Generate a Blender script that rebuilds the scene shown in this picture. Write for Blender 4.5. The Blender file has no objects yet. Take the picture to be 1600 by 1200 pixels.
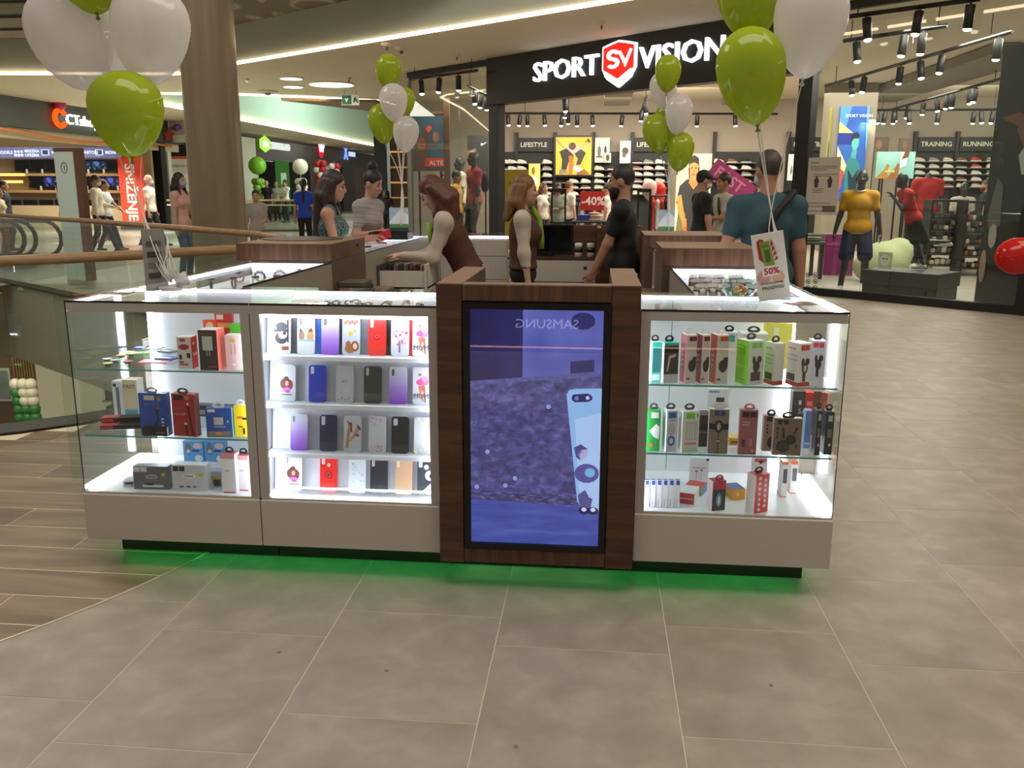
import bpy, bmesh, math, random
import numpy as np
from mathutils import Vector, Matrix, Euler
PI = math.pi
R = random.Random(7)
scene = bpy.context.scene
COL = scene.collection

# ---------------------------------------------------------------- camera
CAM_F, CAM_P, CAM_Y, CAM_R = 1372.138, 0.219294, -0.0942378, 0.00296744
CAM_C = np.array([2.0797, -3.2634, 1.55])
_fw = np.array([math.sin(CAM_Y)*math.cos(CAM_P), math.cos(CAM_Y)*math.cos(CAM_P), -math.sin(CAM_P)])
_r = np.array([math.cos(CAM_Y), -math.sin(CAM_Y), 0.0]); _u = np.cross(_r, _fw)
_r, _u = math.cos(CAM_R)*_r + math.sin(CAM_R)*_u, -math.sin(CAM_R)*_r + math.cos(CAM_R)*_u
cd = bpy.data.cameras.new('camera'); cam = bpy.data.objects.new('camera', cd); COL.objects.link(cam)
cd.sensor_fit = 'HORIZONTAL'; cd.sensor_width = 36.0; cd.lens = 36.0*CAM_F/1600.0
cd.clip_start = 0.05; cd.clip_end = 300
cam.matrix_world = Matrix(((_r[0], _u[0], -_fw[0], CAM_C[0]), (_r[1], _u[1], -_fw[1], CAM_C[1]), (_r[2], _u[2], -_fw[2], CAM_C[2]), (0, 0, 0, 1)))
scene.camera = cam

# ---------------------------------------------------------------- world, big lights, exposure
world = bpy.data.worlds.new('world'); scene.world = world; world.use_nodes = True
bg = world.node_tree.nodes['Background']
bg.inputs['Color'].default_value = (1.0, 0.91, 0.79, 1); bg.inputs['Strength'].default_value = 0.26
scene.view_settings.view_transform = 'Standard'; scene.view_settings.look = 'None'
scene.view_settings.exposure = 0.0; scene.view_settings.gamma = 1.0
scene.view_settings.use_curve_mapping = False
scene.cycles.max_bounces = 6; scene.cycles.diffuse_bounces = 3; scene.cycles.glossy_bounces = 3; scene.cycles.transparent_max_bounces = 28
scene.cycles.sample_clamp_indirect = 6.0
def area_light(name, loc, target, sx, sy, power, col=(1, 0.93, 0.82), spread=PI):
    l = bpy.data.lights.new(name, 'AREA'); l.shape = 'RECTANGLE'; l.size = sx; l.size_y = sy
    l.energy = power; l.color = col; l.spread = spread
    o = bpy.data.objects.new(name, l); COL.objects.link(o); o.location = loc
    o.rotation_euler = (Vector(target)-Vector(loc)).to_track_quat('-Z', 'Y').to_euler()
    return o
area_light('overhead_fill_light', (2.2, -0.9, 7.2), (2.2, -0.9, 0), 6.0, 3.0, 230, (1, 0.92, 0.82))  # unseen overhead fill, added to brighten the floor before the counter
area_light('overhead_fill_light', (7.0, 2.0, 7.5), (7.0, 2.5, 0), 3.5, 5.0, 230, (1, 0.84, 0.64))  # second added overhead fill, warmer, for the floor at the right
area_light('void_fill_light', (-5.5, 4.5, 7.5), (-5.5, 5.0, 0), 4.0, 4.0, 330, (1, 0.92, 0.8))  # unseen fill added to lighten the slab edge around the void
area_light('walkway_ceiling_light', (-9.5, 19.2, 4.05), (-9.5, 19.2, 0), 9.0, 2.5, 620, (1, 0.95, 0.84))
area_light('second_atrium_light', (-6.0, 36, 7.5), (-11, 36, 4.2), 4.0, 24.0, 1700, (0.84, 1.0, 0.9))
area_light('sport_store_light', (6.0, 18.5, 3.75), (6.0, 18.8, 0), 9.0, 6.0, 900, (1, 0.92, 0.78))
area_light('sport_store_light', (2.0, 20.5, 3.75), (2.0, 23.5, 1.2), 6.0, 2.0, 260, (1, 0.92, 0.78))
area_light('sport_store_light', (12.0, 20.5, 3.75), (12.0, 23.5, 1.2), 7.0, 2.0, 260, (1, 0.92, 0.78))
area_light('computer_store_light', (-18.0, 26.0, 3.7), (-20, 26, 0), 3.0, 12.0, 800, (1, 0.95, 0.85))
area_light('shop_window_light', (7.6, 10.9, 3.8), (7.4, 11.1, 0), 3.5, 1.6, 260, (1, 0.93, 0.8))
area_light('shop_window_light', (-1.2, 18.2, 3.8), (-1.0, 18.4, 0), 2.5, 1.5, 110, (1, 0.93, 0.8))
area_light('far_shops_light', (-13.2, 48, 3.9), (-14.5, 48, 1.0), 2.0, 16.0, 420, (1, 0.95, 0.85))
area_light('lower_level_light', (-9.0, 14.0, -1.35), (-9.0, 14.5, -5), 5.0, 5.0, 190, (1, 0.9, 0.72))

# ---------------------------------------------------------------- pixel helpers (1600x1200 frame) -> real points
def _ray(x, y): return _fw*CAM_F + _r*(x-800) + _u*(600-y)
def atZ(x, y, z=0.0):
    d = _ray(x, y); return Vector(CAM_C + d*(z-CAM_C[2])/d[2])
def atY(x, y, Y):
    d = _ray(x, y); return Vector(CAM_C + d*(Y-CAM_C[1])/d[1])
def atX(x, y, X):
    d = _ray(x, y); return Vector(CAM_C + d*(X-CAM_C[0])/d[0])
def atP(x, y, A, B):
    A = np.array(A[:2]); B = np.array(B[:2]); n = np.array([B[1]-A[1], A[0]-B[0]]); d = _ray(x, y)
    return Vector(CAM_C + d*(((A-CAM_C[:2])@n)/(d[:2]@n)))

# ---------------------------------------------------------------- materials
def lin(h):
    if isinstance(h, tuple): return h[:3]
    h = h.lstrip('#'); o = []
    for i in (0, 2, 4):
        c = int(h[i:i+2], 16)/255.0
        o.append(c/12.92 if c <= 0.04045 else ((c+0.055)/1.055)**2.4)
    return tuple(o)
_M = {}
def M(h, rough=0.55, metal=0.0, noise=0.06, scale=30.0, coat=0.0, alpha=1.0, name=None, spec=0.5, trans=0.0):
    """principled material with a fine procedural tone variation"""
    key = (h, rough, metal, noise, scale, coat, alpha, spec, trans)
    if key in _M: return _M[key]
    m = bpy.data.materials.new(name or 'surface'); m.use_nodes = True
    nt = m.node_tree; b = nt.nodes['Principled BSDF']; c = lin(h)
    b.inputs['Roughness'].default_value = rough; b.inputs['Metallic'].default_value = metal
    b.inputs['Specular IOR Level'].default_value = spec
    if coat: b.inputs['Coat Weight'].default_value = coat; b.inputs['Coat Roughness'].default_value = 0.05
    if alpha < 1: b.inputs['Alpha'].default_value = alpha
    if trans: b.inputs['Transmission Weight'].default_value = trans
    if noise:
        tc = nt.nodes.new('ShaderNodeTexCoord'); n = nt.nodes.new('ShaderNodeTexNoise'); n.inputs['Scale'].default_value = scale
        n.inputs['Detail'].default_value = 3
        cr = nt.nodes.new('ShaderNodeMixRGB'); cr.inputs[1].default_value = (*[x*(1-noise) for x in c], 1); cr.inputs[2].default_value = (*[min(1, x*(1+noise)) for x in c], 1)
        nt.links.new(tc.outputs['Object'], n.inputs['Vector']); nt.links.new(n.outputs['Fac'], cr.inputs[0]); nt.links.new(cr.outputs[0], b.inputs['Base Color'])
    else: b.inputs['Base Color'].default_value = (*c, 1)
    _M[key] = m; return m
def EM(h, s, name='light_emitting'):
    key = ('em', h, s)
    if key in _M: return _M[key]
    m = bpy.data.materials.new(name); m.use_nodes = True; nt = m.node_tree; nt.nodes.clear()
    e = nt.nodes.new('ShaderNodeEmission'); o = nt.nodes.new('ShaderNodeOutputMaterial')
    e.inputs[0].default_value = (*lin(h), 1); e.inputs[1].default_value = s
    if name not in ('warm_led', 'case_led', 'case_led_soft', 'case_led_top', 'green_led'): m.cycles.emission_sampling = 'NONE'
    nt.links.new(e.outputs[0], o.inputs[0]); _M[key] = m; return m
def GLASS(tint='#f4fbf8', ior=1.45, name='clear_glass', gl=1.0, ex=5.0):
    key = ('gl', tint, ior, gl, ex)
    if key in _M: return _M[key]
    m = bpy.data.materials.new(name); m.use_nodes = True; nt = m.node_tree; nt.nodes.clear()
    lw = nt.nodes.new('ShaderNodeLayerWeight'); lw.inputs[0].default_value = 0.5; pw = nt.nodes.new('ShaderNodeMath'); pw.operation = 'POWER'; pw.inputs[1].default_value = ex
    fr = nt.nodes.new('ShaderNodeMath'); fr.operation = 'MULTIPLY_ADD'; f0 = ((ior-1)/(ior+1))**2; fr.inputs[1].default_value = 1-f0; fr.inputs[2].default_value = f0
    nt.links.new(lw.outputs['Facing'], pw.inputs[0]); nt.links.new(pw.outputs[0], fr.inputs[0])
    t = nt.nodes.new('ShaderNodeBsdfTransparent'); t.inputs[0].default_value = (*lin(tint), 1)
    g = nt.nodes.new('ShaderNodeBsdfGlossy'); g.inputs['Roughness'].default_value = 0.0; g.inputs[0].default_value = (gl, gl, gl, 1)
    mx = nt.nodes.new('ShaderNodeMixShader'); o = nt.nodes.new('ShaderNodeOutputMaterial')
    nt.links.new(fr.outputs[0], mx.inputs[0]); nt.links.new(t.outputs[0], mx.inputs[1]); nt.links.new(g.outputs[0], mx.inputs[2]); nt.links.new(mx.outputs[0], o.inputs[0])
    _M[key] = m; return m
def ramp_mat(name, stops, tex='wave', scale=(1, 1, 1), rough=0.5, dist=4.0, detail=4.0, wscale=1.0, coat=0.0, axis='X', coord='Object', emit=0.0, bump=0.0, objvar=0.0):
    m = bpy.data.materials.new(name); m.use_nodes = True; nt = m.node_tree; b = nt.nodes['Principled BSDF']
    tc = nt.nodes.new('ShaderNodeTexCoord'); mp = nt.nodes.new('ShaderNodeMapping'); mp.inputs['Scale'].default_value = scale
    nt.links.new(tc.outputs[coord], mp.inputs[0]); vec = mp.outputs[0]
    if objvar:
        oi = nt.nodes.new('ShaderNodeObjectInfo'); vm = nt.nodes.new('ShaderNodeVectorMath'); vm.operation = 'MULTIPLY_ADD'
        cx = nt.nodes.new('ShaderNodeCombineXYZ')
        for i in range(3): nt.links.new(oi.outputs['Random'], cx.inputs[i])
        vm.inputs[1].default_value = (37, 53, 71); nt.links.new(cx.outputs[0], vm.inputs[0]); nt.links.new(vec, vm.inputs[2]); vec = vm.outputs[0]
    if tex == 'wave':
        t = nt.nodes.new('ShaderNodeTexWave'); t.bands_direction = axis; t.inputs['Distortion'].default_value = dist; t.inputs['Detail'].default_value = detail; t.inputs['Scale'].default_value = wscale
    else:
        t = nt.nodes.new('ShaderNodeTexNoise'); t.inputs['Detail'].default_value = detail; t.inputs['Scale'].default_value = wscale; t.inputs['Distortion'].default_value = dist
    nt.links.new(vec, t.inputs['Vector'])
    r = nt.nodes.new('ShaderNodeValToRGB'); els = r.color_ramp.elements
    while len(els) < len(stops): els.new(0.5)
    for e, (p, h) in zip(els, stops): e.position = p; e.color = (*lin(h), 1)
    nt.links.new(t.outputs['Fac'], r.inputs[0]); col = r.outputs[0]
    if objvar:
        mv = nt.nodes.new('ShaderNodeHueSaturation'); ma = nt.nodes.new('ShaderNodeMath'); ma.operation = 'MULTIPLY_ADD'
        ma.inputs[1].default_value = objvar; ma.inputs[2].default_value = 1-objvar/2; nt.links.new(oi.outputs['Random'], ma.inputs[0])
        nt.links.new(ma.outputs[0], mv.inputs['Value']); nt.links.new(col, mv.inputs['Color']); col = mv.outputs[0]
    nt.links.new(col, b.inputs['Base Color']); b.inputs['Roughness'].default_value = rough
    if coat: b.inputs['Coat Weight'].default_value = coat
    if emit: nt.links.new(col, b.inputs['Emission Color']); b.inputs['Emission Strength'].default_value = emit; m.cycles.emission_sampling = 'NONE'
    if bump:
        bp = nt.nodes.new('ShaderNodeBump'); bp.inputs['Strength'].default_value = bump; nt.links.new(t.outputs['Fac'], bp.inputs['Height']); nt.links.new(bp.outputs[0], b.inputs['Normal'])
    return m

# ---------------------------------------------------------------- mesh builder
def TR(loc=(0, 0, 0), rz=0.0, rx=0.0, ry=0.0):
    return Matrix.Translation(Vector(loc)) @ Euler((rx, ry, rz)).to_matrix().to_4x4()
class MB:
    def __init__(s): s.v = []; s.f = []; s.mi = []; s.cur = 0
    def m(s, i): s.cur = i; return s
    def add(s, vs, fs, T=None):
        b = len(s.v)
        for v in vs: s.v.append(tuple(T @ Vector(v)) if T is not None else tuple(v))
        for f in fs: s.f.append([b+i for i in f]); s.mi.append(s.cur)
        return s
    def box(s, lo, hi, T=None):
        x0, y0, z0 = lo; x1, y1, z1 = hi
        return s.add([(x0,y0,z0),(x1,y0,z0),(x1,y1,z0),(x0,y1,z0),(x0,y0,z1),(x1,y0,z1),(x1,y1,z1),(x0,y1,z1)],
                     [(0,3,2,1),(4,5,6,7),(0,1,5,4),(1,2,6,5),(2,3,7,6),(3,0,4,7)], T)
    def cbox(s, c, d, T=None):
        return s.box([c[i]-d[i]/2 for i in range(3)], [c[i]+d[i]/2 for i in range(3)], T)
    def bbox(s, lo, hi, b=0.004, T=None):
        """box with chamfered vertical and horizontal edges"""
        x0,y0,z0 = lo; x1,y1,z1 = hi; vs = []; fs = []
        b = min(b, (x1-x0)*.45, (y1-y0)*.45, (z1-z0)*.45)
        for z, i in ((z0, b), (z0+b, 0), (z1-b, 0), (z1, b)):
            vs += [(x0+i+(b if not i else 0), y0+i, z), (x1-i-(b if not i else 0), y0+i, z), (x1-i, y0+i+(b if not i else 0), z), (x1-i, y1-i-(b if not i else 0), z),
                   (x1-i-(b if not i else 0), y1-i, z), (x0+i+(b if not i else 0), y1-i, z), (x0+i, y1-i-(b if not i else 0), z), (x0+i, y0+i+(b if not i else 0), z)]
        for k in range(3):
            for j in range(8): fs.append((k*8+j, k*8+(j+1)%8, k*8+8+(j+1)%8, k*8+8+j))
        fs.append(tuple(range(7, -1, -1))); fs.append(tuple(range(24, 32)))
        return s.add(vs, fs, T)
    def prism(s, poly, z0, z1, T=None):
        n = len(poly); vs = [(x, y, z0) for x, y in poly]+[(x, y, z1) for x, y in poly]
        fs = [tuple(range(n-1, -1, -1)), tuple(range(n, 2*n))]+[(i, (i+1) % n, n+(i+1) % n, n+i) for i in range(n)]
        return s.add(vs, fs, T)
    def card(s, poly, t=0.0006, T=None, y=0.0):
        """thin print: polygon in x,z facing -y, thickness t"""
        n = len(poly); vs = [(x, y, z) for x, z in poly]+[(x, y-t, z) for x, z in poly]
        return s.add(vs, [tuple(range(n, 2*n))]+[(i, (i+1) % n, n+(i+1) % n, n+i) for i in range(n)], T)
    def lathe(s, prof, n=24, T=None, caps=True):
        vs = []; fs = []
        for r_, z in prof:
            for i in range(n): a = 2*PI*i/n; vs.append((r_*math.cos(a), r_*math.sin(a), z))
        for k in range(len(prof)-1):
            for i in range(n): j = (i+1) % n; fs.append((k*n+i, k*n+j, k*n+n+j, k*n+n+i))
        if caps: fs.append(tuple(range(n-1, -1, -1))); fs.append(tuple(range((len(prof)-1)*n, len(prof)*n)))
        return s.add(vs, fs, T)
    def tube(s, pts, r, n=8, T=None, closed=False):
        pts = [Vector(p) for p in pts]; N = len(pts); rs = r if isinstance(r, (list, tuple)) else [r]*N
        vs = []; fs = []; up = None
        for i, p in enumerate(pts):
            if closed: d = (pts[(i+1) % N]-pts[i-1])
            else: d = pts[min(i+1, N-1)]-pts[max(i-1, 0)]
            d.normalize()
            if up is None: up = Vector((0, 0, 1)) if abs(d.z) < 0.9 else Vector((1, 0, 0))
            a = up-d*up.dot(d)
            if a.length < 1e-5: a = d.orthogonal()
            a.normalize(); up = a; b = d.cross(a)
            for k in range(n): t = 2*PI*k/n; vs.append(tuple(p+rs[i]*(math.cos(t)*a+math.sin(t)*b)))
        for i in range(N if closed else N-1):
            j = (i+1) % N
            for k in range(n): l = (k+1) % n; fs.append((i*n+k, i*n+l, j*n+l, j*n+k))
        if not closed: fs.append(tuple(range(n-1, -1, -1))); fs.append(tuple((N-1)*n+k for k in range(n)))
        return s.add(vs, fs, T)
    def ball(s, c, r, nu=16, nv=10, T=None):
        rx, ry, rz = r if isinstance(r, (tuple, list)) else (r, r, r)
        vs = [(c[0], c[1], c[2]-rz)]; fs = []
        for j in range(1, nv):
            t = PI*j/nv
            for i in range(nu): a = 2*PI*i/nu; vs.append((c[0]+rx*math.sin(t)*math.cos(a), c[1]+ry*math.sin(t)*math.sin(a), c[2]-rz*math.cos(t)))
        vs.append((c[0], c[1], c[2]+rz))
        for i in range(nu): fs.append((0, 1+(i+1) % nu, 1+i)); fs.append((len(vs)-1, len(vs)-1-nu+i, len(vs)-1-nu+(i+1) % nu))
        for j in range(nv-2):
            for i in range(nu): k = (i+1) % nu; fs.append((1+j*nu+i, 1+j*nu+k, 1+j*nu+nu+k, 1+j*nu+nu+i))
        return s.add(vs, fs, T)
    def mesh(s, name, mats, smooth=False):
        me = bpy.data.meshes.new(name); me.from_pydata(s.v, [], s.f)
        for m_ in (mats if isinstance(mats, (list, tuple)) else [mats]): me.materials.append(m_)
        if any(s.mi): me.polygons.foreach_set('material_index', s.mi)
        if smooth: me.polygons.foreach_set('use_smooth', [True]*len(me.polygons))
        me.update(); return me
    def build(s, name, mats, parent=None, smooth=False, T=None):
        return put(name, s.mesh(name, mats, smooth), parent, T)
def put(name, me, parent=None, T=None):
    o = bpy.data.objects.new(name, me); COL.objects.link(o)
    if parent is not None: o.parent = parent
    if T is not None: o.matrix_local = T
    return o
def tag(o, label=None, cat=None, group=None, kind=None):
    if label: o['label'] = label
    if cat: o['category'] = cat
    if group: o['group'] = group
    if kind: o['kind'] = kind
    return o
def thing(name, label, cat, loc=(0, 0, 0), rz=0.0, group=None):
    o = bpy.data.objects.new(name, None); o.empty_display_size = 0.1; COL.objects.link(o)
    o.location = loc; o.rotation_euler = (0, 0, rz); return tag(o, label, cat, group)
def S(name, mb, mat, smooth=False):
    o = mb.build(name, mat, None, smooth); o['kind'] = 'structure'; return o
def words(txt, size, mat, parent, T, name='lettering', ext=0.001, bold=0.0, align='LEFT', shear=0.0, sx=1.0):
    """text standing in the local x,z plane, facing -y"""
    cu = bpy.data.curves.new('t', 'FONT'); cu.body = txt; cu.size = size; cu.extrude = ext; cu.offset = bold; cu.align_x = align; cu.shear = shear
    cu.resolution_u = 2; cu.fill_mode = 'BOTH'
    t = bpy.data.objects.new('t', cu); COL.objects.link(t)
    me = bpy.data.meshes.new_from_object(t, depsgraph=bpy.context.evaluated_depsgraph_get()) if False else None
    bpy.context.view_layer.update(); dg = bpy.context.evaluated_depsgraph_get()
    me = bpy.data.meshes.new_from_object(t.evaluated_get(dg)); bpy.data.objects.remove(t); bpy.data.curves.remove(cu)
    me.transform(Matrix.Diagonal((sx, 1, 1, 1))); me.transform(Matrix.Rotation(PI/2, 4, 'X')); me.materials.clear(); me.materials.append(mat); me.name = name
    return put(name, me, parent, T)
def circ(cx, cz, r, n=14, rz=None):
    rz = rz or r
    return [(cx+r*math.cos(2*PI*i/n), cz+rz*math.sin(2*PI*i/n)) for i in range(n)]
def rrect(x0, z0, x1, z1, r, n=3):
    o = []
    for cx, cz, a in ((x1-r, z1-r, 0), (x0+r, z1-r, PI/2), (x0+r, z0+r, PI), (x1-r, z0+r, 1.5*PI)):
        for i in range(n+1): t = a+PI/2*i/n; o.append((cx+r*math.cos(t), cz+r*math.sin(t)))
    return o
def rect(x0, z0, x1, z1): return [(x0, z0), (x1, z0), (x1, z1), (x0, z1)]

# ---------------------------------------------------------------- smooth blended surfaces (bodies, garments, hair)
def blend_mesh(prims, cell=0.012, k=0.03, cuts=()):
    """prims: ('c',a,b,ra,rb) tapered capsule | ('e',centre,radii[,3x3 axes]); returns verts, quads of the blended surface"""
    lo = np.full(3, 1e9); hi = np.full(3, -1e9); bb = []
    for p in prims:
        if p[0] == 'c':
            a, b, ra, rb = np.array(p[1], float), np.array(p[2], float), p[3], p[4]
            l = np.minimum(a-ra, b-rb); h = np.maximum(a+ra, b+rb)
        else:
            rr = max(p[2]); c = np.array(p[1], float); l = c-rr; h = c+rr
        bb.append((l, h)); lo = np.minimum(lo, l); hi = np.maximum(hi, h)
    pad = 3*cell; lo = lo-pad; hi = hi+pad
    n = np.ceil((hi-lo)/cell).astype(int)+1
    D = np.full(n, 0.3, np.float32)
    ax = [lo[i]+cell*np.arange(n[i]) for i in range(3)]
    for p, (l, h) in zip(prims, bb):
        m_ = k+2*cell
        i0 = np.clip(np.floor((l-m_-lo)/cell).astype(int), 0, n-1); i1 = np.clip(np.ceil((h+m_-lo)/cell).astype(int)+1, 1, n)
        sl = tuple(slice(i0[i], i1[i]) for i in range(3))
        X = ax[0][sl[0]][:, None, None]; Y = ax[1][sl[1]][None, :, None]; Z = ax[2][sl[2]][None, None, :]
        if p[0] == 'c':
            a, b, ra, rb = np.array(p[1], float), np.array(p[2], float), p[3], p[4]
            ab = b-a; L = max(ab@ab, 1e-9)
            t = np.clip(((X-a[0])*ab[0]+(Y-a[1])*ab[1]+(Z-a[2])*ab[2])/L, 0, 1)
            d = np.sqrt((X-a[0]-t*ab[0])**2+(Y-a[1]-t*ab[1])**2+(Z-a[2]-t*ab[2])**2)-(ra+(rb-ra)*t)
        else:
            c = p[1]; rr = p[2]; x, y, z = X-c[0], Y-c[1], Z-c[2]
            if len(p) > 3:
                A = np.array(p[3]); x, y, z = A[0][0]*x+A[0][1]*y+A[0][2]*z, A[1][0]*x+A[1][1]*y+A[1][2]*z, A[2][0]*x+A[2][1]*y+A[2][2]*z
            k0 = np.sqrt((x/rr[0])**2+(y/rr[1])**2+(z/rr[2])**2); k1 = np.sqrt((x/rr[0]**2)**2+(y/rr[1]**2)**2+(z/rr[2]**2)**2)
            d = k0*(k0-1)/np.maximum(k1, 1e-6)
        o = D[sl]; hh = np.maximum(k-np.abs(o-d), 0)/k
        D[sl] = np.minimum(o, d)-hh*hh*k*0.25
    if cuts:
        X = ax[0][:, None, None]; Y = ax[1][None, :, None]; Z = ax[2][None, None, :]
        for q, nn in cuts: D = np.maximum(D, (X-q[0])*nn[0]+(Y-q[1])*nn[1]+(Z-q[2])*nn[2])
    ins = D < 0
    c8 = [ins[i:n[0]-1+i, j:n[1]-1+j, q:n[2]-1+q] for i in (0, 1) for j in (0, 1) for q in (0, 1)]
    cnt = sum(c.astype(np.int8) for c in c8); act = (cnt > 0) & (cnt < 8)
    idx = np.argwhere(act)
    if len(idx) == 0: return [], []
    vid = np.full(act.shape, -1, np.int32); vid[act] = np.arange(len(idx))
    acc = np.zeros((len(idx), 3)); w = np.zeros(len(idx))
    cs = [(i, j, q) for i in (0, 1) for j in (0, 1) for q in (0, 1)]
    val = {c: D[idx[:, 0]+c[0], idx[:, 1]+c[1], idx[:, 2]+c[2]] for c in cs}
    for c in cs:
        for a_ in range(3):
            if c[a_]: continue
            e = list(c); e[a_] = 1; e = tuple(e); v0, v1 = val[c], val[e]; cr = (v0 < 0) != (v1 < 0)
            t = np.where(cr, v0/np.where(cr, v0-v1, 1), 0)
            pt = np.tile(np.array(c, float), (len(idx), 1)); pt[:, a_] += t; acc[cr] += pt[cr]; w[cr] += 1
    V = lo+cell*(idx+acc/w[:, None])
    F = []
    for a_ in range(3):
        b_, c_ = (a_+1) % 3, (a_+2) % 3
        s0 = [slice(None)]*3; s1 = [slice(None)]*3; s0[a_] = slice(0, -1); s1[a_] = slice(1, None)
        A = ins[tuple(s0)]; B = ins[tuple(s1)]; e = np.argwhere(A != B)
        e = e[(e[:, b_] > 0) & (e[:, c_] > 0) & (e[:, b_] < n[b_]-1) & (e[:, c_] < n[c_]-1)]
        inside = A[e[:, 0], e[:, 1], e[:, 2]]
        def vv(db, dc):
            q = e.copy(); q[:, b_] -= db; q[:, c_] -= dc; return vid[q[:, 0], q[:, 1], q[:, 2]]
        Q = np.stack([vv(1, 1), vv(0, 1), vv(0, 0), vv(1, 0)], 1)
        Q[~inside] = Q[~inside][:, ::-1]; F.append(Q)
    return V, np.concatenate(F)
def blend_obj(name, prims, mat, parent, cell=0.012, k=0.03, cuts=(), extra=()):
    vs, fs = [], []; 
    for pr, ce, kk in [(prims, cell, k)]+list(extra):
        V, F = blend_mesh(pr, ce, kk, cuts if pr is prims else ())
        if len(V): fs.append(np.array(F)+sum(len(x) for x in vs)); vs.append(V)
    V = np.concatenate(vs); F = np.concatenate(fs)
    me = bpy.data.meshes.new(name); me.vertices.add(len(V)); me.vertices.foreach_set('co', V.astype(np.float32).ravel())
    me.loops.add(len(F)*4); me.loops.foreach_set('vertex_index', F.astype(np.int32).ravel())
    me.polygons.add(len(F)); me.polygons.foreach_set('loop_start', np.arange(0, len(F)*4, 4, dtype=np.int32))
    me.update(calc_edges=True); me.validate(); me.polygons.foreach_set('use_smooth', [True]*len(me.polygons))
    me.materials.append(mat); return put(name, me, parent)
# ================================================================ the setting
def tile_mat():
    return ramp_mat('stone_tile', [(0.25, '#8a8074'), (0.5, '#978c7f'), (0.62, '#9f9486'), (0.85, '#b0a595')], tex='noise', wscale=6.5, detail=14, dist=0.3, rough=0.42, objvar=0.11, scale=(1, 1, 1))
def plank_mat():
    return ramp_mat('oak_plank_tile', [(0.2, '#5f4e3d'), (0.42, '#7d6952'), (0.6, '#8e7961'), (0.85, '#a08b70')], tex='noise', wscale=1.3, detail=6, dist=1.0, rough=0.4, objvar=0.18, scale=(.8, 6, 1))
M_TILE = tile_mat(); M_PLANK = plank_mat()
M_GROUT = M('#cabda6', 0.8, name='grout'); M_GROUT_D = M('#8d8377', 0.8, name='grout_grey')
VOID = [(-9, -2.2), (-5, 0.0), (-3.0, 0.95), (-1.6, 1.89), (-1.33, 2.13), (-1.07, 2.445), (-0.82, 2.78), (-0.6, 3.09), (-0.46, 3.55), (-0.5, 4.1), (-0.72, 4.52),
        (-1.27, 5.24), (-3.0, 6.75), (-4.6, 8.1), (-6.6, 9.65), (-9.2, 11.6)]
def poly_with_hole(outer, hole, z):
    bm = bmesh.new()
    def loop(p):
        vs = [bm.verts.new((x, y, z)) for x, y in p]; return [bm.edges.new((vs[i], vs[(i+1) % len(vs)])) for i in range(len(vs))]
    e = loop(outer)+loop(hole); bmesh.ops.triangle_fill(bm, use_beauty=True, edges=e)
    mb = MB(); bm.verts.index_update(); mb.v = [tuple(v.co) for v in bm.verts]; mb.f = [[v.index for v in f.verts] for f in bm.faces]; mb.mi = [0]*len(mb.f)
    bm.free(); return mb
floor = S('floor', poly_with_hole([(-30, -6), (16, -6), (16, 66), (-30, 66)], VOID, -0.0012), M_GROUT)
def in_void(x, y):
    c = False; n = len(VOID)
    for i in range(n):
        (x1, y1), (x2, y2) = VOID[i], VOID[(i+1) % n]
        if (y1 > y) != (y2 > y) and x < (x2-x1)*(y-y1)/(y2-y1)+x1: c = not c
    return c
def curve_x(y):
    if y > 1.01: return 0.56
    return -2.34+math.sqrt(max(0, 2.9**2-(y-1.01)**2)) if y > -1.88 else -9
# stone tiles, one object each near the camera
_tm = MB().bbox((-0.2982, -0.3307, -0.02), (0.2982, 0.3307, 0), 0.0008).mesh('tile', M_TILE)
cands = []
for c in range(-14, 22):
    x0 = 0.5617+0.6*(c); off = -0.5 if c % 2 == 0 else -0.297
    for k in range(-4, 36):
        y0 = off+0.665*k; cx, cy = x0+0.3, y0+0.3325
        if cx-0.3 < curve_x(min(max(cy, -1.8), 4))-0.9 and cy < 6: continue
        if in_void(cx, cy) or in_void(cx-.3, cy) or in_void(cx+.3, cy+.3) or in_void(cx-.3, cy+.3) or in_void(cx-.3, cy-.3): continue
        d = math.hypot(cx-CAM_C[0], cy-CAM_C[1]); cands.append((d, cx, cy))
cands.sort(); far = MB()
vis = 0
for d, cx, cy in cands:
    p = np.array([cx, cy, 0])-CAM_C; zc = p@_fw; px = 800+CAM_F*(p@_r)/zc if zc > 0.1 else -9e9
    inview = zc > 0.1 and -150 < px < 1750
    if inview and vis < 300: put('tile', _tm, floor, TR((cx, cy, 0))); vis += 1
    elif (zc > .1 and -900 < px < 2900) or d < 5: far.box((cx-.2985, cy-.331, -.02), (cx+.2985, cy+.331, 0))
o = far.build('tile_field', M_TILE, floor); o['kind'] = 'stuff'
# far walkway floor: pale polished stone
S('floor', MB().box((-30, 8.6, -0.003), (-7.4, 64, 0.004)), ramp_mat('walkway_stone', [(0.3, '#8b8676'), (0.7, '#a39d8c')], tex='noise', wscale=0.6, detail=5, dist=0.2, rough=0.25))
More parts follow.
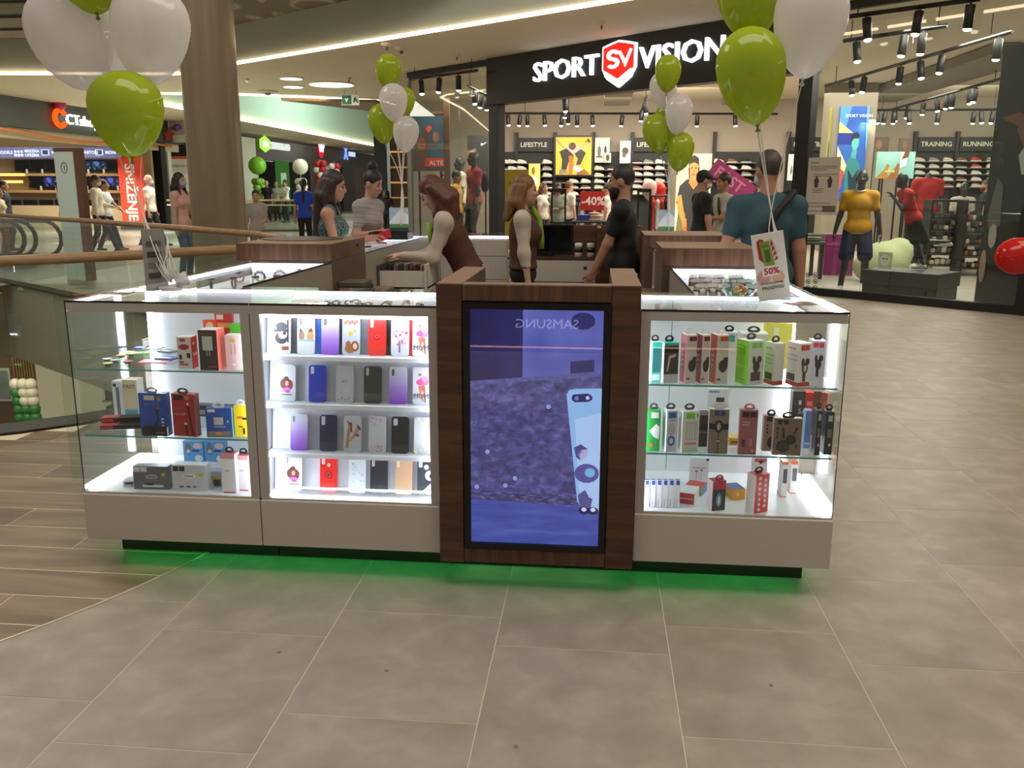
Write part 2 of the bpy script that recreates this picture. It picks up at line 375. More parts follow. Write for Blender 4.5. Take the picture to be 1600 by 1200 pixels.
# oak plank inlay
wood_floor = S('floor', MB().prism([(curve_x(-1.8+0.1*i)-0.006, -1.8+0.1*i) for i in range(60)]+[(-0.2, 4.1)]+[(VOID[i][0]+0.04, VOID[i][1]-0.04) for i in range(8, 0, -1)]+[(-5, -1.8)], -0.003, 0.0029), M('#e6d8b8', 0.7, name='grout_light'))
for k in range(-5, 21):
    y0 = -0.527+0.2235*k; y1 = y0+0.2175
    def vx(y):
        pts = VOID[1:9]
        for (xa, ya), (xb, yb) in zip(pts, pts[1:]):
            if ya <= y <= yb: return xa+(xb-xa)*(y-ya)/(yb-ya)+0.05
        return -5.0 if y < 0 else -0.42
    left = max(vx(y0), vx(y1), -4.2); ys = [y0+(y1-y0)*i/4 for i in range(5)]
    right = [curve_x(y)-0.008 for y in ys]; rmin = min(right)
    xs = []; x = rmin-0.25-((k*0.517) % 1.2)
    while x > left: xs.append(x); x -= 1.203
    prev = None
    for x in xs:
        if prev is None: poly = [(x+0.002, y0)]+[(right[i], ys[i]) for i in range(5)]+[(x+0.002, y1)]
        else: poly = [(x+0.002, y0), (prev-0.002, y0), (prev-0.002, y1), (x+0.002, y1)]
        MB().prism(poly, 0.0, 0.0035).build('plank', M_PLANK, wood_floor); prev = x
    if prev is not None and prev-0.002 > left+.05: MB().prism([(left, y0), (prev-0.002, y0), (prev-0.002, y1), (left, y1)], 0.0, 0.0035).build('plank', M_PLANK, wood_floor)
    elif prev is None and rmin > left+.05: MB().prism([(left, y0)]+[(right[i], ys[i]) for i in range(5)]+[(left, y1)], 0, .0035).build('plank', M_PLANK, wood_floor)
S('trim_1', MB().tube([(curve_x(-1.7+0.06*i), -1.7+0.06*i, 0.001) for i in range(52)], 0.0035, 6), M('#d8cdb8', 0.35, 0.6, name='trim_metal'))
S('floor_patch', MB().box((8.5, 30, 0.0), (8.6, 30.1, 0.001)), M_GROUT) if False else None
# small floor drains / sockets seen as dots in the stone
for px, py in ((436, 1019), (1205, 1071), (806, 1167), (604, 1048)):
    p = atZ(px, py); tag(MB().lathe([(0.007, 0), (0.0075, 0.001), (0.004, 0.0016)], 12, TR((p.x, p.y, 0))).build('floor_stain', M('#7a6e60', 0.8)),
        {436: 'small brown spot on the stone floor nearest the oak planks', 1205: 'small brown chip on the stone floor at the right', 806: 'small pale crumb on the stone floor at the very front', 604: 'tiny dark speck on the stone floor left of the screen'}[px], 'stain')

# ---- ceilings
M_CEIL = M('#dccfb6', 0.7, noise=0.03, scale=2, name='ceiling_plaster'); M_FASC = M('#c6c9b8', 0.7, noise=0.03, scale=2, name='fascia_plaster')
EDGE = [(-30, 16.2), (-11.6, 16.78), (-7.7, 17.15), (-6.9, 16.9), (-6.2, 16.2), (-5.53, 15.52), (-0.41, 11.78), (2.25, 9.84), (9, 4.95), (16, -0.2)]
HOLE2 = [(-11.6, 20.9), (-7.93, 21.5), (-6.22, 22.3), (-4.48, 23.5), (-4.2, 26), (-4.2, 62), (-11.6, 62)]
cl = poly_with_hole(EDGE+[(16, 66), (-30, 66)], HOLE2, 4.1)
S('ceiling', cl, M_CEIL)
fb = MB()
for (x0, y0), (x1, y1) in zip(EDGE, EDGE[1:]): fb.add([(x0, y0, 4.1), (x1, y1, 4.1), (x1, y1, 4.84), (x0, y0, 4.84)], [(0, 1, 2, 3)])
S('trim_2', fb, M_FASC)
M_LEDW = EM('#ffe6bd', 12.0, 'warm_led'); M_LEDC = EM('#eaf3ff', 9.0, 'cool_led')
def led_line(name, pts, mat=M_LEDW, r=0.03):
    o = MB().tube([(x, y, z) for x, y, z in pts], r, 4).build(name, mat); o['kind'] = 'structure'; return o
led_line('trim_3', [(x+.02, y-.02, 4.09) for x, y in EDGE[:]])
led_line('trim_4', [(x, y, 4.09) for x, y in HOLE2[:5]], r=0.035)
led_line('trim_5', [(-11.55, 20.9, 4.09), (-11.55, 62, 4.09)], r=0.05)
S('wall_mint', MB().box((-11.75, 20.9, 4.1), (-11.6, 62, 7.5)).box((-11.7, 61.8, 4.1), (-4.2, 62, 7.5)), M('#bcd8c2', 0.7, noise=0.02, name='mint_plaster'))
S('trim_6', MB().add([(x, y, z) for (x, y) in HOLE2[1:5] for z in (4.1, 5.0)], [(0, 2, 3, 1), (2, 4, 5, 3), (4, 6, 7, 5)]), M_FASC)
S('ceiling', MB().prism([(-7.0, 22.3), (-4.4, 23.0), (-4.0, 27), (-5.2, 26.2)], 3.98, 4.06), M('#8a6f50', 0.5, name='oak_soffit'))
up = ramp_mat('patterned_upper_ceiling', [(0.0, '#4d463d'), (0.47, '#544d43'), (0.5, '#8a8171'), (0.53, '#544d43'), (1.0, '#4a443b')], tex='noise', wscale=0.35, detail=1.5, dist=1.5, rough=0.8)
S('ceiling', MB().box((-30, 11, 4.842), (14, 18, 4.95)), up)
# pattern slats at the far left of the upper ceiling
for k in range(4): S('ceiling', MB().box((-16, 11.5+1.35*k, 4.80), (-7.8, 12.4+1.35*k, 4.842)), M('#6b6152', 0.7, name='ceiling_slat'))
# round ceiling lamps
for px, py, r_, lb in ((455, 121.5, .26, 'upper small round lit lamp in the beige ceiling'), (458, 134.5, .25, 'lower small round lit lamp in the beige ceiling'), (518, 131, .56, 'large round lit lamp in the beige ceiling')):
    p = atZ(px, py, 4.1); t = thing('ceiling_lamp', lb, 'lamp', (p.x, p.y, 4.1), 0, 'round ceiling lamps')
    MB().lathe([(r_+.04, 0), (r_+.04, -.02), (r_, -.03)], 40).build('rim', M('#e8dfcc', .5), t); MB().lathe([(r_, -.02), (r_*.98, -.034)], 40).build('diffuser', EM('#fff0d2', 4.0), t)
for i, (px, py, r_, lb) in enumerate(((385, 123, .06, 'small sprinkler head in the ceiling beside the column'), (545, 121, .06, 'small sprinkler head in the ceiling right of the round lamps'), (714, 84, .05, 'small sprinkler in the ceiling above the left shop window'), (604, 68, .10, 'left small ceiling detector under the long light line'), (627, 74, .12, 'right small ceiling detector under the long light line'), (940, 34, .05, 'small sprinkler in the ceiling above the big shop sign'), (418, 142, .28, 'flat round wireless dome on the ceiling by the column'))):
    p = atZ(px, py, 4.1); t = thing('ceiling_sensor', lb, 'sensor', (p.x, p.y, 4.1))
    MB().lathe([(r_, 0), (r_, -.03), (r_*.6, -.06)], 16).build('housing', M('#cfc5b0', .5), t); MB().lathe([(r_*.3, -.05), (r_*.3, -.10), (r_*.1, -.12)], 10).build('tip', M('#5a5348', .4), t)
# exit sign
p = atZ(547, 141, 4.1); ex = thing('exit_sign', 'small green and white exit sign hanging under the ceiling', 'sign', (p.x, p.y, 3.72), 0.1); ex.scale = (.78, .78, .78)
MB().box((-.30, 0, 0), (.30, .05, .34)).build('panel', M('#e9efe6', .4), ex); MB().box((-.29, -.012, .02), (.03, -.001, .32)).build('pictogram', M('#1c6b46', .4), ex)
MB().card([(-.2, .22), (-.06, .22), (-.13, .08)], .004, None, -.013).build('arrow', M('#f2f5ee', .4), ex)
MB().card([(.08, .08), (.13, .08), (.17, .16), (.22, .08), (.27, .08), (.2, .22), (.16, .28), (.12, .22)], .004, None, -.013).build('running_figure', M('#1c6b46', .4), ex)
MB().tube([(-.2, .02, .34), (-.2, .02, .48)], .008).build('hanger', M('#4b463d', .5), ex); MB().tube([(.2, .02, .34), (.2, .02, .48)], .008).build('hanger', M('#4b463d', .5), ex)

# ---- column
pil = S('column', MB().lathe([(0.345, 0), (0.345, 4.85)], 48, TR((-2.86, 8.05, 0)), caps=False), ramp_mat('bronze_cladding', [(0.3, '#7d6e58'), (0.7, '#8d7d66')], tex='noise', scale=(6, 6, .3), wscale=1, dist=0, rough=0.35, detail=2), True)
pil.data.materials[0].node_tree.nodes['Principled BSDF'].inputs['Metallic'].default_value = 0.35
for q in range(1, 1): MB().lathe([(0.348, 1.58*q), (0.348, 1.588*q)], 48, TR((-2.86, 8.05, 0)), caps=False).build('seam', M('#3a3229', .5), pil)

# ---- void: slab edges, lower level
vb = MB(); n = len(VOID)
for i in range(n):
    (x0, y0), (x1, y1) = VOID[i], VOID[(i+1) % n]; vb.add([(x0, y0, -1.25), (x1, y1, -1.25), (x1, y1, 0.0), (x0, y0, 0.0)], [(0, 1, 2, 3)])
S('wall_void', vb, M('#b0a994', 0.6, noise=.03, name='slab_edge_paint'))
S('floor', MB().box((-30, -4, -5.1), (4, 30, -5.0)), M('#b9a888', 0.35, noise=.05, scale=3, name='lower_floor'))
S('ceiling', MB().box((-30, 10.9, -1.35), (0, 30, -1.25)), M('#a89c82', .7, name='lower_ceiling'))
low = MB()
for k, (x0, x1) in enumerate(((-16, -10.6), (-8.4, -4))): low.box((x0, 14.6, -5), (x1, 14.75, -1.3))
S('wall_lower', low, M('#5b4a38', .5, noise=.1, name='dark_oak_panel'))
for k in range(8): MB().box((-10.6+.06*k, 14.5, -5), (-10.57+.06*k, 14.6, -1.3)).build('slat', M('#7b5f42', .5), bpy.data.objects['wall_lower'])
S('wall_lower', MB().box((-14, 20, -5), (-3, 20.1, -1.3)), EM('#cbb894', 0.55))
lsh = thing('lower_shop_shelf', 'shelf unit of green and red goods in the shop on the floor below', 'shelf', (-9.6, 17.6, -5))
MB().box((-.9, 0, 0), (.9, .5, .1)).box((-.9, .45, 0), (.9, .5, 2.6)).build('frame', M('#d9d2c0', .5), lsh)
for j in range(6):
    b = MB().box((-.9, 0, .35+.4*j), (.9, .45, .38+.4*j)).build('shelf', M('#e4decf', .5), lsh)
    g = MB()
    for i in range(9): g.m(i % 3).box((-.85+.19*i, .1, .38+.4*j), (-.70+.19*i, .35, .56+.4*j+.05*((i*7+j) % 3)))
    g.build('goods', [M('#3e7d4b', .5), M('#b9b9a4', .5), M('#87633f', .5)], b)
MB().box((-.85, -.01, 2.25), (.2, 0, 2.55)).build('red_header', M('#c23b2f', .5), lsh)
ctr = thing('lower_shop_counter', 'round cream service counter in the shop on the floor below', 'counter', (-8.0, 16.4, -5))
MB().lathe([(.75, 0), (.8, 1.1), (.85, 1.15)], 28).build('body', M('#ddd5c2', .5), ctr); MB().lathe([(.86, 1.15), (.86, 1.2)], 28).build('top', M('#efe9da', .4), ctr)
pm = thing('lower_window_poster', 'small framed picture on the oak panelling of the floor below', 'poster', (-10.95, 14.55, -3.1))
MB().box((-.22, 0, 0), (.22, .03, .75)).build('frame', M('#b6b3a6', .4), pm); MB().box((-.18, -.006, .05), (.18, 0, .7)).build('print', M('#6f7c78', .4, noise=.5, scale=4), pm)
for i in range(15):
    row = i//3; g = row < 2 or (row < 4 and i % 3 == 0)
    bx = atY(32+12*(i % 3)-2*row, 652-13*row, 14.2)
    tag(MB().ball((0, 0, 0), .125, 16, 10).build('balloon', M('#2e7a3c' if g else '#e3dcc8', .3), None, True, TR((bx.x, bx.y, bx.z))),
        '%s balloon, %s row, %s, balloon column on the floor below' % ('dark green' if g else 'cream white', ['lowest', 'second', 'third', 'fourth', 'top'][row], ['left', 'middle', 'right'][i % 3]), 'balloon', 'balloon column on the floor below')
sg = thing('wall_plate', 'small white notice plate on the olive edge of the opposite floor', 'plate', (0, 0, 0)); pp = atP(33, 449, (-6.6, 9.65), (-9.2, 11.6))
ang = math.atan2(11.6-9.65, -9.2+6.6)+PI; sg.location = pp; sg.rotation_euler = (0, 0, ang)
MB().box((-.09, -.02, -.04), (.09, .0, .04)).build('plate', M('#e8e6da', .4), sg)
MB().card([(-.07, .012), (.07, .012), (.07, .018), (-.07, .018)], .001, None, -.021).card([(-.07, -.014), (.05, -.014), (.05, -.008), (-.07, -.008)], .001, None, -.021).build('print', M('#55544c', .5), sg)

# ---- balustrades
M_RAIL = ramp_mat('oak_handrail', [(0.3, '#8a6b48'), (0.7, '#a5845b')], tex='noise', wscale=8, scale=(1, 1, 6), dist=.3, rough=.4)
M_RGLASS = GLASS('#f5faf7', 1.45, 'green_tinted_glass'); M_STEEL = M('#a9a9a3', .3, .9, noise=.02, name='brushed_steel')
def balustrade(label, pts, group=None, posts=True, step=1.2, rail_m=None):
    t = thing('balustrade', label, 'railing', (pts[0][0], pts[0][1], 0)); ox, oy = pts[0]
    P = [Vector((x-ox, y-oy, 0)) for x, y in pts]
    MB().tube([p+Vector((0, 0, 1.1)) for p in P], .034, 10).build('handrail', rail_m or M_RAIL, t, True)
    MB().tube([p+Vector((0, 0, .02)) for p in P], .05, 4).build('base_shoe', M('#4c4a42', .4, .4), t)
    for a, b in zip(P, P[1:]):
        d = (b-a); L = d.length; nseg = max(1, round(L/step)); u_ = d.normalized(); nn = Vector((-u_.y, u_.x, 0))*.006
        for i in range(nseg):
            p0 = a+d*(i/nseg)+u_*.008; p1 = a+d*((i+1)/nseg)-u_*.008
            MB().add([p0-nn+Vector((0, 0, .03)), p1-nn+Vector((0, 0, .03)), p1+nn+Vector((0, 0, .03)), p0+nn+Vector((0, 0, .03)), p0-nn+Vector((0, 0, 1.08)), p1-nn+Vector((0, 0, 1.08)), p1+nn+Vector((0, 0, 1.08)), p0+nn+Vector((0, 0, 1.08))],
                     [(0, 3, 2, 1), (4, 5, 6, 7), (0, 1, 5, 4), (1, 2, 6, 5), (2, 3, 7, 6), (3, 0, 4, 7)]).build('pane', M_RGLASS, t)
    return t
balustrade('curved glass balustrade with oak handrail just left of the counter', VOID[1:10], step=.8)
balustrade('glass balustrade with oak handrail on the opposite side of the opening', VOID[10:16], step=1.0)
led_line('trim_7', [(x, y, -0.12) for x, y in VOID[2:6]], EM('#ffdca0', 3.0), .015)
S('trim_8', MB().add([(x, y, z) for (x, y) in VOID[1:9] for z in (-.2, 0.001)], [(2*i, 2*i+2, 2*i+3, 2*i+1) for i in range(7)]), M('#5f605b', .5))
rb = atZ(400, 313, 1.1)
balustrade('far glass balustrade with pale handrails in front of the green balloon shop', [(rb.x-3.2, rb.y-.3), (rb.x+2.4, rb.y+.2)], step=1.3, rail_m=M('#c9b48c', .4))
MB().tube([(0, 0, .93), (5.6, .5, .93)], .022, 8).build('lower_handrail', M('#d3bd93', .4), bpy.data.objects['balustrade.002'])
S('floor', MB().box((rb.x-3, rb.y-8, .004), (rb.x+5, rb.y-.8, .006)), M('#b9c8b6', .2, noise=.05, name='polished_green_stone'))
# thin glass fin with light edge on the void corner
fin = thing('glass_fin', 'tall frameless glass panel edge behind the left display case', 'panel', (-.42, 1.35, 0), .9)
MB().box((-.45, -.006, 0), (.45, .006, 1.0)).build('pane', M_RGLASS, fin); MB().box((.45, -.007, 0), (.458, .007, 1.0)).build('edge', M('#bfe6d8', .2), fin)
# ================================================================ the kiosk
T0 = 1.116
M_WHITE = M('#cdc4b8', .45, noise=.02, scale=3, name='white_laminate'); M_INNER = M('#eef1f6', .5, noise=.01, name='white_interior')
M_ALU = M('#bdb8b0', .4, .2, noise=.03, name='aluminium'); M_BLK = M('#0b0b0c', .35, noise=0, name='black_seal')
M_CGLASS = GLASS('#fdfffe', 1.42, 'case_glass'); M_SHELFG = GLASS('#f8fdfc', 1.42, 'shelf_glass')
M_TOPG = GLASS('#fdfffe', 1.35, 'top_glass', 1.0, 11.0)
M_GEDGE = M('#3fa392', .15, noise=.1, scale=12, name='glass_edge', spec=.8)
M_WALNUT_H = ramp_mat('walnut_horizontal', [(0.25, '#3d2618'), (0.5, '#553723'), (0.62, '#64432c'), (0.8, '#462d1c')], tex='noise', scale=(2.2, 2.2, 26), wscale=1.3, detail=7, dist=.7, rough=.5)
M_WALNUT_V = ramp_mat('walnut_vertical', [(0.25, '#432b1c'), (0.5, '#5c3e29'), (0.62, '#6d4b33'), (0.8, '#4b3122')], tex='noise', scale=(22, 2.2, 1.4), wscale=1.3, detail=7, dist=.6, rough=.5)
M_WALNUT_T = M('#7f6148', .5, noise=.12, scale=8, name='walnut_top')
M_CLED = EM('#eef2ff', 22.0, 'case_led'); M_CLED2 = EM('#eef2ff', 6.0, 'case_led_soft')
M_CLED3 = EM('#eef2ff', 3.2, 'case_led_top')
M_GREYLAM = M('#6f6a61', .45, noise=.03, name='grey_laminate'); M_KICK = M('#2a2620', .4, noise=.05, name='kick_board')
def led(t, lo, hi, mat=None):
    MB().box(lo, hi).build('led_strip', mat or M_CLED, t)
def shelf_glass(t, x0, x1, y0, y1, z):
    s_ = MB().box((x0, y0, z-.007), (x1, y1, z)).build('glass_shelf', M_SHELFG, t)
    MB().box((x0, y0-.0012, z-.007), (x1, y0-.0002, z)).build('polished_edge', M_GEDGE, s_); return s_
def base(t, x0, x1, kx0, kx1, d=.55):
    MB().bbox((x0, -.012, .12), (x1, d, .3166), .003).build('base_panel', M_WHITE, t)
    MB().box((kx0, .16, 0), (kx1, d-.05, .1195)).build('kick_board', M_KICK, t)
    MB().box((x0+.004, -.004, .3167), (x1-.004, .006, .325)).build('bottom_rail', M_ALU, t)
DEP = .55
# --- left corner case
cl_ = thing('display_case', 'lit corner glass display case with accessory boxes at the left end of the counter', 'display case', (0, 0, 0))
base(cl_, -.004, .748, .045, .748)
MB().box((.006, .006, .317), (.745, DEP-.01, .323)).build('floor_board', M_INNER, cl_)
MB().box((.06, DEP-.03, .323), (.745, DEP-.012, 1.105)).build('back_panel', M_INNER, cl_)
MB().box((.742, .012, .323), (.748, DEP-.03, 1.105)).build('side_panel', M_INNER, cl_)
MB().box((.004, 0, .325), (.712, .005, 1.072)).build('front_pane', M_CGLASS, cl_)
MB().box((0, .002, .325), (.005, DEP, 1.108)).build('side_pane', M_CGLASS, cl_)
MB().box((0, -.002, 1.108), (.75, DEP, T0)).build('top_pane', M_TOPG, cl_)
MB().box((.004, -.003, 1.073), (.748, .012, 1.107)).build('top_rail', M_ALU, cl_)
MB().box((.712, -.004, .325), (.748, .014, 1.0725)).build('stile', M_ALU, cl_)
MB().box((-.001, -.003, .325), (.002, .001, T0)).build('corner_seal', M_BLK, cl_); MB().box((0, -.0035, 1.107), (.75, -.0025, T0-.001)).build('glass_rim', M_BLK, cl_)
shelf_glass(cl_, .012, .74, .02, DEP-.05, .838); shelf_glass(cl_, .012, .74, .02, DEP-.05, .561)
led(cl_, (.065, DEP-.045, .34), (.085, DEP-.031, 1.09)); led(cl_, (.010, .02, .324), (.028, DEP-.05, .336)); led(cl_, (.02, DEP-.05, 1.092), (.745, DEP-.032, 1.105), M_CLED3)
led(cl_, (.010, .03, 1.096), (.022, DEP-.05, 1.106)); led(cl_, (.725, .016, .33), (.738, .024, 1.07))
# --- phone case bay
pb = thing('display_case', 'lit shelf cabinet of phone cases left of the walnut screen tower', 'display case', (0, 0, 0))
base(pb, .752, 1.49, .752, 1.49)
MB().box((.755, .006, .317), (1.487, DEP-.01, .323)).build('floor_board', M_INNER, pb)
MB().box((.755, .30, .323), (1.487, .31, 1.06)).build('back_panel', M_INNER, pb)
for xa, xb in ((.755, .761), (1.481, 1.487)): MB().box((xa, .012, .323), (xb, .30, 1.07)).build('side_panel', M_INNER, pb)
MB().box((.79, 0, .325), (1.45, .005, 1.072)).build('front_pane', M_CGLASS, pb); MB().box((.752, -.002, 1.108), (1.49, DEP, T0)).build('top_pane', M_TOPG, pb)
MB().box((.755, .02, 1.070), (1.487, .5, 1.076)).build('tray_floor', M_INNER, pb); MB().box((.755, .5, .9), (1.487, .51, 1.106)).build('tray_back', M_INNER, pb)
MB().box((.752, -.003, 1.073), (1.49, .012, 1.107)).build('top_rail', M_ALU, pb)
for xa, xb in ((.752, .79), (1.45, 1.49)): MB().box((xa, -.004, .325), (xb, .014, 1.0725)).build('stile', M_ALU, pb)
MB().box((.752, -.0035, 1.107), (1.49, -.0025, T0-.001)).build('glass_rim', M_BLK, pb)
ROWZ = [.900, .704, .498, .3237]
for i, z in enumerate(ROWZ):
    if i < 3: MB().box((.762, .045, z-.016), (1.48, .28, z)).build('ledge', M_INNER, pb)
    MB().add([(.765, .118, z), (1.478, .118, z), (1.478, .150, z+.165), (.765, .150, z+.165), (.765, .123, z), (1.478, .123, z), (1.478, .155, z+.165), (.765, .155, z+.165)], [(0, 1, 2, 3), (7, 6, 5, 4), (0, 4, 5, 1), (3, 2, 6, 7), (0, 3, 7, 4), (1, 5, 6, 2)]).build('backing_board', M('#dfe4ee', .5), pb)
    MB().box((.80, .070, z+.0005), (1.475, .0725, z+.046)).build('clear_lip', M_CGLASS, pb)
led(pb, (.765, .016, .33), (.779, .026, 1.066)); led(pb, (1.462, .016, .33), (1.474, .026, 1.066)); led(pb, (.79, .02, 1.058), (1.45, .032, 1.068)); led(pb, (.79, .016, .324), (1.45, .026, .331)); led(pb, (.757, .475, 1.092), (1.485, .498, 1.106), M_CLED3)
# --- right corner case
cr = thing('display_case', 'lit corner glass display case with accessory boxes at the right end of the counter', 'display case', (0, 0, 0))
base(cr, 2.25, 3.004, 2.25, 2.945)
MB().box((2.254, .006, .317), (2.994, DEP-.01, .323)).build('floor_board', M_INNER, cr); MB().box((2.254, DEP-.03, .323), (2.93, DEP-.012, 1.105)).build('back_panel', M_INNER, cr)
MB().box((2.252, .012, .323), (2.258, DEP-.03, 1.105)).build('side_panel', M_INNER, cr)
MB().box((2.288, 0, .325), (2.996, .005, 1.072)).build('front_pane', M_CGLASS, cr); MB().box((2.995, .002, .325), (3.0, DEP, 1.108)).build('side_pane', M_CGLASS, cr)
MB().box((2.25, -.002, 1.108), (3.0, DEP, T0)).build('top_pane', M_TOPG, cr); MB().box((2.252, -.003, 1.073), (2.996, .012, 1.107)).build('top_rail', M_ALU, cr)
MB().box((2.252, -.004, .325), (2.288, .014, 1.0725)).build('stile', M_ALU, cr); MB().box((2.998, -.003, .325), (3.001, .001, T0)).build('corner_seal', M_BLK, cr); MB().box((2.25, -.0035, 1.107), (3.0, -.0025, T0-.001)).build('glass_rim', M_BLK, cr)
shelf_glass(cr, 2.26, 2.985, .02, DEP-.05, .828); shelf_glass(cr, 2.26, 2.985, .02, DEP-.05, .557)
led(cr, (2.262, .016, .33), (2.274, .024, 1.07)); led(cr, (2.972, .02, .324), (2.990, DEP-.05, .336)); led(cr, (2.26, DEP-.05, 1.092), (2.98, DEP-.032, 1.105), M_CLED3); led(cr, (2.978, .03, 1.096), (2.990, DEP-.05, 1.106)); led(cr, (2.895, DEP-.045, .34), (2.915, DEP-.031, 1.09))
hg = MB().box((2.335, DEP-.05, 1.02), (2.355, DEP-.031, 1.07)).box((2.355, DEP-.055, 1.035), (2.43, DEP-.04, 1.05)).build('door_hinge', M('#9a948a', .3, .9), cr)
MB().box((2.41, DEP-.0305, .33), (2.413, DEP-.0295, 1.085)).build('door_joint', M('#6c7a80', .5), cr)
# --- screen tower
tw = thing('screen_tower', 'walnut tower holding the upright advertising screen in the middle of the counter', 'cabinet', (0, 0, 0))
YF = -.055
MB().bbox((1.492, YF, .103), (1.588, .66, 1.205), .002).build('side_block', M_WALNUT_H, tw); MB().bbox((2.142, YF, .103), (2.247, .66, 1.205), .002).build('side_block', M_WALNUT_H, tw)
MB().bbox((1.589, YF+.003, 1.142), (2.141, .03, 1.203), .002).build('top_rail', M_WALNUT_V, tw); MB().bbox((1.589, YF+.003, .105), (2.141, .03, .163), .002).build('bottom_rail', M_WALNUT_V, tw)
MB().box((1.492, YF+.001, 1.2052), (1.588, .66, 1.2062)).build('top_veneer', M_WALNUT_T, tw); MB().box((2.142, YF+.001, 1.2052), (2.247, .66, 1.2062)).build('top_veneer', M_WALNUT_T, tw); MB().box((1.589, YF+.004, 1.2032), (2.141, .03, 1.2042)).build('top_veneer', M_WALNUT_T, tw)
MB().box((1.50, .16, 0), (2.24, .6, .1025)).build('kick_board', M_KICK, tw)
MB().box((1.589, .01, .164), (2.141, .03, 1.141)).build('back_board', M_KICK, tw)
# the screen
tv = thing('display_screen', 'upright advertising screen showing a pale blue phone case against a stone wall', 'screen', (1.592, YF-.006, .166))
SW, SH = .546, .973
fr = MB(); b_ = .025
fr.box((0, 0, 0), (SW, .05, b_)).box((0, 0, SH-b_), (SW, .05, SH)).box((0, 0, b_), (b_, .05, SH-b_)).box((SW-b_, 0, b_), (SW, .05, SH-b_)); fr.build('bezel', M('#08080a', .25, noise=0), tv)
def scr(stops, wscale, scale, dist=.5, detail=6, e=1.0):
    m = ramp_mat('screen_picture', stops, tex='noise', wscale=wscale, scale=scale, dist=dist, detail=detail, rough=.4)
    nt = m.node_tree; b = nt.nodes['Principled BSDF']; src = b.inputs['Base Color'].links[0].from_socket
    nt.links.new(src, b.inputs['Emission Color']); b.inputs['Emission Strength'].default_value = e; m.cycles.emission_sampling = 'NONE'
    nt.links.remove(b.inputs['Base Color'].links[0]); b.inputs['Base Color'].default_value = (.01, .01, .01, 1); return m
iw, ih = SW-2*b_, SH-2*b_
def U(u, v): return (b_+iw*u, b_+ih*(1-v))
def pic(poly, mat, lay, name='picture', sx=True):
    return MB().card([U(*p) for p in poly], .0004, None, .018-.0005*lay).build(name, mat, tv)
pic([(0, 0), (1, 0), (1, 1), (0, 1)], scr([(0.3, '#3a3c96'), (0.7, '#4f55b4')], 2, (1, 1, 1), e=.8), 0)
pic([(0, .0), (.40, 0), (.40, .29), (0, .30)], scr([(0.35, '#17143f'), (0.65, '#2c2a70')], 3, (1, 1, 1), 0, 1, .8), 1)
pic([(.40, 0), (1, 0), (1, .26), (.40, .29)], scr([(0.3, '#5055ac'), (0.7, '#6a74c8')], 6, (1, 1, 1), 0, 1, .8), 1)
pic([(.85+.09*math.cos(a*.35), .045+.035*math.sin(a*.35)) for a in range(18)], scr([(0.3, '#25265f'), (0.7, '#2f3072')], 3, (1, 1, 1), 0, 1, .8), 2)
pic([(.76, .21), (.94, .20), (.94, .25), (.76, .26)], scr([(0.3, '#25265f'), (0.7, '#2f3072')], 3, (1, 1, 1), 0, 1, .8), 2)
pic([(.28, .0), (.38, .0), (.39, .28), (.30, .285)], scr([(0.3, '#222058'), (0.7, '#2b2968')], 3, (1, 1, 1), 0, 1, .8), 2)
pic([(0, .30), (.35, .282), (1, .248), (1, .80), (0, .80)], scr([(0.25, '#33315e'), (0.45, '#4b4a8a'), (0.57, '#585a9e'), (0.75, '#7478b8')], 28, (1, 1, 1.5), .5, 14, .7), 3)
pic([(0, .30), (.35, .282), (1, .248), (1, .268), (.35, .300), (0, .318)], scr([(0.3, '#6a70b8'), (0.7, '#4a4c8c')], 60, (1, 1, 1), .3, 8, .75), 4)
pic([(0, .775), (1, .775), (1, .83), (0, .81)], scr([(0.3, '#2a2a5c'), (0.5, '#43437f'), (0.75, '#8c90cc')], 40, (1, 1, 4), .6, 8, .7), 4)
pic([(0, .81), (1, .83), (1, 1), (0, 1)], scr([(0.2, '#38429a'), (0.5, '#4655b4'), (0.8, '#5f70cc')], 12, (.4, 1, 3), .3, 8, .75), 5)
ph = [(.735, .345), (.755, .328), (.80, .322), (1, .318), (1, .848), (.90, .845), (.86, .835), (.83, .80)]
pic(ph, EM('#8db8ea', .95), 6, 'phone_picture'); pic([(.80, .45), (1, .42), (1, .84), (.905, .842), (.85, .8)], EM('#a9c6f2', .95), 7, 'phone_picture')
pic([(.79, .345), (.90, .340), (.93, .352), (.93, .366), (.90, .375), (.80, .378), (.775, .368), (.775, .353)], EM('#2a2b6b', .8), 8, 'lens_picture')
for u_, v_, r_, c in ((.812, .361, .016, '#6a78d8'), (.895, .358, .014, '#c9d2ff')): pic([(u_+r_*math.cos(a*.6), v_+r_*.55*math.sin(a*.6)) for a in range(10)], EM(c, .9), 9, 'lens_picture')
pic([(.80, .57), (.85, .555), (.905, .575), (.87, .58), (.845, .60), (.85, .625), (.815, .61)], EM('#4d4a92', .9), 8, 'pattern_picture'); pic([(.825, .60), (.855, .578), (.91, .578), (.90, .605), (.86, .623)], EM('#b7aee0', .9), 8, 'pattern_picture')
pic([(.90+.095*math.cos(a*.45), .68+.042*math.sin(a*.45)) for a in range(14)], EM('#5a569e', .9), 8, 'pattern_picture'); pic([(.925+.04*math.cos(a*.45), .676+.02*math.sin(a*.45)) for a in range(14)], EM('#7ab8e8', .9), 9, 'pattern_picture')
pic([(.835, .775), (.89, .752), (.925, .785), (.95, .79), (.93, .845), (.855, .842)], EM('#5a5890', .9), 8, 'pattern_picture')
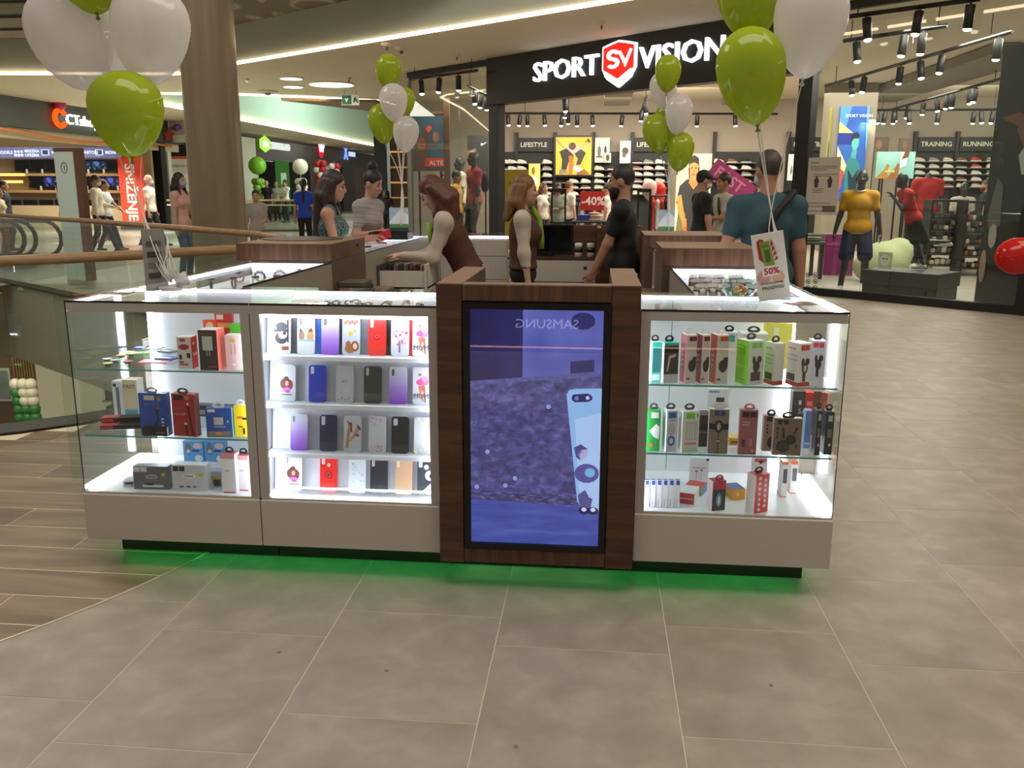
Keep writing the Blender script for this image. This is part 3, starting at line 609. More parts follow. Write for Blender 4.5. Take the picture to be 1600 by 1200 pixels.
for u_ in (.885, .955): pic([(u_+.042*math.cos(a*.45), .843+.017*math.sin(a*.45)) for a in range(14)], EM('#2c2a5c', .9), 9, 'pattern_picture'); pic([(u_+.02*math.cos(a*.45), .838+.009*math.sin(a*.45)) for a in range(14)], EM('#d6dcff', .9), 10, 'pattern_picture')
for u_, v_ in ((.27, .745), (.345, .712), (.045, .755), (.13, .6), (.6, .4)): pic([(u_+.018*math.cos(a*.7), v_+.010*math.sin(a*.7)) for a in range(9)], EM('#9fa6ea', .8), 5, 'bokeh_picture')
MB().box((b_, .008, b_), (SW-b_, .0095, SH-b_)).build('cover_glass', GLASS('#ffffff', 1.45, 'screen_glass'), tv)
# --- green light under the plinth (an LED strip fixed below the panel)
gl = thing('plinth_light', 'green light strip glowing under the overhanging counter base', 'light', (0, 0, 0)); M_GLED = EM('#0fd862', 9.0, 'green_led')
for xa, xb in ((.06, 1.48), (1.50, 2.24), (2.26, 2.93)): MB().box((xa, .150, .060), (xb, .158, .068)).build('led_strip', M_GLED, gl)
MB().box((2.947, .17, .060), (2.953, .50, .068)).build('led_strip', M_GLED, gl); MB().box((.034, .17, .060), (.040, .50, .068)).build('led_strip', M_GLED, gl)

# --- return counters
def counter(label, x0, x1, y0, y1, outer, endled=True, ztray=1.035):
    """glass-topped counter running in y; outer = -1 when its outer side is x0, +1 when it is x1"""
    t = thing('glass_counter', label, 'counter', (0, 0, 0))
    MB().bbox((x0+.002, y0, .12), (x1-.002, y1, .86), .003).build('body', M_GREYLAM if False else M('#cfc8bc', .5), t); MB().box((x0+.05, y0, 0), (x1-.05, y1, .1195)).build('kick_board', M_KICK, t)
    xi = x1 if outer < 0 else x0; s_ = -1 if outer < 0 else 1
    a, b = sorted((xi, xi+s_*.012)); MB().box((a, y0, .8605), (b, y1, 1.106)).build('inner_panel', M('#8f887c', .5), t)
    xo = x0 if outer < 0 else x1; a, b = sorted((xo, xo-outer*-1*-.005)) if False else (min(xo, xo-outer*.005), max(xo, xo-outer*.005))
    MB().box((a, y0, .862), (b, y1, 1.107)).build('outer_pane', M_CGLASS, t); MB().box((x0, y0, 1.108), (x1, y1, T0)).build('top_pane', M_TOPG, t)
    MB().box((x0+.012, y0+.006, ztray-.008), (x1-.014, y1-.006, ztray)).build('tray', M_INNER, t); MB().box((x0+.012, y1-.02, ztray), (x1-.014, y1-.008, 1.106)).build('end_panel', M_INNER, t)
    a, b = sorted((xo-outer*.010, xo-outer*.026)); led(t, (a, y0+.01, 1.090), (b, y1-.02, 1.105), M_CLED2)
    if endled: led(t, (x0+.02, y1-.045, 1.070), (x1-.02, y1-.022, 1.105), M_CLED2)
    MB().box((xi-.003 if outer > 0 else xi-.001, y0, 1.1075), (xi+.001 if outer > 0 else xi+.003, y1, T0+.0005)).build('glass_rim', M_BLK, t)
    return t
counter('glass-topped side counter between the left corner case and the left walnut block', 0, .5, .556, 1.915, -1)
counter('glass-topped side counter behind the left walnut block where two women lean', 0, .5, 2.705, 5.08, -1)
counter('glass-topped side counter right of the tower, full of packaged cables', 2.5, 3.0, .556, 1.845, 1)
counter('glass-topped side counter between the two right walnut blocks', 2.5, 3.0, 2.455, 3.395, 1)
counter('glass-topped side counter behind the rear right walnut block', 2.5, 3.0, 4.105, 5.08, 1)
def block(label, x0, x1, y0, y1, z):
    t = thing('walnut_block', label, 'cabinet', (0, 0, 0))
    MB().bbox((x0, y0, 1.118), (x1, y1, z-.004), .002).build('upper_box', M_WALNUT_V, t); MB().box((x0-.001, y0-.001, z-.004), (x1+.001, y1+.001, z)).build('top_veneer', M_WALNUT_T, t)
    MB().box((max(x0, 0)+.001, y0+.002, .10), (min(x1, 3.0)-.001, y1-.002, 1.1175)).build('lower_box', M('#5b4636', .5), t); MB().box((max(x0, 0)+.05, y0+.05, 0), (x1-.05, y1-.05, .0995)).build('kick_board', M_KICK, t); return t
bl = block('walnut block standing on the left side counter, nearest the handrail', -.09, .5, 1.92, 2.70, 1.222)
MB().lathe([(.26, 0), (.262, .004)], 36, TR((.16, 2.42, 1.222))).build('round_inlay', M('#4a3626', .5), bl); MB().lathe([(.008, 0), (.008, .01)], 12, TR((.5, 2.5, 1.18), 0, 0, PI/2)).build('lock', M('#1a1a1a', .3), bl)
block('front walnut block standing on the right side counter', 2.456, 2.99, 1.85, 2.45, 1.221)
block('rear walnut block standing on the right side counter', 2.44, 3.05, 3.40, 4.10, 1.214)
# --- rear counter, desk and its drawers
bc = thing('rear_counter', 'white rear counter with a lit glass top at the back of the kiosk', 'counter', (0, 0, 0))
MB().box((.0, 5.10, .12), (1.25, 5.55, .95)).build('body', M('#cfcac0', .5), bc); MB().box((.0, 5.2, 0), (3, 5.5, .1195)).build('kick_board', M_KICK, bc)
MB().box((.0, 5.10, 1.108), (1.25, 5.55, T0)).build('top_pane', M_TOPG, bc); led(bc, (.5, 5.103, 1.085), (1.25, 5.115, 1.107), M_CLED2); MB().box((0, 5.545, .95), (1.25, 5.55, 1.107)).build('back_pane', M_CGLASS, bc); MB().box((.0, 5.105, .951), (1.25, 5.112, 1.08)).build('front_panel', M('#b9b4aa', .5), bc)
for za, zb in ((.92, 1.075), (.70, .915), (.14, .695)):
    d = MB().bbox((.52, 5.085, za), (1.24, 5.099, zb), .003).build('drawer', M('#b4aea4', .45), bc); MB().tube([(.84, 5.08, zb-.04), (.92, 5.08, zb-.04)], .006, 6).build('handle', M_STEEL, d)
dk = thing('cash_desk', 'low white cash desk with drawers and a walnut back screen', 'desk', (0, 0, 0))
MB().bbox((1.30, 4.72, .12), (2.08, 5.09, .925), .003).build('body', M('#cfcac0', .5), dk); MB().box((1.28, 4.70, .9255), (2.10, 5.09, .94)).build('desk_top', M('#4a3425', .4), dk); MB().box((1.35, 4.8, 0), (2.05, 5.05, .1195)).build('kick_board', M_KICK, dk)
for xa, xb, za, zb in ((1.31, 2.07, .725, .915), (1.31, 1.685, .14, .715), (1.695, 2.07, .14, .715)):
    d = MB().bbox((xa, 4.702, za), (xb, 4.719, zb), .003).build('drawer', M('#bfb9ae', .45), dk)
    if za > .5: MB().box((1.97, 4.698, .84), (2.0, 4.702, .865)).build('lock', M('#3a3733', .4), d)
MB().bbox((1.26, 5.095, .12), (2.5, 5.14, 1.215), .002).build('back_screen', M_WALNUT_H, dk); MB().bbox((2.085, 4.6, .12), (2.12, 5.09, 1.21), .002).build('side_screen', M_WALNUT_H, dk)
mo = thing('monitor', 'dark flat monitor standing on the cash desk', 'monitor', (1.60, 4.86, .94))
MB().bbox((-.27, 0, .02), (.27, .035, .29), .004).build('casing', M('#101012', .35, noise=0), mo); MB().box((-.25, -.002, .05), (.25, -.0002, .275)).build('screen', M('#05060a', .12, noise=0), mo); MB().box((-.1, -.03, 0), (.1, .08, .012)).build('foot', M('#101012', .4), mo); MB().box((-.03, .01, .012), (.03, .03, .05)).build('neck', M('#101012', .4), mo)
MB().box((-.018, -.003, .031), (.018, -.001, .037)).build('badge', M('#6c6c70', .3, .8), mo)
for i, (xx, lb) in enumerate(((1.92, 'left black and white canister on the cash desk'), (2.03, 'right black and white canister on the cash desk'))):
    c = thing('canister', lb, 'canister', (xx, 4.80, .94)); MB().lathe([(.032, 0), (.035, .01), (.035, .045)], 16).build('lower_band', M('#9a9389', .4), c, True); MB().lathe([(.0355, .045), (.0355, .085)], 16).build('label_band', M('#191919', .4), c, True); MB().lathe([(.035, .085), (.035, .12), (.028, .128)], 16).build('lid', M('#d8d2c6', .4), c, True)
# open drawer on the left rear counter, full of phone cases
dr = thing('open_drawer', 'open white drawer full of filed phone cases in front of the bending saleswoman', 'drawer', (0, 0, 0))
dx0, dx1, dy0, dy1, dz0, dz1 = .51, .86, 3.05, 3.62, .83, .99
for lo, hi in (((dx0, dy0, dz0), (dx1, dy1, dz0+.012)), ((dx0, dy0, dz0), (dx1, dy0+.014, dz1-.03)), ((dx0, dy1-.014, dz0), (dx1, dy1, dz1-.03)), ((dx1-.016, dy0-.02, dz0-.02), (dx1, dy1+.02, dz1+.02))): MB().box(lo, hi).build('panel', M('#cdc7bc', .45), dr)
MB().box((.502, 3.0, .6), (.509, 3.7, 1.0)).build('runner', M('#3a3733', .4), dr)
fcol = ['#2b2b30', '#d9d3ca', '#7d2f33', '#47505e', '#bfb5a8', '#111114', '#8e8a86', '#a33a45']
for i in range(12):
    xx = .535+.026*i; tag(MB().prism(rrect(-.065, 0, .065, .14, .012), -.004, .004, TR((xx, 3.35+.03*(i % 3), dz0+.0125), PI/2+.0, PI/2)).build('phone_case', M(fcol[i % 8], .35)), '%s phone case filed in the open drawer, %s from its rear' % (['black', 'cream', 'wine red', 'slate', 'sand', 'jet black', 'grey', 'red'][i % 8], ['first', 'second', 'third', 'fourth', 'fifth', 'sixth', 'seventh', 'eighth', 'ninth', 'tenth', 'eleventh', 'twelfth'][i]), 'phone case', 'phone cases filed in the open drawer')
# books under the left block, seen from inside
for i, c in enumerate(('#1b1a1c', '#332a20', '#5d5344')):
    tag(MB().bbox((.505, 2.02, .90+.028*i), (.68-.01*i, 2.24, .926+.028*i), .002).build('catalogue', M(c, .5)), ['lowest dark catalogue of the pile inside the kiosk', 'middle brown catalogue of the pile inside the kiosk', 'topmost tan catalogue of the pile inside the kiosk'][i], 'book', 'pile of catalogues')
sh = thing('inner_shelf', 'narrow inner shelf carrying catalogues behind the left walnut block', 'shelf', (0, 0, 0)); MB().box((.502, 1.95, .885), (.72, 2.6, .8995)).build('board', M('#7a6450', .5), sh); MB().box((.503, 2.25, .70), (.515, 2.28, .885)).build('bracket', M_STEEL, sh)
# cup and its inner ledge
lg = thing('inner_ledge', 'narrow walnut ledge inside the right side counter', 'shelf', (0, 0, 0)); MB().box((2.26, 1.9, .905), (2.498, 2.5, .92)).build('board', M('#5b4030', .5), lg); MB().box((2.485, 2.1, .7), (2.498, 2.13, .905)).build('bracket', M_STEEL, lg)
cupx = atY(941, 430, 2.2); cp = thing('paper_cup', 'white paper cup with a lid beside the right side of the tower', 'cup', (cupx.x+.02, 2.2, .92)); cp.location.x = max(cp.location.x, 2.30)
MB().lathe([(.026, 0), (.034, .105)], 20).build('cup_body', M('#ddd6c9', .5), cp, True); MB().lathe([(.036, .105), (.036, .115), (.03, .122)], 20).build('lid', M('#f3efe8', .4), cp, True); MB().lathe([(.0295, .035), (.0325, .085)], 20, caps=False).build('sleeve', M('#8b8478', .6), cp, True)
st = thing('stool', 'round white stool seat just behind the tower', 'stool', (1.78, 1.15, 0)); MB().lathe([(.17, .78), (.18, .80), (.17, .83), (.05, .84)], 28).build('seat', M('#e5e0d8', .4), st, True); MB().lathe([(.03, .03), (.03, .78)], 12).build('column', M_STEEL, st); MB().lathe([(.2, 0), (.2, .02), (.05, .03)], 28).build('base', M_STEEL, st)

# --- the phone counter behind the viewer, mirrored in the dark screen glass
def mirror_pt(px, py, Y, Ym=YF+.003):
    p = atY(px, py, Ym); d = np.array(p)-CAM_C; k_ = (Ym-Y)/d[1]; return Vector((p.x+d[0]*k_, Y, p.z+d[2]*k_))
mA = mirror_pt(905, 508, -5.2); mB = mirror_pt(806, 508, -5.2)
kc = thing('phone_counter', 'white phone counter with lit lettering SAMSUNG behind the viewer, mirrored in the screen', 'counter', (mA.x+1.0, -5.2, 0), PI)
MB().bbox((-.6, 0, .0), (2.6, .6, .95), .004).build('body', M('#3a3a44', .5), kc)
cw = words('SAMSUNG', .125, EM('#e6ecff', 3.0), kc, TR((1.0, -.004, mA.z-.035)), 'lettering', .002, .0); cw.scale = ((mA.x-mB.x)/max(v.co.x for v in cw.data.vertices), 1, 1)
mC = mirror_pt(900, 545, -5.2); MB().box((-.5, -.012, max(mC.z, .02)), (2.5, -.002, max(mC.z, .02)+.015)).build('led_strip', EM('#ffb98a', 4.0), kc)
# ================================================================ goods in the cases
def fpoly(kind, u0, v0, u1, v1):
    if kind == 'o': return [((u0+u1)/2+(u1-u0)/2*math.cos(2*PI*i/14), (v0+v1)/2+(v1-v0)/2*math.sin(2*PI*i/14)) for i in range(14)]
    return [(u0, v0), (u1, v0), (u1, v1), (u0, v1)]
def ring_tab(w, h, col, T, parent, name='hang_tab'):
    n = 20; out = []; inn = []
    for i in range(n):
        a = 2*PI*i/n; c, s_ = math.cos(a), math.sin(a)
        out.append((w/2*c, max(0, h*.45+h*.55*s_) if s_ > -.6 else 0.0)); inn.append((w*.27*c, h*.52+h*.17*s_+(h*.08 if abs(c) < .45 and s_ > 0 else 0)))
    vs = [(x, y, z) for y in (-.0006, .0006) for P in (out, inn) for x, z in P]; fs = []
    for i in range(n):
        j = (i+1) % n; fs += [(i, j, n+j, n+i), (2*n+j, 2*n+i, 3*n+i, 3*n+j), (i, 2*n+i, 2*n+j, j), (n+j, 3*n+j, 3*n+i, n+i)]
    return MB().add(vs, fs).build(name, M(col, .5, noise=0), parent, T=T)
def carton(label, px0, px1, py, z, Y, dep, rz, front, side, top=None, tab=None, prints=(), tilt=0.0, name='product_box', group=None, cat='box', h=None, txt=()):
    a = atY(px0, (py+20), Y); b = atY(px1, (py+20), Y); hh = h or max(.02, atY((px0+px1)/2, py, Y).z-z); w = max(.012, (b.x-a.x))
    t = thing(name, label, cat, ((a.x+b.x)/2, Y+dep/2, z+.0005), rz, group)
    if tilt: t.rotation_euler = (tilt, 0, rz)
    top = top or side; mb = MB(); x, y = w/2, dep/2
    V = [(-x, -y, 0), (x, -y, 0), (x, y, 0), (-x, y, 0), (-x, -y, hh), (x, -y, hh), (x, y, hh), (-x, y, hh)]
    mb.m(0).add(V, [(0, 1, 5, 4)]).m(1).add(V, [(1, 2, 6, 5), (3, 0, 4, 7)]).m(2).add(V, [(4, 5, 6, 7), (0, 3, 2, 1), (2, 3, 7, 6)])
    bx = mb.build('carton', [M(front, .35, noise=.03), M(side, .35, noise=.03), M(top, .4, noise=.03)], t)
    FT = {'f': (TR((-x, -y, 0)), w), 'r': (TR((x, -y, 0), PI/2), dep), 'l': (TR((-x, y, 0), -PI/2), dep)}
    by = {}
    for i, pr in enumerate(prints):
        k, u0, v0, u1, v1, c = pr[:6]; fc = pr[6] if len(pr) > 6 else 'f'; by.setdefault((c, fc), []).append((k, u0, v0, u1, v1, i))
    for (c, fc), L in by.items():
        TT, ww = FT[fc]; q = MB()
        for k, u0, v0, u1, v1, i in L: q.card([(u*ww, v*hh) for u, v in (fpoly(k, u0, v0, u1, v1) if k in 'ro' else u0)], .0003+.0002*i, TT, -.0001)
        q.build('print', M(c, .4, noise=0), t)
    for s_, u, v, sz, c in txt: words(s_, sz, M(c, .4, noise=0), t, TR((-x+u*w, -y-.0012, v*hh)), 'print', .0002)
    if tab: ring_tab(min(w*.62, .05) if w > .05 else w*.85, .026, tab, TR((0, -y+.004 if dep < .05 else 0, hh-.001)), t)
    return t
def PP(*pts): return ('p', list(pts), 0, 0, 0)
ZL = (.838, .561, .323); ZR = (.828, .557, .323)
# ---- left corner case
carton('white box with red side and red car charger picture on the upper glass shelf', 277, 299, 527, ZL[0], .05, .055, 0, '#e9e6e4', '#c8303a', '#e9e6e4', None, [('r', .2, .86, .6, .95, '#c8303a'), ('o', .1, .6, .85, .78, '#b8242e'), ('r', .1, .3, .3, .45, '#222222'), ('r', .65, .35, .9, .5, '#222222'), ('r', .1, .12, .7, .17, '#c8303a'), ('r', .1, .2, .4, .24, '#333333'), ('o', .25, .75, .45, .82, '#ffffff', 'r'), ('r', .2, .4, .8, .5, '#f0c8c8', 'r')])
carton('black-fronted wall charger box with salmon side on the upper glass shelf', 310, 339, 516, ZL[0], .03, .075, 0, '#2c2a2b', '#e8695c', '#eceae8', None, [('r', .2, .5, .75, .85, '#cfccc8'), ('r', .38, .36, .46, .5, '#8d8a86'), ('r', .52, .36, .6, .5, '#8d8a86'), ('r', .1, .9, .85, .93, '#a03038'), ('r', .45, .08, .9, .11, '#a03038')])
carton('pale pink box with a thin bottle outline beside the right post of the left case', 352, 377, 524, ZL[0], .05, .05, 0, '#efc9c6', '#f3dcd6', '#f5eeea', None, [('r', .3, .80, .6, .9, '#c3c64a'), ('r', .35, .45, .38, .75, '#b07c70'), ('r', .6, .45, .63, .75, '#b07c70'), ('o', .38, .12, .6, .2, '#fff6e8')])
carton('tall red blister pack with cream lettering at the back of the upper glass shelf', 336, 363, 488, ZL[0], .24, .02, 0, '#d92e35', '#b9232a', None, None, [('r', .1, .85, .5, .95, '#f4efe6'), ('r', .15, .68, .9, .78, '#f0b84a')])
carton('orange pouch behind the black charger box', 318, 336, 500, ZL[0], .20, .02, .3, '#ff5a2a', '#e84a20', None, None, [('o', .2, .75, .8, .95, '#ffd9c9')])
carton('bright green pouch behind the pale pink box', 360, 377, 506, ZL[0], .20, .03, 0, '#5fd12f', '#46a820', None, None, [('r', .1, .6, .8, .66, '#1d4a12')])
for px, py, c, lb in ((168, 564, '#e6e2e0', 'white'), (180, 566, '#a9d4e4', 'pale blue'), (169, 571, '#e7d85c', 'yellow front'), (200, 568, '#d3273c', 'red'), (190, 558.5, '#e9b944', 'golden'), (206, 556, '#f2d98a', 'sand yellow')):
    p = atZ(px, py, ZL[0]); t = thing('phone_grip', '%s round phone grip lying on the upper glass shelf' % lb, 'phone grip', (p.x, min(max(p.y, .05), .45), ZL[0]+.0004), 0, 'round phone grips')
    MB().lathe([(.012, 0), (.012, .006), (.020, .007), (.021, .0085), (.019, .0095)], 20).build('grip', M('#5a5a60', .4), t, True); MB().lathe([(.0195, .0095), (.0195, .0105)], 20).build('face', M(c, .35), t)
for i, (px, py, w, d, rz, c, c2, lb) in enumerate(((243, 566, .12, .07, .1, '#e9a3ac', '#fbe9ea', 'pink and white card pack'), (262, 563, .09, .06, -.2, '#3656b8', '#dfe6ff', 'blue card pack'), (215, 553, .10, .06, .3, '#8fc26a', '#eef8e4', 'green card pack'), (240, 547, .08, .06, .1, '#cfe0ee', '#ffffff', 'pale blue card pack'), (262, 550, .08, .05, -.3, '#6a6f7a', '#e6e6e6', 'grey card pack'), (236, 542, .07, .05, .2, '#3f7fc8', '#ffffff', 'bright blue card pack'))):
    p = atZ(px, py, ZL[0]); t = thing('card_pack', '%s lying flat on the upper glass shelf of the left case' % lb, 'pack', (p.x, min(max(p.y, .06), .44), ZL[0]+.0004+.0065*(i % 2)), rz)
    MB().bbox((-w/2, -d/2, 0), (w/2, d/2, .006), .001).build('pack', M(c, .35), t); MB().box((-w*.3, -d*.3, .006), (w*.2, d*.1, .0066)).build('print', M(c2, .4), t)
carton('slim white box with grey stripes at the left of the middle glass shelf', 176, 191, 596, ZL[1], .26, .05, 0, '#e8ebf0', '#d8dbe0', None, None, [('r', .35, .05, .7, .85, '#7c828c'), ('r', .1, .86, .45, .94, '#3c4048')])
carton('cream box lettered FAST on the middle glass shelf of the left case', 192, 214, 594, ZL[1], .24, .06, 0, '#e9dcb2', '#f1efe8', None, None, [('r', .05, .05, .95, .28, '#5fb3c6')], txt=[('FAST', .06, .80, .024, '#3a3426')])
carton('blue data cable box with grey hanger on the middle glass shelf', 217, 260, 615, ZL[1], .035, .035, 0, '#1d55b8', '#1a4ca6', '#2f6cd0', '#9aa0a8', [('r', .2, .84, .58, .95, '#d8d6d2'), ('o', .66, .82, .82, .94, '#8a9a3e'), PP((.58, .62), (.7, .66), (.66, .42), (.5, .22), (.36, .2), (.37, .16), (.53, .18), (.7, .4))+('#1b2236',), ('r', .62, .62, .78, .68, '#8a5a50'), ('r', .78, .3, .86, .34, '#e6ecff'), ('r', .78, .22, .86, .26, '#e6ecff'), ('r', .78, .38, .86, .42, '#e6ecff')], txt=[('DATA CABLE', .2, .73, .0105, '#7fa4e0')])
carton('black gadget box lying in front of the blue cable box', 224, 262, 667, ZL[1], .022, .012, 0, '#17171a', '#e4e4e4', '#26262a', None, [('r', .55, .3, .9, .45, '#6a6a70')])
carton('red cable box with dark side and black hanger on the middle glass shelf', 268, 306, 616, ZL[1], .035, .035, -.12, '#b5202a', '#6e1519', '#c93a3f', '#3a3538', [('r', .1, .86, .5, .97, '#160d10'), ('o', .58, .86, .78, .97, '#c9923a'), ('r', .66, .74, .75, .8, '#e9e2dc'), PP((.67, .74), (.74, .74), (.9, .02), (.82, .02))+('#1a0c0e',), ('r', .5, .28, .62, .33, '#e9e2dc'), PP((.5, .28), (.62, .28), (.62, .02), (.56, .02))+('#1a0c0e',)], txt=[('SO FAST', .1, .50, .014, '#e4b8a8'), ('HiT', .1, .60, .018, '#9a7040')])
for i, (xa, ya, z, lb) in enumerate(((.045, .08, ZL[1], 'lower of two long black flat boxes with red ends on the middle shelf'), (.025, .12, ZL[1]+.021, 'upper of two long black flat boxes with red ends on the middle shelf'))):
    t = thing('flat_box', lb, 'box', (xa, ya, z+.0006), .30); MB().bbox((0, 0, 0), (.19, .055, .020), .002).build('carton', M('#1a1517', .35), t); MB().box((.005, .004, .0201), (.07, .05, .0206)).build('print', M('#c23a3c', .4), t); MB().box((.002, -.0004, .004), (.05, -.0001, .016)).build('print', M('#c23a3c', .4), t)
carton('wide blue adapter box with cyan side on the middle glass shelf', 322, 361, 638, ZL[1], .04, .035, .12, '#1f4f9c', '#7fc9e8', '#2c62b4', '#d8d8dc', [('r', .3, .42, .66, .68, '#b7b6a4'), ('r', .08, .86, .36, .96, '#d8d6d2'), ('r', .05, .04, .95, .2, '#8a7a68'), ('r', .35, .06, .55, .18, '#d08a3a'), ('r', .3, .34, .75, .37, '#9fb4d8'), ('o', .8, .5, .87, .58, '#c8d4ea')])
carton('yellow cable box next to the right post of the left case', 366, 387, 634, ZL[1], .055, .035, 0, '#f0d21c', '#e2bf10', '#f6e060', '#d8d8dc', [('r', .2, .58, .6, .66, '#d8763a'), ('r', .6, .55, .9, .62, '#1c1c1c'), ('r', .3, .3, .6, .35, '#c8482a'), ('r', .6, .08, .75, .28, '#1c1c1c')])
carton('long dark grey pouch at the back of the middle glass shelf', 305, 384, 634, ZL[1], .34, .05, -.1, '#33363c', '#2a2c31', '#4a4e55', None, [('r', .05, .2, .2, .6, '#8b8f98')], h=.05)
carton('dark grey speaker box at the front of the bottom shelf', 209, 262, 729, ZL[2], .05, .045, .05, '#6d7076', '#2b2c30', '#9aa0a6', None, [('r', .02, .76, .2, .97, '#dfe0e2'), ('r', .22, .76, .4, .97, '#dfe0e2'), ('o', .35, .45, .7, .65, '#b8bcc2'), ('r', .42, .52, .64, .56, '#3a3b3f'), ('o', .8, .58, .93, .72, '#c3cc3c'), ('r', .25, .1, .85, .2, '#e4e6ea'), ('o', .3, .18, .6, .28, '#2a2b2e')])
carton('white speaker box at the front of the bottom shelf', 269, 322, 727, ZL[2], .045, .05, .03, '#d9dce2', '#e9ecf2', '#f2f4f8', None, [('r', .04, .76, .2, .95, '#24262a'), ('r', .22, .76, .38, .95, '#24262a'), ('o', .32, .48, .68, .66, '#f8f8fa'), ('r', .36, .55, .62, .6, '#a78f98'), ('o', .76, .56, .9, .7, '#a8d43a'), ('r', .2, .14, .32, .2, '#5a5c62'), ('r', .4, .14, .52, .2, '#5a5c62'), ('r', .6, .14, .68, .2, '#8a5a6a')])
for i, (a, b) in enumerate(((287, 318), (320, 352))):
    carton(('left' if i == 0 else 'right')+' light blue earphone pack at the back of the bottom shelf', a, b, 690, ZL[2], .34, .03, 0, '#4a9bd8', '#3c86c0', None, None, [('o', .1, .5, .4, .95, '#6e7378'), ('o', .15, .56, .35, .7, '#c8ccd0'), ('o', .5, .72, .95, .95, '#d4c0c4'), ('r', .45, .62, .8, .70, '#14427a'), ('o', .55, .25, .95, .5, '#e4eaf0'), ('r', .05, .03, .95, .25, '#eef2f8')])
for i, (a, b) in enumerate(((345, 367), (368, 388))):
    carton(('left' if i == 0 else 'right')+' slim white box with red rim and black ring on the bottom shelf', a, b, 710+2*i, ZL[2], .04+.03*i, .05, 0, '#f2eef0', '#ece6ea', '#c8646a', '#2a2426', [('r', 0, .88, 1, 1, '#d8949a'), ('r', .3, .55, .6, .6, '#e0b4b0'), ('r', .1, .0, .9, .03, '#c23a3a')])
carton('small box with a yellow gadget picture on the bottom shelf', 326, 347, 737, ZL[2], .10, .04, 0, '#b9c6d4', '#9fb0c2', None, None, [('o', .1, .2, .9, .7, '#c7a23c'), ('r', .4, .1, .9, .5, '#2c2c30')])
carton('small white box with a black picture at the left of the bottom shelf', 193, 211, 752, ZL[2], .07, .05, .2, '#dfe4ec', '#cfd6e0', None, None, [('r', .15, .4, .8, .8, '#42464c'), ('o', .6, .1, .8, .25, '#8a94a0')])
# ---- right corner case
def holder(c): return [('o', .3, .3, .75, .55, c), ('r', .4, .12, .6, .35, c), ('o', .25, .48, .45, .66, c), ('o', .55, .5, .85, .66, c)]
G1 = 'boxes on the upper glass shelf of the right case'
carton('leftmost teal framed box on the upper shelf of the right case', 1016, 1031, 535, ZR[0], .05, .05, .25, '#27b9b0', '#dff3f0', '#eef8f6', '#2a2a2c', [('r', .1, .25, .95, .85, '#1f6f6e'), ('r', .1, .05, .9, .2, '#d8f0ee')])
carton('second teal framed box with a dark window on the upper shelf of the right case', 1034, 1058, 536, ZR[0], .04, .06, .25, '#2b2f30', '#e6f6f4', '#4fd0c4', '#2a2a2c', [('r', 0, .93, 1, 1, '#3fc7bc'), ('r', 0, 0, 1, .22, '#cfd8d6'), PP((.2, .3), (.35, .68), (.8, .72), (.8, .66), (.45, .62), (.3, .3))+('#c3cccb',)])
for i, (a, b, c, lb) in enumerate(((1069, 1086, '#c9707c', 'rose-sided'), (1093, 1106, '#a35563', 'mauve-sided'), (1116, 1136, '#d2653f', 'copper-sided'))):
    carton('%s white phone holder box with a hanger on the upper shelf of the right case' % lb, a, b, 524, ZR[0], .04, .06, .3, '#dfdad4', c, '#efeae6', '#efecea', [('r', .25, .88, .6, .97, '#8a2430' if i < 2 else '#d8582a'), ('r', .62, .88, .95, .97, '#8a2430' if i < 2 else '#d8582a'), ('o', .2, .24, .95, .5, '#1b1b1e'), ('r', .6, .35, .98, .55, '#1b1b1e'), ('r', .1, .08, .4, .12, '#5a4038'), ('o', .3, .44, .6, .5, '#f4dcd8', 'l'), ('o', .3, .54, .6, .6, '#f4dcd8', 'l'), ('o', .3, .34, .6, .4, '#f4dcd8', 'l'), ('o', .3, .64, .6, .7, '#f4dcd8', 'l')])
carton('bright green sided phone holder box on the upper shelf of the right case', 1160, 1190, 533, ZR[0], .035, .075, .5, '#e8ebe6', '#7ee02a', '#f2f5ee', '#2a2a2c', [('r', .2, .84, .5, .96, '#8fd84a'), ('r', .55, .84, .85, .96, '#8fd84a')]+holder('#2a2c2e')+[('r', .2, .1, .8, .3, '#5a3a34'), ('r', .1, .9, .8, .94, '#a6f060', 'l'), ('r', .1, .82, .6, .85, '#a6f060', 'l'), ('r', .1, .4, .7, .43, '#a6f060', 'l'), ('r', .1, .1, .8, .13, '#5ec01a', 'l')])
carton('white car holder box with red foot, left of the pair on the upper right shelf', 1204, 1222, 537, ZR[0], .045, .06, .45, '#f0eeea', '#efece8', None, '#2a2a2c', [('r', 0, 0, 1, .1, '#c8282c'), ('r', 0, 0, 1, .1, '#c8282c', 'l'), ('r', .1, .12, .8, .28, '#2a2a2c', 'l'), ('r', .1, .85, .7, .88, '#c8a0a0', 'l'), ('r', .1, .7, .9, .72, '#b4b4b4', 'l'), ('r', .1, .6, .9, .62, '#b4b4b4', 'l'), ('r', .1, .5, .8, .52, '#b4b4b4', 'l')])
carton('white car holder box with red foot and ring holder picture on the upper right shelf', 1240, 1264, 537, ZR[0], .03, .07, .45, '#f0eeea', '#efece8', None, None, [('r', 0, 0, 1, .1, '#c8282c'), ('r', 0, 0, 1, .1, '#c8282c', 'l'), ('r', .1, .12, .75, .28, '#2a2a2c', 'l'), ('r', .15, .84, .45, .96, '#e03438'), ('r', .5, .84, .8, .96, '#e03438'), ('r', .1, .85, .7, .88, '#d88a8a', 'l'), ('r', .1, .7, .9, .72, '#b4b4b4', 'l'), ('r', .1, .6, .9, .62, '#b4b4b4', 'l')]+holder('#26262a')+[('o', .4, .34, .64, .5, '#cfcfd2')])
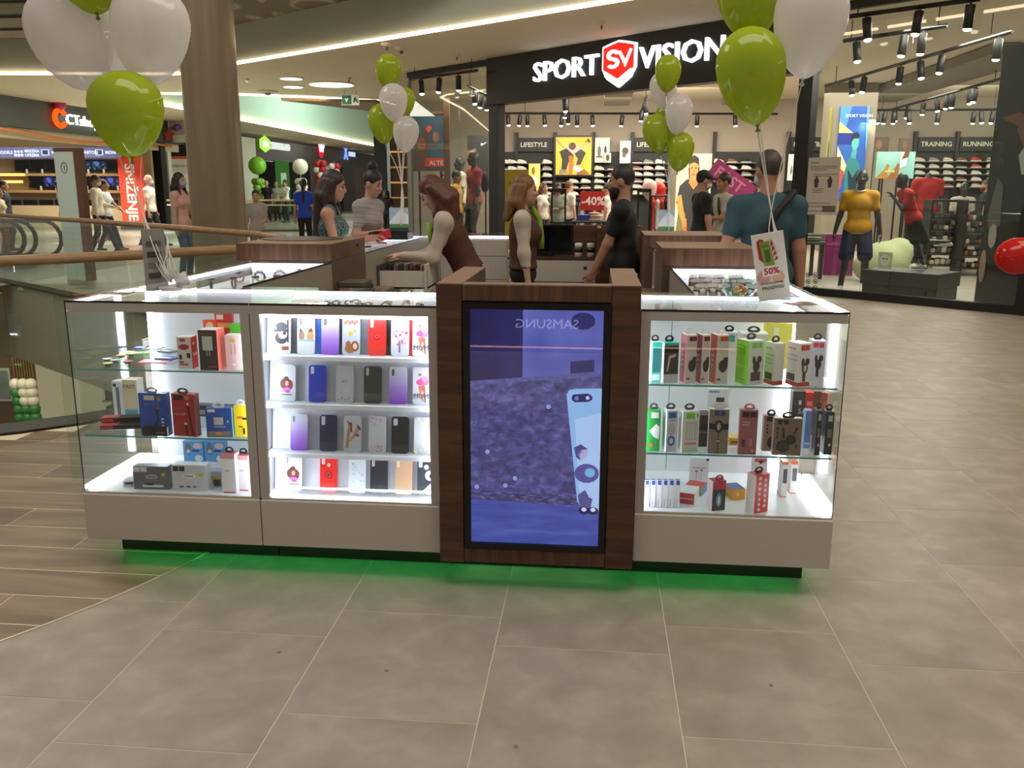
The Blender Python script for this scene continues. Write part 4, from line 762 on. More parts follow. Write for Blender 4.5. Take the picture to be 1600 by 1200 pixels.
carton('pale lilac box with a black claw holder near the right glass, upper shelf', 1268, 1290, 533, ZR[0], .13, .06, 0, '#cfcfe0', '#dadae6', None, '#2a2a2c', [('r', .1, .84, .45, .96, '#e03438'), ('r', .5, .84, .85, .96, '#d84448')]+holder('#24242a'))
carton('yellow pack at the back right of the upper shelf of the right case', 1196, 1238, 505, ZR[0], .36, .05, 0, '#f0e65a', '#e6d83a', None, None, [('r', .3, .6, .5, .9, '#fbf8d0')])
carton('white holder box behind the green one on the upper right shelf', 1158, 1200, 522, ZR[0], .2, .08, 0, '#eceae6', '#e6e6e2', None, '#2a2a2c', [('r', .3, .8, .6, .92, '#d4d84a'), ('o', .2, .3, .6, .6, '#9fa2a6')])
carton('teal and white box behind the copper one on the upper right shelf', 1128, 1152, 520, ZR[0], .17, .06, 0, '#eceef0', '#dfe6e8', None, '#2a2a2c', [('r', .2, .8, .8, .95, '#4cc0b8')])
carton('green headset box at the left of the middle shelf of the right case', 1011, 1032, 642, ZR[1], .04, .05, 0, '#1f8f3f', '#37b556', '#2aa04a', '#3a3a3c', [('r', .3, .82, .85, .96, '#d6d8d2'), PP((.2, .5), (.7, .68), (.95, .6), (.9, .3), (.5, .36))+('#e2e4e2',), ('o', .2, .1, .5, .2, '#d8503a')])
carton('white box with a blue charger picture on the middle shelf of the right case', 1039, 1057, 642, ZR[1], .035, .05, .25, '#d9dee8', '#eef1f6', '#f6f8fa', '#3a3a3c', [('r', .15, .82, .85, .96, '#2f68b8'), ('o', .1, .42, .8, .7, '#c9c2c0'), ('o', .1, .14, .8, .4, '#3a6fc0'), ('o', .25, .2, .65, .34, '#e2e8f4')], txt=[('N1', .4, .74, .014, '#3a4a6a')])
carton('white and green earphone box with hanger on the middle shelf of the right case', 1064, 1091, 643, ZR[1], .03, .055, .2, '#e9ece9', '#f2f4f3', '#fafafa', '#3a3a3c', [('r', .2, .82, .72, .96, '#79d44a'), ('o', .82, .85, .95, .95, '#c8a84a'), ('r', .2, .3, .9, .76, '#c9cecf'), ('r', .35, .34, .38, .7, '#fafafa'), ('r', .5, .34, .53, .7, '#fafafa'), ('r', .65, .34, .68, .7, '#fafafa'), ('r', .15, .2, .85, .25, '#d88a92'), ('r', .1, .06, .9, .14, '#c4e6c0')])
for i, (py, lb) in enumerate(((673, 'lower'), (652, 'upper'))):
    carton('%s black matte box of the pile behind the white green box' % lb, 1088, 1110, py, ZR[1]+.06*i, .12+.05*i, .08, .2, '#1c1d20', '#26272b', '#34363b', None, [('r', .5, .3, .9, .4, '#45474d')], h=.055)
carton('taupe box with a round black cable winder and white hanger on the middle right shelf', 1108, 1139, 640, ZR[1], .03, .03, 0, '#8c7f70', '#efeeea', '#f4f3f0', '#e6e4e0', [('r', .25, .86, .52, .97, '#2c4a80'), ('r', .55, .86, .8, .97, '#2c4a80'), ('r', 0, .55, 1, .68, '#17171a'), ('o', .28, .48, .72, .76, '#17171a'), ('o', .4, .53, .6, .71, '#b3ad9e'), ('r', .47, 0, .52, .48, '#5b5044'), ('r', .35, .26, .62, .32, '#35302a'), ('r', .38, .275, .59, .305, '#d9d6d0')])
carton('white price card box behind the taupe winder box', 1106, 1138, 608, ZR[1], .30, .02, 0, '#eef0f2', '#e6e8ea', None, None, [('r', .05, .92, .55, .96, '#6f9bd0'), ('r', .4, .72, .8, .82, '#3a3f44')])
carton('dusty pink cable box with rounded hanger on the middle right shelf', 1156, 1184, 641, ZR[1], .03, .03, 0, '#a9656c', '#c9848a', '#d69aa0', '#d78f9c', [('r', .12, .84, .5, .96, '#31161a'), ('r', .54, .84, .92, .96, '#31161a'), ('r', .15, .72, .6, .74, '#e6b8b8'), ('r', .15, .66, .5, .68, '#e6b8b8'), ('r', .15, .18, .35, .34, '#5b3a3c'), ('r', .6, .2, .75, .36, '#c48a8c'), ('o', .7, .06, .88, .12, '#c8b03a')])
carton('rear tan earphone box with black hanger on the middle right shelf', 1193, 1215, 650, ZR[1], .085, .03, 0, '#a3867a', '#c79a92', None, '#2a2a2c', [('r', .2, .84, .6, .97, '#241a18'), ('o', .2, .7, .35, .76, '#241a18'), ('o', .2, .6, .35, .66, '#241a18'), ('o', .2, .5, .35, .56, '#241a18'), ('o', .3, .08, 1.0, .42, '#2a2628')])
carton('front tan earphone box showing a black zip case on the middle right shelf', 1209, 1253, 654, ZR[1], .035, .03, 0, '#83705f', '#e8dcd4', '#f2d8cf', '#2a2a2c', [('r', .12, .84, .3, .96, '#241a18'), ('r', .34, .84, .52, .96, '#241a18'), ('o', .1, .68, .17, .76, '#241a18'), ('o', .1, .57, .17, .65, '#241a18'), ('o', .1, .46, .17, .54, '#241a18'), ('o', .12, .08, .6, .42, '#26262a'), ('o', .18, .14, .54, .37, '#3d3e42'), ('o', .44, .3, .82, .56, '#1e1e21'), PP((.3, .74), (.36, .74), (.4, .46), (.32, .46))+('#1a1a1c',), PP((.8, .78), (.86, .76), (.74, .56), (.7, .58))+('#1a1a1c',), ('o', .78, .2, .88, .3, '#4a3a34')])
carton('light blue slim box beside the black boxes on the middle right shelf', 1258, 1268, 642, ZR[1], .14, .04, 0, '#6fa0e0', '#86b2ea', None, None, [('r', .1, .1, .9, .15, '#e6f0ff')])
for i, (a, b) in enumerate(((1276, 1284), (1290, 1303))):
    carton(('left' if i == 0 else 'right')+' tall black cable box with ring hanger by the right glass', a, b, 642+2*i, ZR[1], .05+.01*i, .055, 0, '#2b2c31', '#1f1c2b', '#3a3b41', '#26262a', [('r', .3, .78, .8, .92, '#c9c9cc'), ('r', .3, .4, .8, .6, '#7a7c82'), ('r', .5, .2, .75, .26, '#e8e8ea'), ('r', .44, .3, .56, .6, '#6a6490', 'l')])
carton('tall charcoal box lettered with icons at the back right of the middle shelf', 1238, 1258, 612, ZR[1], .33, .05, 0, '#33373c', '#4a2024', None, None, [('r', .5, .7, .7, .8, '#d8dadc'), ('r', .15, .25, .35, .35, '#aab0b4'), ('r', .6, .2, .8, .3, '#aab0b4')], txt=[('5A', .45, .5, .03, '#c8ccd0')])
carton('tall red box at the back right of the middle shelf', 1258, 1271, 614, ZR[1], .33, .06, 0, '#c42024', '#d83034', None, None, [('r', .2, .7, .8, .8, '#e87a7a')])
carton('tall brown box at the back right of the middle shelf by the glass', 1271, 1292, 612, ZR[1], .34, .06, 0, '#6d5346', '#8a6656', None, None, [('r', .5, 0, 1, 1, '#a87460')])
carton('flat yellow box behind the taupe winder box', 1138, 1156, 683, ZR[1], .15, .06, 0, '#d8b04a', '#e6c25a', None, None, [('r', .2, .3, .8, .6, '#7a5a20')], h=.03)
for i in range(6):
    carton('%s slim white pen-like box with blue cap from the left on the bottom right shelf' % ['first', 'second', 'third', 'fourth', 'fifth', 'sixth'][i], 1007+9.6*i, 1014.5+9.6*i, 752, ZR[2], .05, .02, 0, '#f2f4fa', '#e2e6f0', '#3b56c8', None, [('r', .2, .82, .9, .98, '#3048b8'), ('r', .3, .05, .4, .3, '#9aa2b8')], tilt=-.12, group='slim white boxes with blue caps')
carton('white earphone box with hook at the back of the bottom right shelf', 1078, 1107, 716, ZR[2], .35, .03, 0, '#e9ebee', '#dfe2e6', None, None, [('r', .15, .62, .85, .64, '#8a8e92'), ('r', .35, .15, .38, .5, '#a6aaae'), ('r', .6, .15, .63, .5, '#a6aaae'), ('o', .28, .46, .42, .54, '#7c8084'), ('o', .55, .5, .7, .58, '#7c8084'), ('o', .85, .9, 1.0, 1.0, '#20264a')])
carton('flat white and red box lying on the bottom right shelf', 1065, 1090, 775, ZR[2], .10, .10, -.3, '#c84038', '#eef0f4', '#f2f4f6', None, [('r', .1, .45, .9, .52, '#f2d0cc')], h=.045)
carton('striped yellow and blue flat box behind the red one on the bottom right shelf', 1074, 1102, 762, ZR[2], .21, .08, -.4, '#e2b23a', '#3a78c0', '#c9402e', None, [('r', .4, .1, .7, .9, '#3a78c0')], h=.035)
carton('orange yellow battery box lying right of the pink charger box', 1138, 1160, 765, ZR[2], .17, .08, .3, '#e6a92a', '#c98a1c', '#4a5a90', None, [('o', .3, .3, .55, .7, '#f0cf7a')], h=.045)
carton('pink and black charger box with red hanger on the bottom right shelf', 1109, 1132, 752, ZR[2], .04, .045, .35, '#39404a', '#e8d4dc', '#a8283a', '#c23a48', [('r', 0, .72, 1, 1, '#d83c58'), ('o', .3, .12, .7, .6, '#7aa8c8'), ('o', .42, .2, .58, .5, '#e8f4fa'), ('r', .3, .35, .9, .62, '#2a2c34', 'r'), ('r', .2, .75, .9, .95, '#e86a80', 'r')])
carton('red box with rows of white dots and a white front on the bottom right shelf', 1172, 1200, 742, ZR[2], .03, .05, .55, '#e0383c', '#f4efec', '#c8343a', '#26262a', [('o', .22, .86-.135*j, .42, .95-.135*j, '#f8ecea') for j in range(7)]+[('o', .6, .80-.135*j, .8, .89-.135*j, '#f8ecea') for j in range(6)]+[('r', .3, .3, .5, .6, '#e8a8a0', 'r'), ('r', .6, .8, .85, .92, '#e0a020', 'r')])
for i, (a, b) in enumerate(((1222, 1231), (1236, 1246))):
    carton(('left' if i == 0 else 'right')+' slim white box with orange top standing at the back right, bottom shelf', a, b, 722, ZR[2], .22+.05*i, .07, 0, '#e6e2e0', '#f0eeec', '#e87a3a', None, [('r', 0, .92, 1, 1, '#e8743a'), ('r', .2, .4, .9, .8, '#4a4c50'), ('r', 0, 0, 1, .03, '#e87a4a'), ('r', 0, .94, 1, 1, '#e8743a', 'l'), ('r', 0, 0, 1, .03, '#e87a4a', 'l')])
carton('pink and white charger pack behind the red dotted box', 1176, 1198, 717, ZR[2], .28, .04, 0, '#e9dfe0', '#e0d2d4', '#d87a84', None, [('r', .1, .9, .9, 1, '#c8545c'), ('o', .4, .85, .7, .97, '#2a2224')])

# ---- phone cases
def grad_mat(name, stops, z0, z1):
    m = bpy.data.materials.new(name); m.use_nodes = True; nt = m.node_tree; b = nt.nodes['Principled BSDF']
    tc = nt.nodes.new('ShaderNodeTexCoord'); sp = nt.nodes.new('ShaderNodeSeparateXYZ'); mr = nt.nodes.new('ShaderNodeMapRange'); mr.inputs[1].default_value = z0; mr.inputs[2].default_value = z1
    n = nt.nodes.new('ShaderNodeTexNoise'); n.inputs['Scale'].default_value = 900; ad = nt.nodes.new('ShaderNodeMath'); ad.operation = 'MULTIPLY_ADD'; ad.inputs[1].default_value = .12
    r = nt.nodes.new('ShaderNodeValToRGB'); els = r.color_ramp.elements
    while len(els) < len(stops): els.new(.5)
    for e, (p, h) in zip(els, stops): e.position = p; e.color = (*lin(h), 1)
    nt.links.new(tc.outputs['Object'], sp.inputs[0]); nt.links.new(sp.outputs[2], mr.inputs[0]); nt.links.new(tc.outputs['Object'], n.inputs['Vector'])
    nt.links.new(n.outputs['Fac'], ad.inputs[0]); nt.links.new(mr.outputs[0], ad.inputs[2]); nt.links.new(ad.outputs[0], r.inputs[0]); nt.links.new(r.outputs[0], b.inputs['Base Color']); b.inputs['Roughness'].default_value = .3; return m
M_PURP = grad_mat('purple_fade', [(0.05, '#8a3fc4'), (0.5, '#a684d6'), (1.0, '#d4d8e4')], 0, .15)
def flowers(cs, seed, n=14, box=(.15, .2, .85, .6), r=.07):
    q = random.Random(seed); return [('o', u-r*.5*k, v-r*.25*k, u+r*.5*k, v+r*.25*k, q.choice(cs)) for u, v, k in [(q.uniform(box[0], box[2]), q.uniform(box[1], box[3]), q.uniform(.7, 2)) for _ in range(n)]]
LADY = [('o', .1, .34, .6, .62, '#5f2a28'), ('o', .35, .3, .85, .6, '#7a3434'), ('o', .3, .5, .62, .68, '#5b2624'), ('o', .4, .42, .6, .56, '#d9a590'), ('o', .25, .26, .75, .38, '#d86ad0'), ('o', .4, .24, .7, .3, '#b83aa8'), ('r', .2, .17, .8, .2, '#7a6a6a')]
MUMP = [('o', .3, .76, .5, .84, '#b07868'), ('o', .3, .5, .9, .74, '#e277a8'), ('o', .2, .52, .6, .68, '#d8548e'), ('o', .5, .6, .85, .78, '#ea9ac0'), PP((.3, .5), (.6, .52), (.5, .3), (.62, .1), (.55, .1), (.4, .3))+('#c8705c',), PP((.4, .5), (.7, .5), (.75, .06), (.68, .06), (.6, .35))+('#b85f50',)]
PC = [  # row, px, body colour, camera hole (u0,v0,u1,v1,colour) or None, prints, label, text
 (0, 437, '#d8dce0', None, [('o', .15, .62, .8, .84, '#46424e'), ('r', .05, .58, .9, .66, '#46424e'), ('o', .1, .26, .85, .58, '#2e2b33'), ('o', .3, .4, .8, .6, '#efe8e2'), ('o', .55, .5, .75, .6, '#2e2b33'), PP((.78, .9), (.88, .92), (.9, .3), (.82, .3))+('#3a3136',), ('r', .5, .1, .9, .2, '#8f3a2c')], 'clear case printed with a dark hooded figure', ()),
 (0, 475, '#e8eaf0', (.12, .78, .28, .95, '#8b9098'), [('o', .08, .36, .42, .62, '#a38060'), ('o', .55, .36, .95, .62, '#c79a5a'), PP((.1, .6), (.2, .7), (.34, .58))+('#5d6470',), PP((.6, .6), (.8, .72), (.9, .6))+('#8d2f34',), ('r', .1, .34, .95, .40, '#a8c4d4'), ('r', .3, .66, .8, .68, '#8a8a8a')], 'white case printed with two small gnomes', ()),
 (0, 513, M_PURP, (.14, .78, .3, .95, '#6f7078'), [], 'purple fading case on the top ledge', ()),
 (0, 546, '#c3cede', None, [('o', .15, .05, .75, .3, '#a0622f'), ('o', .5, .1, .95, .38, '#8a4e22'), ('o', .6, .16, .85, .32, '#e6d0b4'), ('o', .2, .2, .5, .38, '#9a5a2a'), ('o', .35, .5, .6, .64, '#e0b04a'), ('o', .6, .6, .8, .68, '#e0b86a')]+[('o', .1+.13*i, .8+.04*(i % 2), .24+.13*i, .9+.04*(i % 2), '#c07a5a') for i in range(6)], 'clear case printed with a brown squirrel and leaves', ()),
 (0, 587, '#e02a26', (.12, .74, .3, .95, '#f6dcda'), [('o', .3, .42, .72, .6, '#8f1412'), ('o', .36, .445, .66, .575, '#e04a44'), ('o', .43, .475, .59, .545, '#a01a18')], 'red case with a ring grip on the top ledge', ()),
 (0, 623, '#dfe4f2', None, flowers(['#d86a9a', '#7a4ab0', '#d8503a', '#e2a0c0', '#9a3a6a'], 3, 20, (.15, .3, .9, .66))+[('r', .45, .1, .52, .4, '#8a5a6a')], 'white case printed with a bunch of red and violet flowers', ()),
 (0, 657, '#eef0f6', None, MUMP, 'white case printed with a pink dancer on the top ledge', (('MUM', .05, .17, .028, '#3a4048'),)),
 (1, 445, '#d5dae2', None, LADY, 'grey-rimmed case printed with a brown-haired woman, second ledge', ()),
 (1, 493, '#1238b4', (.12, .76, .3, .96, '#d8dcf2'), [], 'plain royal blue case', ()),
 (1, 536, '#cfd2da', None, [('o', .45, .3, .7, .42, '#efeae8'), ('o', .52, .34, .62, .39, '#b9a0a0'), ('o', .35, .55, .45, .6, '#7a7a80'), ('o', .52, .56, .6, .6, '#7a7a80')]+[('o', .1+.2*i, .06+.04*(i % 2), .2+.2*i, .11+.04*(i % 2), '#a89a9c') for i in range(4)], 'clear case sprinkled with tiny pale flowers', ()),
 (1, 580, '#2b2f36', (.12, .74, .28, .96, '#c9ccd2'), [], 'plain black case on the second ledge', ()),
 (1, 620, M_PURP, (.15, .76, .27, .94, '#3a3440'), [], 'purple fading case on the second ledge', ()),
 (1, 657, '#dde0ea', None, MUMP, 'white case printed with a pink dancer on the second ledge', (('MUM', .05, .17, .028, '#3a4048'),)),
 (2, 464, M_PURP, (.14, .78, .26, .95, '#77737e'), [], 'purple fading case on the third ledge', ()),
 (2, 510, '#232b4e', (.1, .72, .32, .96, '#cdd1de'), [('r', .02, .83, .98, .84, '#323c66'), ('r', .5, .25, .51, .82, '#323c66')], 'navy case with stitched seams', ()),
 (2, 548, '#d3d6dc', None, [PP((.1, .12), (.3, .12), (.35, .5), (.5, .75), (.2, .86), (.25, .7))+('#b98a66',), PP((.3, .3), (.4, .28), (.8, .5), (.95, .7), (.8, .75), (.6, .52))+('#c59873',), PP((.1, .88), (.3, .8), (.45, .82), (.5, .55), (.4, .54), (.38, .74))+('#6a2a24',), PP((.75, .78), (.95, .68), (.98, .6), (.85, .62))+('#8a2f28',), PP((.6, .48), (.9, .5), (.85, .42))+('#7a2a26',)], 'clear case printed with two legs in red high heels', ()),
 (2, 587, '#dcdfe6', None, flowers(['#e6a6c8', '#d98ab8', '#f0c2da'], 5, 16, (.1, .74, .7, .96), .05)+flowers(['#e6a6c8', '#d98ab8', '#c87aa8'], 6, 14, (.4, .04, .9, .2), .05), 'clear case with pink blossom in two corners', ()),
 (2, 623, '#1d2126', (.12, .76, .36, .95, '#cfd4dc'), [], 'black case with a square camera hole', ()),
 (2, 659, '#dfe2e4', None, flowers(['#e6dcc4', '#d8cdb4', '#f4efe2'], 9, 26, (.1, .86, .95, .98), .06)+flowers(['#e6d2cc', '#f6f0e8'], 8, 18, (.3, .04, .98, .16), .06), 'clear case with cream lace edges', ()),
 (3, 456, '#e6e8ee', (.08, .74, .2, .96, '#8b9098'), LADY, 'white case printed with a brown-haired woman, bottom ledge', ()),
 (3, 511, '#dd2320', (.1, .76, .3, .95, '#f0d4d2'), [('o', .42, .69, .62, .8, '#e9c4c0'), ('o', .28, .36, .72, .58, '#7a100e'), ('o', .33, .385, .67, .555, '#c23a34'), ('o', .42, .43, .58, .51, '#8a1614')], 'red case with ring grip and fingerprint hole, bottom ledge', ()),
 (3, 556, '#dfe6ea', None, flowers(['#8ad0c8', '#e6a6b8', '#b8dce4'], 12, 14, (.2, .3, .9, .8), .08), 'clear case with pale turquoise blooms', ()),
 (3, 590, '#272b31', (.1, .74, .26, .95, '#c3c7ce'), [], 'plain black case on the bottom ledge', ()),
 (3, 629, '#cda583', (.1, .74, .28, .96, '#e6d6c6'), [], 'plain sand coloured case', ()),
 (3, 664, '#3a3f46', (.08, .76, .3, .96, '#d4d8de'), [('o', .38, .7, .66, .84, '#e4e6ea'), ('o', .45, .4, 1.0, .68, '#d8dbe0'), ('o', .7, .46, .95, .6, '#22252a'), PP((.6, .02), (1, .02), (1, .3), (.8, .34), (.3, .1))+('#e8eaee',)], 'black case printed with a white eye', ()),
]
for row, px, c, cam_, prs, lb, tx in PC:
    z = ROWZ[row]+.0006; p = atY(px, 500+76*row, .09); w, h = .072, .150
    x_ = min(max(p.x, .80+.01), 1.445)
    t = thing('phone_case', lb, 'phone case', (x_, .092, z), 0, 'phone cases on display'); t.rotation_euler = (-.17, 0, 0)
    T = TR((-w/2, 0, 0)); m = c if not isinstance(c, str) else M(c, .28, noise=.02, coat=.3)
    MB().prism(rrect(0, 0, w, h, .012), -.0, .008, TR((-w/2, .008, 0), 0, PI/2)).build('shell', m, t)
    if cam_: MB().card([(-w/2+x2, z2) for x2, z2 in rrect(cam_[0]*w, cam_[1]*h, cam_[2]*w, cam_[3]*h, .004)], .0006, None, 0).build('camera_hole', M(cam_[4], .4, noise=0), t)
    by = {}
    for i, pr in enumerate(prs): by.setdefault(pr[5], []).append((i, pr))
    for col_, L in by.items():
        q = MB()
        for i, pr in L: q.card([(-w/2+u*w, v*h) for u, v in (fpoly(*pr[:5]) if pr[0] in 'ro' else pr[1])], .0003+.00012*i, None, -.0001)
        q.build('print', M(col_, .4, noise=0), t)
    for s_, u, v, sz, cc in tx: words(s_, sz, M(cc, .4, noise=0), t, TR((-w/2+u*w, -.0026, v*h)), 'print', .0002)
# stacked spare cases behind the top row
for i, (px, c, lb) in enumerate(((495, '#2a5bb0', 'blue spare phone case'), (458, '#4a4d55', 'grey spare phone case'), (530, '#1e2230', 'dark spare phone case'), (566, '#6f747c', 'steel grey spare phone case'), (605, '#16181e', 'black spare phone case'), (641, '#e03a34', 'red spare phone case'))):
    p = atY(px, 500, .105); t = thing('phone_case', lb+' standing behind the top row', 'phone case', (p.x, .106, ROWZ[0]+.0006), 0, 'spare phone cases'); t.rotation_euler = (-.17, 0, 0)
    MB().prism(rrect(-.035, 0, .035, .152, .012), 0, .006, TR((0, .006, 0), 0, PI/2)).build('shell', M(c, .3), t); MB().card(rrect(-.028, .115, -.014, .145, .004), .0006, None, 0).build('camera_hole', M('#c8c8cc', .4), t)
# straps and cables in the tray above the phone cases
for i in range(7):
    x_ = .93+.075*i; t = thing('wrist_strap', '%s looped strap from the left in the tray above the phone cases' % ['first', 'second', 'third', 'fourth', 'fifth', 'sixth', 'seventh'][i], 'strap', (x_, .20+.04*(i % 3), 1.0765), .3*i, 'straps in the top tray')
    c = ['#e6e2dc', '#1d3f34', '#8a2a3c', '#20222a', '#23252b', '#c9a06a', '#2b3550'][i]
    MB().tube([(.032*math.cos(a*PI/8), .014*math.sin(a*PI/8), .012+.008*math.sin(a*PI/4)) for a in range(16)], .0025, 6, closed=True).build('band', M(c, .5), t, True); MB().bbox((.024, -.008, .004), (.036, .008, .02), .002).build('clasp', M('#b0a89c', .35, .5), t)
# sunglasses-like neckbands in the left counter
for i in range(8):
    x_ = .13+.09*(i % 4); y_ = 1.05+.36*(i//4)+.07*(i % 4); t = thing('wrist_watch', '%s %s wrist watch lying in the left side counter' % (['first', 'second', 'third', 'fourth', 'fifth', 'sixth', 'seventh', 'eighth'][i], ['black', 'grey', 'dark', 'steel', 'pink', 'black', 'red', 'pale'][i]), 'watch', (x_, y_, 1.0355), .5+.2*i, 'wrist watches in the left side counter')
    c = ['#17181b', '#8a8d92', '#24262a', '#5e6268', '#d8a8b0', '#17181b', '#c4202a', '#d6d2cc'][i]
    MB().tube([(0, .030*math.cos(a*PI/8), .031+.024*math.sin(a*PI/8)) for a in range(16)], .006, 6, closed=True).build('band', M(c, .4), t, True); MB().bbox((-.016, -.014, .051), (.016, .014, .064), .003).build('dial', M('#1a1b1e', .2), t); MB().lathe([(.03, 0), (.03, .003)], 16).build('stand', M('#f0f0f2', .4), t)
# packaged cables in the right counter
q = random.Random(5)
for i in range(18):
    cx = 2.60+.055*(i % 6); cy = 1.06+.24*(i//6)+.03*(i % 2); c = q.choice(['#2a2a30', '#4a4652', '#6a5f63', '#8a2a36', '#3a4050', '#22242a'])
    t = thing('cable_pack', '%s pack in the %s row of packaged cables, right side counter' % (['first', 'second', 'third', 'fourth', 'fifth', 'sixth'][i % 6], ['front', 'middle', 'back'][i//6]), 'pack', (cx, cy, 1.0395), q.uniform(-.3, .3), 'packaged cables'); t.rotation_euler = (-.95, 0, q.uniform(-.25, .25))
    MB().bbox((-.022, -.005, 0), (.022, .005, .085), .002).build('pouch', M(c, .25), t); MB().box((-.022, -.006, .06), (.022, .006, .088)).build('header', M(q.choice(['#e4e2ea', '#d8d4dc', '#c8c6d0']), .4), t); MB().card(circ(0, .035, .014), .001, None, -.0055).build('cable_coil', M('#d6d4da', .4), t)
# pieces on the rear left counter
for i in range(8):
    tag(MB().tube([(.035*math.cos(a*PI/6), .02*math.sin(a*PI/6), .006) for a in range(12)], .005, 6, closed=True, T=TR((.12+.09*(i % 4), 3.1+.45*(i//4)+.1*(i % 2), T0+.001), .4*i)).build('bracelet', M(['#2b2b30', '#8a6a3a', '#a0a0a4', '#5a2a3a'][i % 4], .4), None, True), '%s dark loop bracelet on the rear left counter' % ['first', 'second', 'third', 'fourth', 'fifth', 'sixth', 'seventh', 'eighth'][i], 'bracelet', 'bracelets on the rear left counter')
wb = thing('white_box', 'white flat box on the counter in front of the two leaning women', 'box', (.16, 2.95, T0+.001)); MB().bbox((-.13, -.06, 0), (.13, .06, .045), .002).build('carton', M('#d9dbe0', .4), wb); MB().box((-.131, -.062, .03), (.131, .062, .0465)).build('lid', M('#eceef2', .4), wb)
bt = thing('black_tray', 'black shallow tray on the rear left counter before the saleswoman', 'tray', (.30, 4.35, T0+.001)); MB().bbox((-.17, -.12, 0), (.17, .12, .008), .002).build('floor', M('#0e0e10', .4), bt)
for lo, hi in (((-.17, -.12, .008), (.17, -.112, .06)), ((-.17, .112, .008), (.17, .12, .06)), ((-.17, -.112, .008), (-.162, .112, .06)), ((.162, -.112, .008), (.17, .112, .06))): MB().box(lo, hi).build('rim', M('#0e0e10', .4), bt)
# tent card, fish bowl and menu cards on the front corner tops
sgn = thing('promotion_sign', 'slanted white acrylic card announcing 50 percent off beside the glass bowl', 'sign', (2.80, .34, T0+.001), -.10)
pA, pB = atY(1183, 375, .30), atY(1228, 375, .30); W_, H_ = .124, .27
T = TR((0, 0, 0), 0, .08, -.19); MB().bbox((-W_/2, -.002, 0), (W_/2, .002, H_), .0015, T).build('card', M('#e9e2d8', .3), sgn); MB().box((-W_/2, -.03, 0), (W_/2, .05, .003)).build('foot', GLASS('#eef6f4'), sgn)
def spr(poly, c, l=0): MB().card([(x-W_/2, z) for x, z in poly], .0004, T, -.0022-.0004*l).build('print', M(c, .4, noise=0), sgn)
spr([(.018, .24), (.03, .25), (.045, .245), (.04, .15), (.02, .17)], '#a8262c'); spr([(.062, .245), (.075, .25), (.098, .19), (.072, .15)], '#d9cbc0'); 
for k in range(4): spr([(.070+.005*k, .236-.022*k), (.074+.006*k, .240-.022*k), (.082+.0035*k, .222-.02*k), (.070+.002*k, .215-.02*k)], '#b02a30', 1)
spr([(.028, .238), (.066, .238), (.078, .14), (.038, .14)], '#7f9a3c', 1); spr([(.042, .205), (.064, .205), (.064, .155), (.046, .155)], '#4d6a24', 2); spr([(.034, .225), (.062, .225), (.062, .215), (.034, .215)], '#567a2a', 2)
spr(circ(.03, .095, .026), '#d49a92', 1); spr(circ(.085, .09, .024), '#d8b090', 1); spr(rect(.026, .098, .092, .138), '#f4ece4', 2)
words('50%', .036, M('#b3202a', .4, noise=0), sgn, T @ TR((-.030, -.0042, .106)), 'print', .0003, .0008); words('NA DRUGI JEFTINIJI', .0105, M('#30242a', .4, noise=0), sgn, T @ TR((-.050, -.0042, .066)), 'print', .0003); words('PROIZVOD', .017, M('#30242a', .4, noise=0), sgn, T @ TR((-.044, -.0042, .045)), 'print', .0003, .0003)
bw = thing('glass_bowl', 'round glass bowl of sweets on the right counter corner', 'bowl', (2.66, .36, T0+.001)); MB().lathe([(.03, 0), (.05, .008), (.068, .035), (.07, .06), (.060, .085), (.057, .085), (.067, .06), (.065, .037), (.048, .012), (.02, .006)], 28, caps=False).build('bowl', GLASS('#f4fbfa', 1.35), bw, True)
for i in range(14):
    a = i*2.4; rr = .012+.03*(i % 4)/3; tag(MB().ball((0, 0, 0), (.012, .009, .007), 8, 6).build('sweet', M(['#d8742a', '#c8382a', '#e0b23a', '#e8e2d8', '#6a8a3a'][i % 5], .4), None, True, TR((2.66+rr*math.cos(a), .36+rr*math.sin(a), T0+.020+.012*(i//5)), a)), '%s wrapped sweet in the glass bowl on the right counter' % ['orange', 'red', 'yellow', 'white', 'green'][i % 5], 'sweet', ['orange', 'red', 'yellow', 'white', 'green'][i % 5]+' sweets in the bowl')
for nm, lb, x_, y_, rz in (('menu_card', 'brown price leaflet lying on the right corner glass top', 2.87, .20, .35), ('menu_card', 'brown price leaflet lying on the left corner glass top', .10, .22, .1)):
    t = thing(nm, lb, 'leaflet', (x_, y_, T0+.001), rz); MB().box((-.055, -.04, 0), (.055, .04, .002)).build('sheet', M('#6e5546', .5), t); MB().box((-.045, -.02, .002), (.0, .02, .0024)).build('print', M('#b59a84', .5), t)
g2 = thing('acrylic_holder', 'narrow upright acrylic leaflet holder beside the left balloon weight', 'holder', (.20, .36, T0+.001), .95); MB().bbox((-.05, -.004, 0), (.05, .004, .26), .001).build('panel', M('#8b8680', .25, alpha=.8), g2); MB().box((-.05, -.03, 0), (.05, .03, .003)).build('foot', GLASS('#eef6f4'), g2)
for k in range(4): MB().card(rect(-.035, .05+.045*k, .02+.004*k, .075+.045*k), .0005, None, -.0043).build('print', M(['#3a3836', '#6a6560', '#2c2a2a', '#514c48'][k], .5), g2)
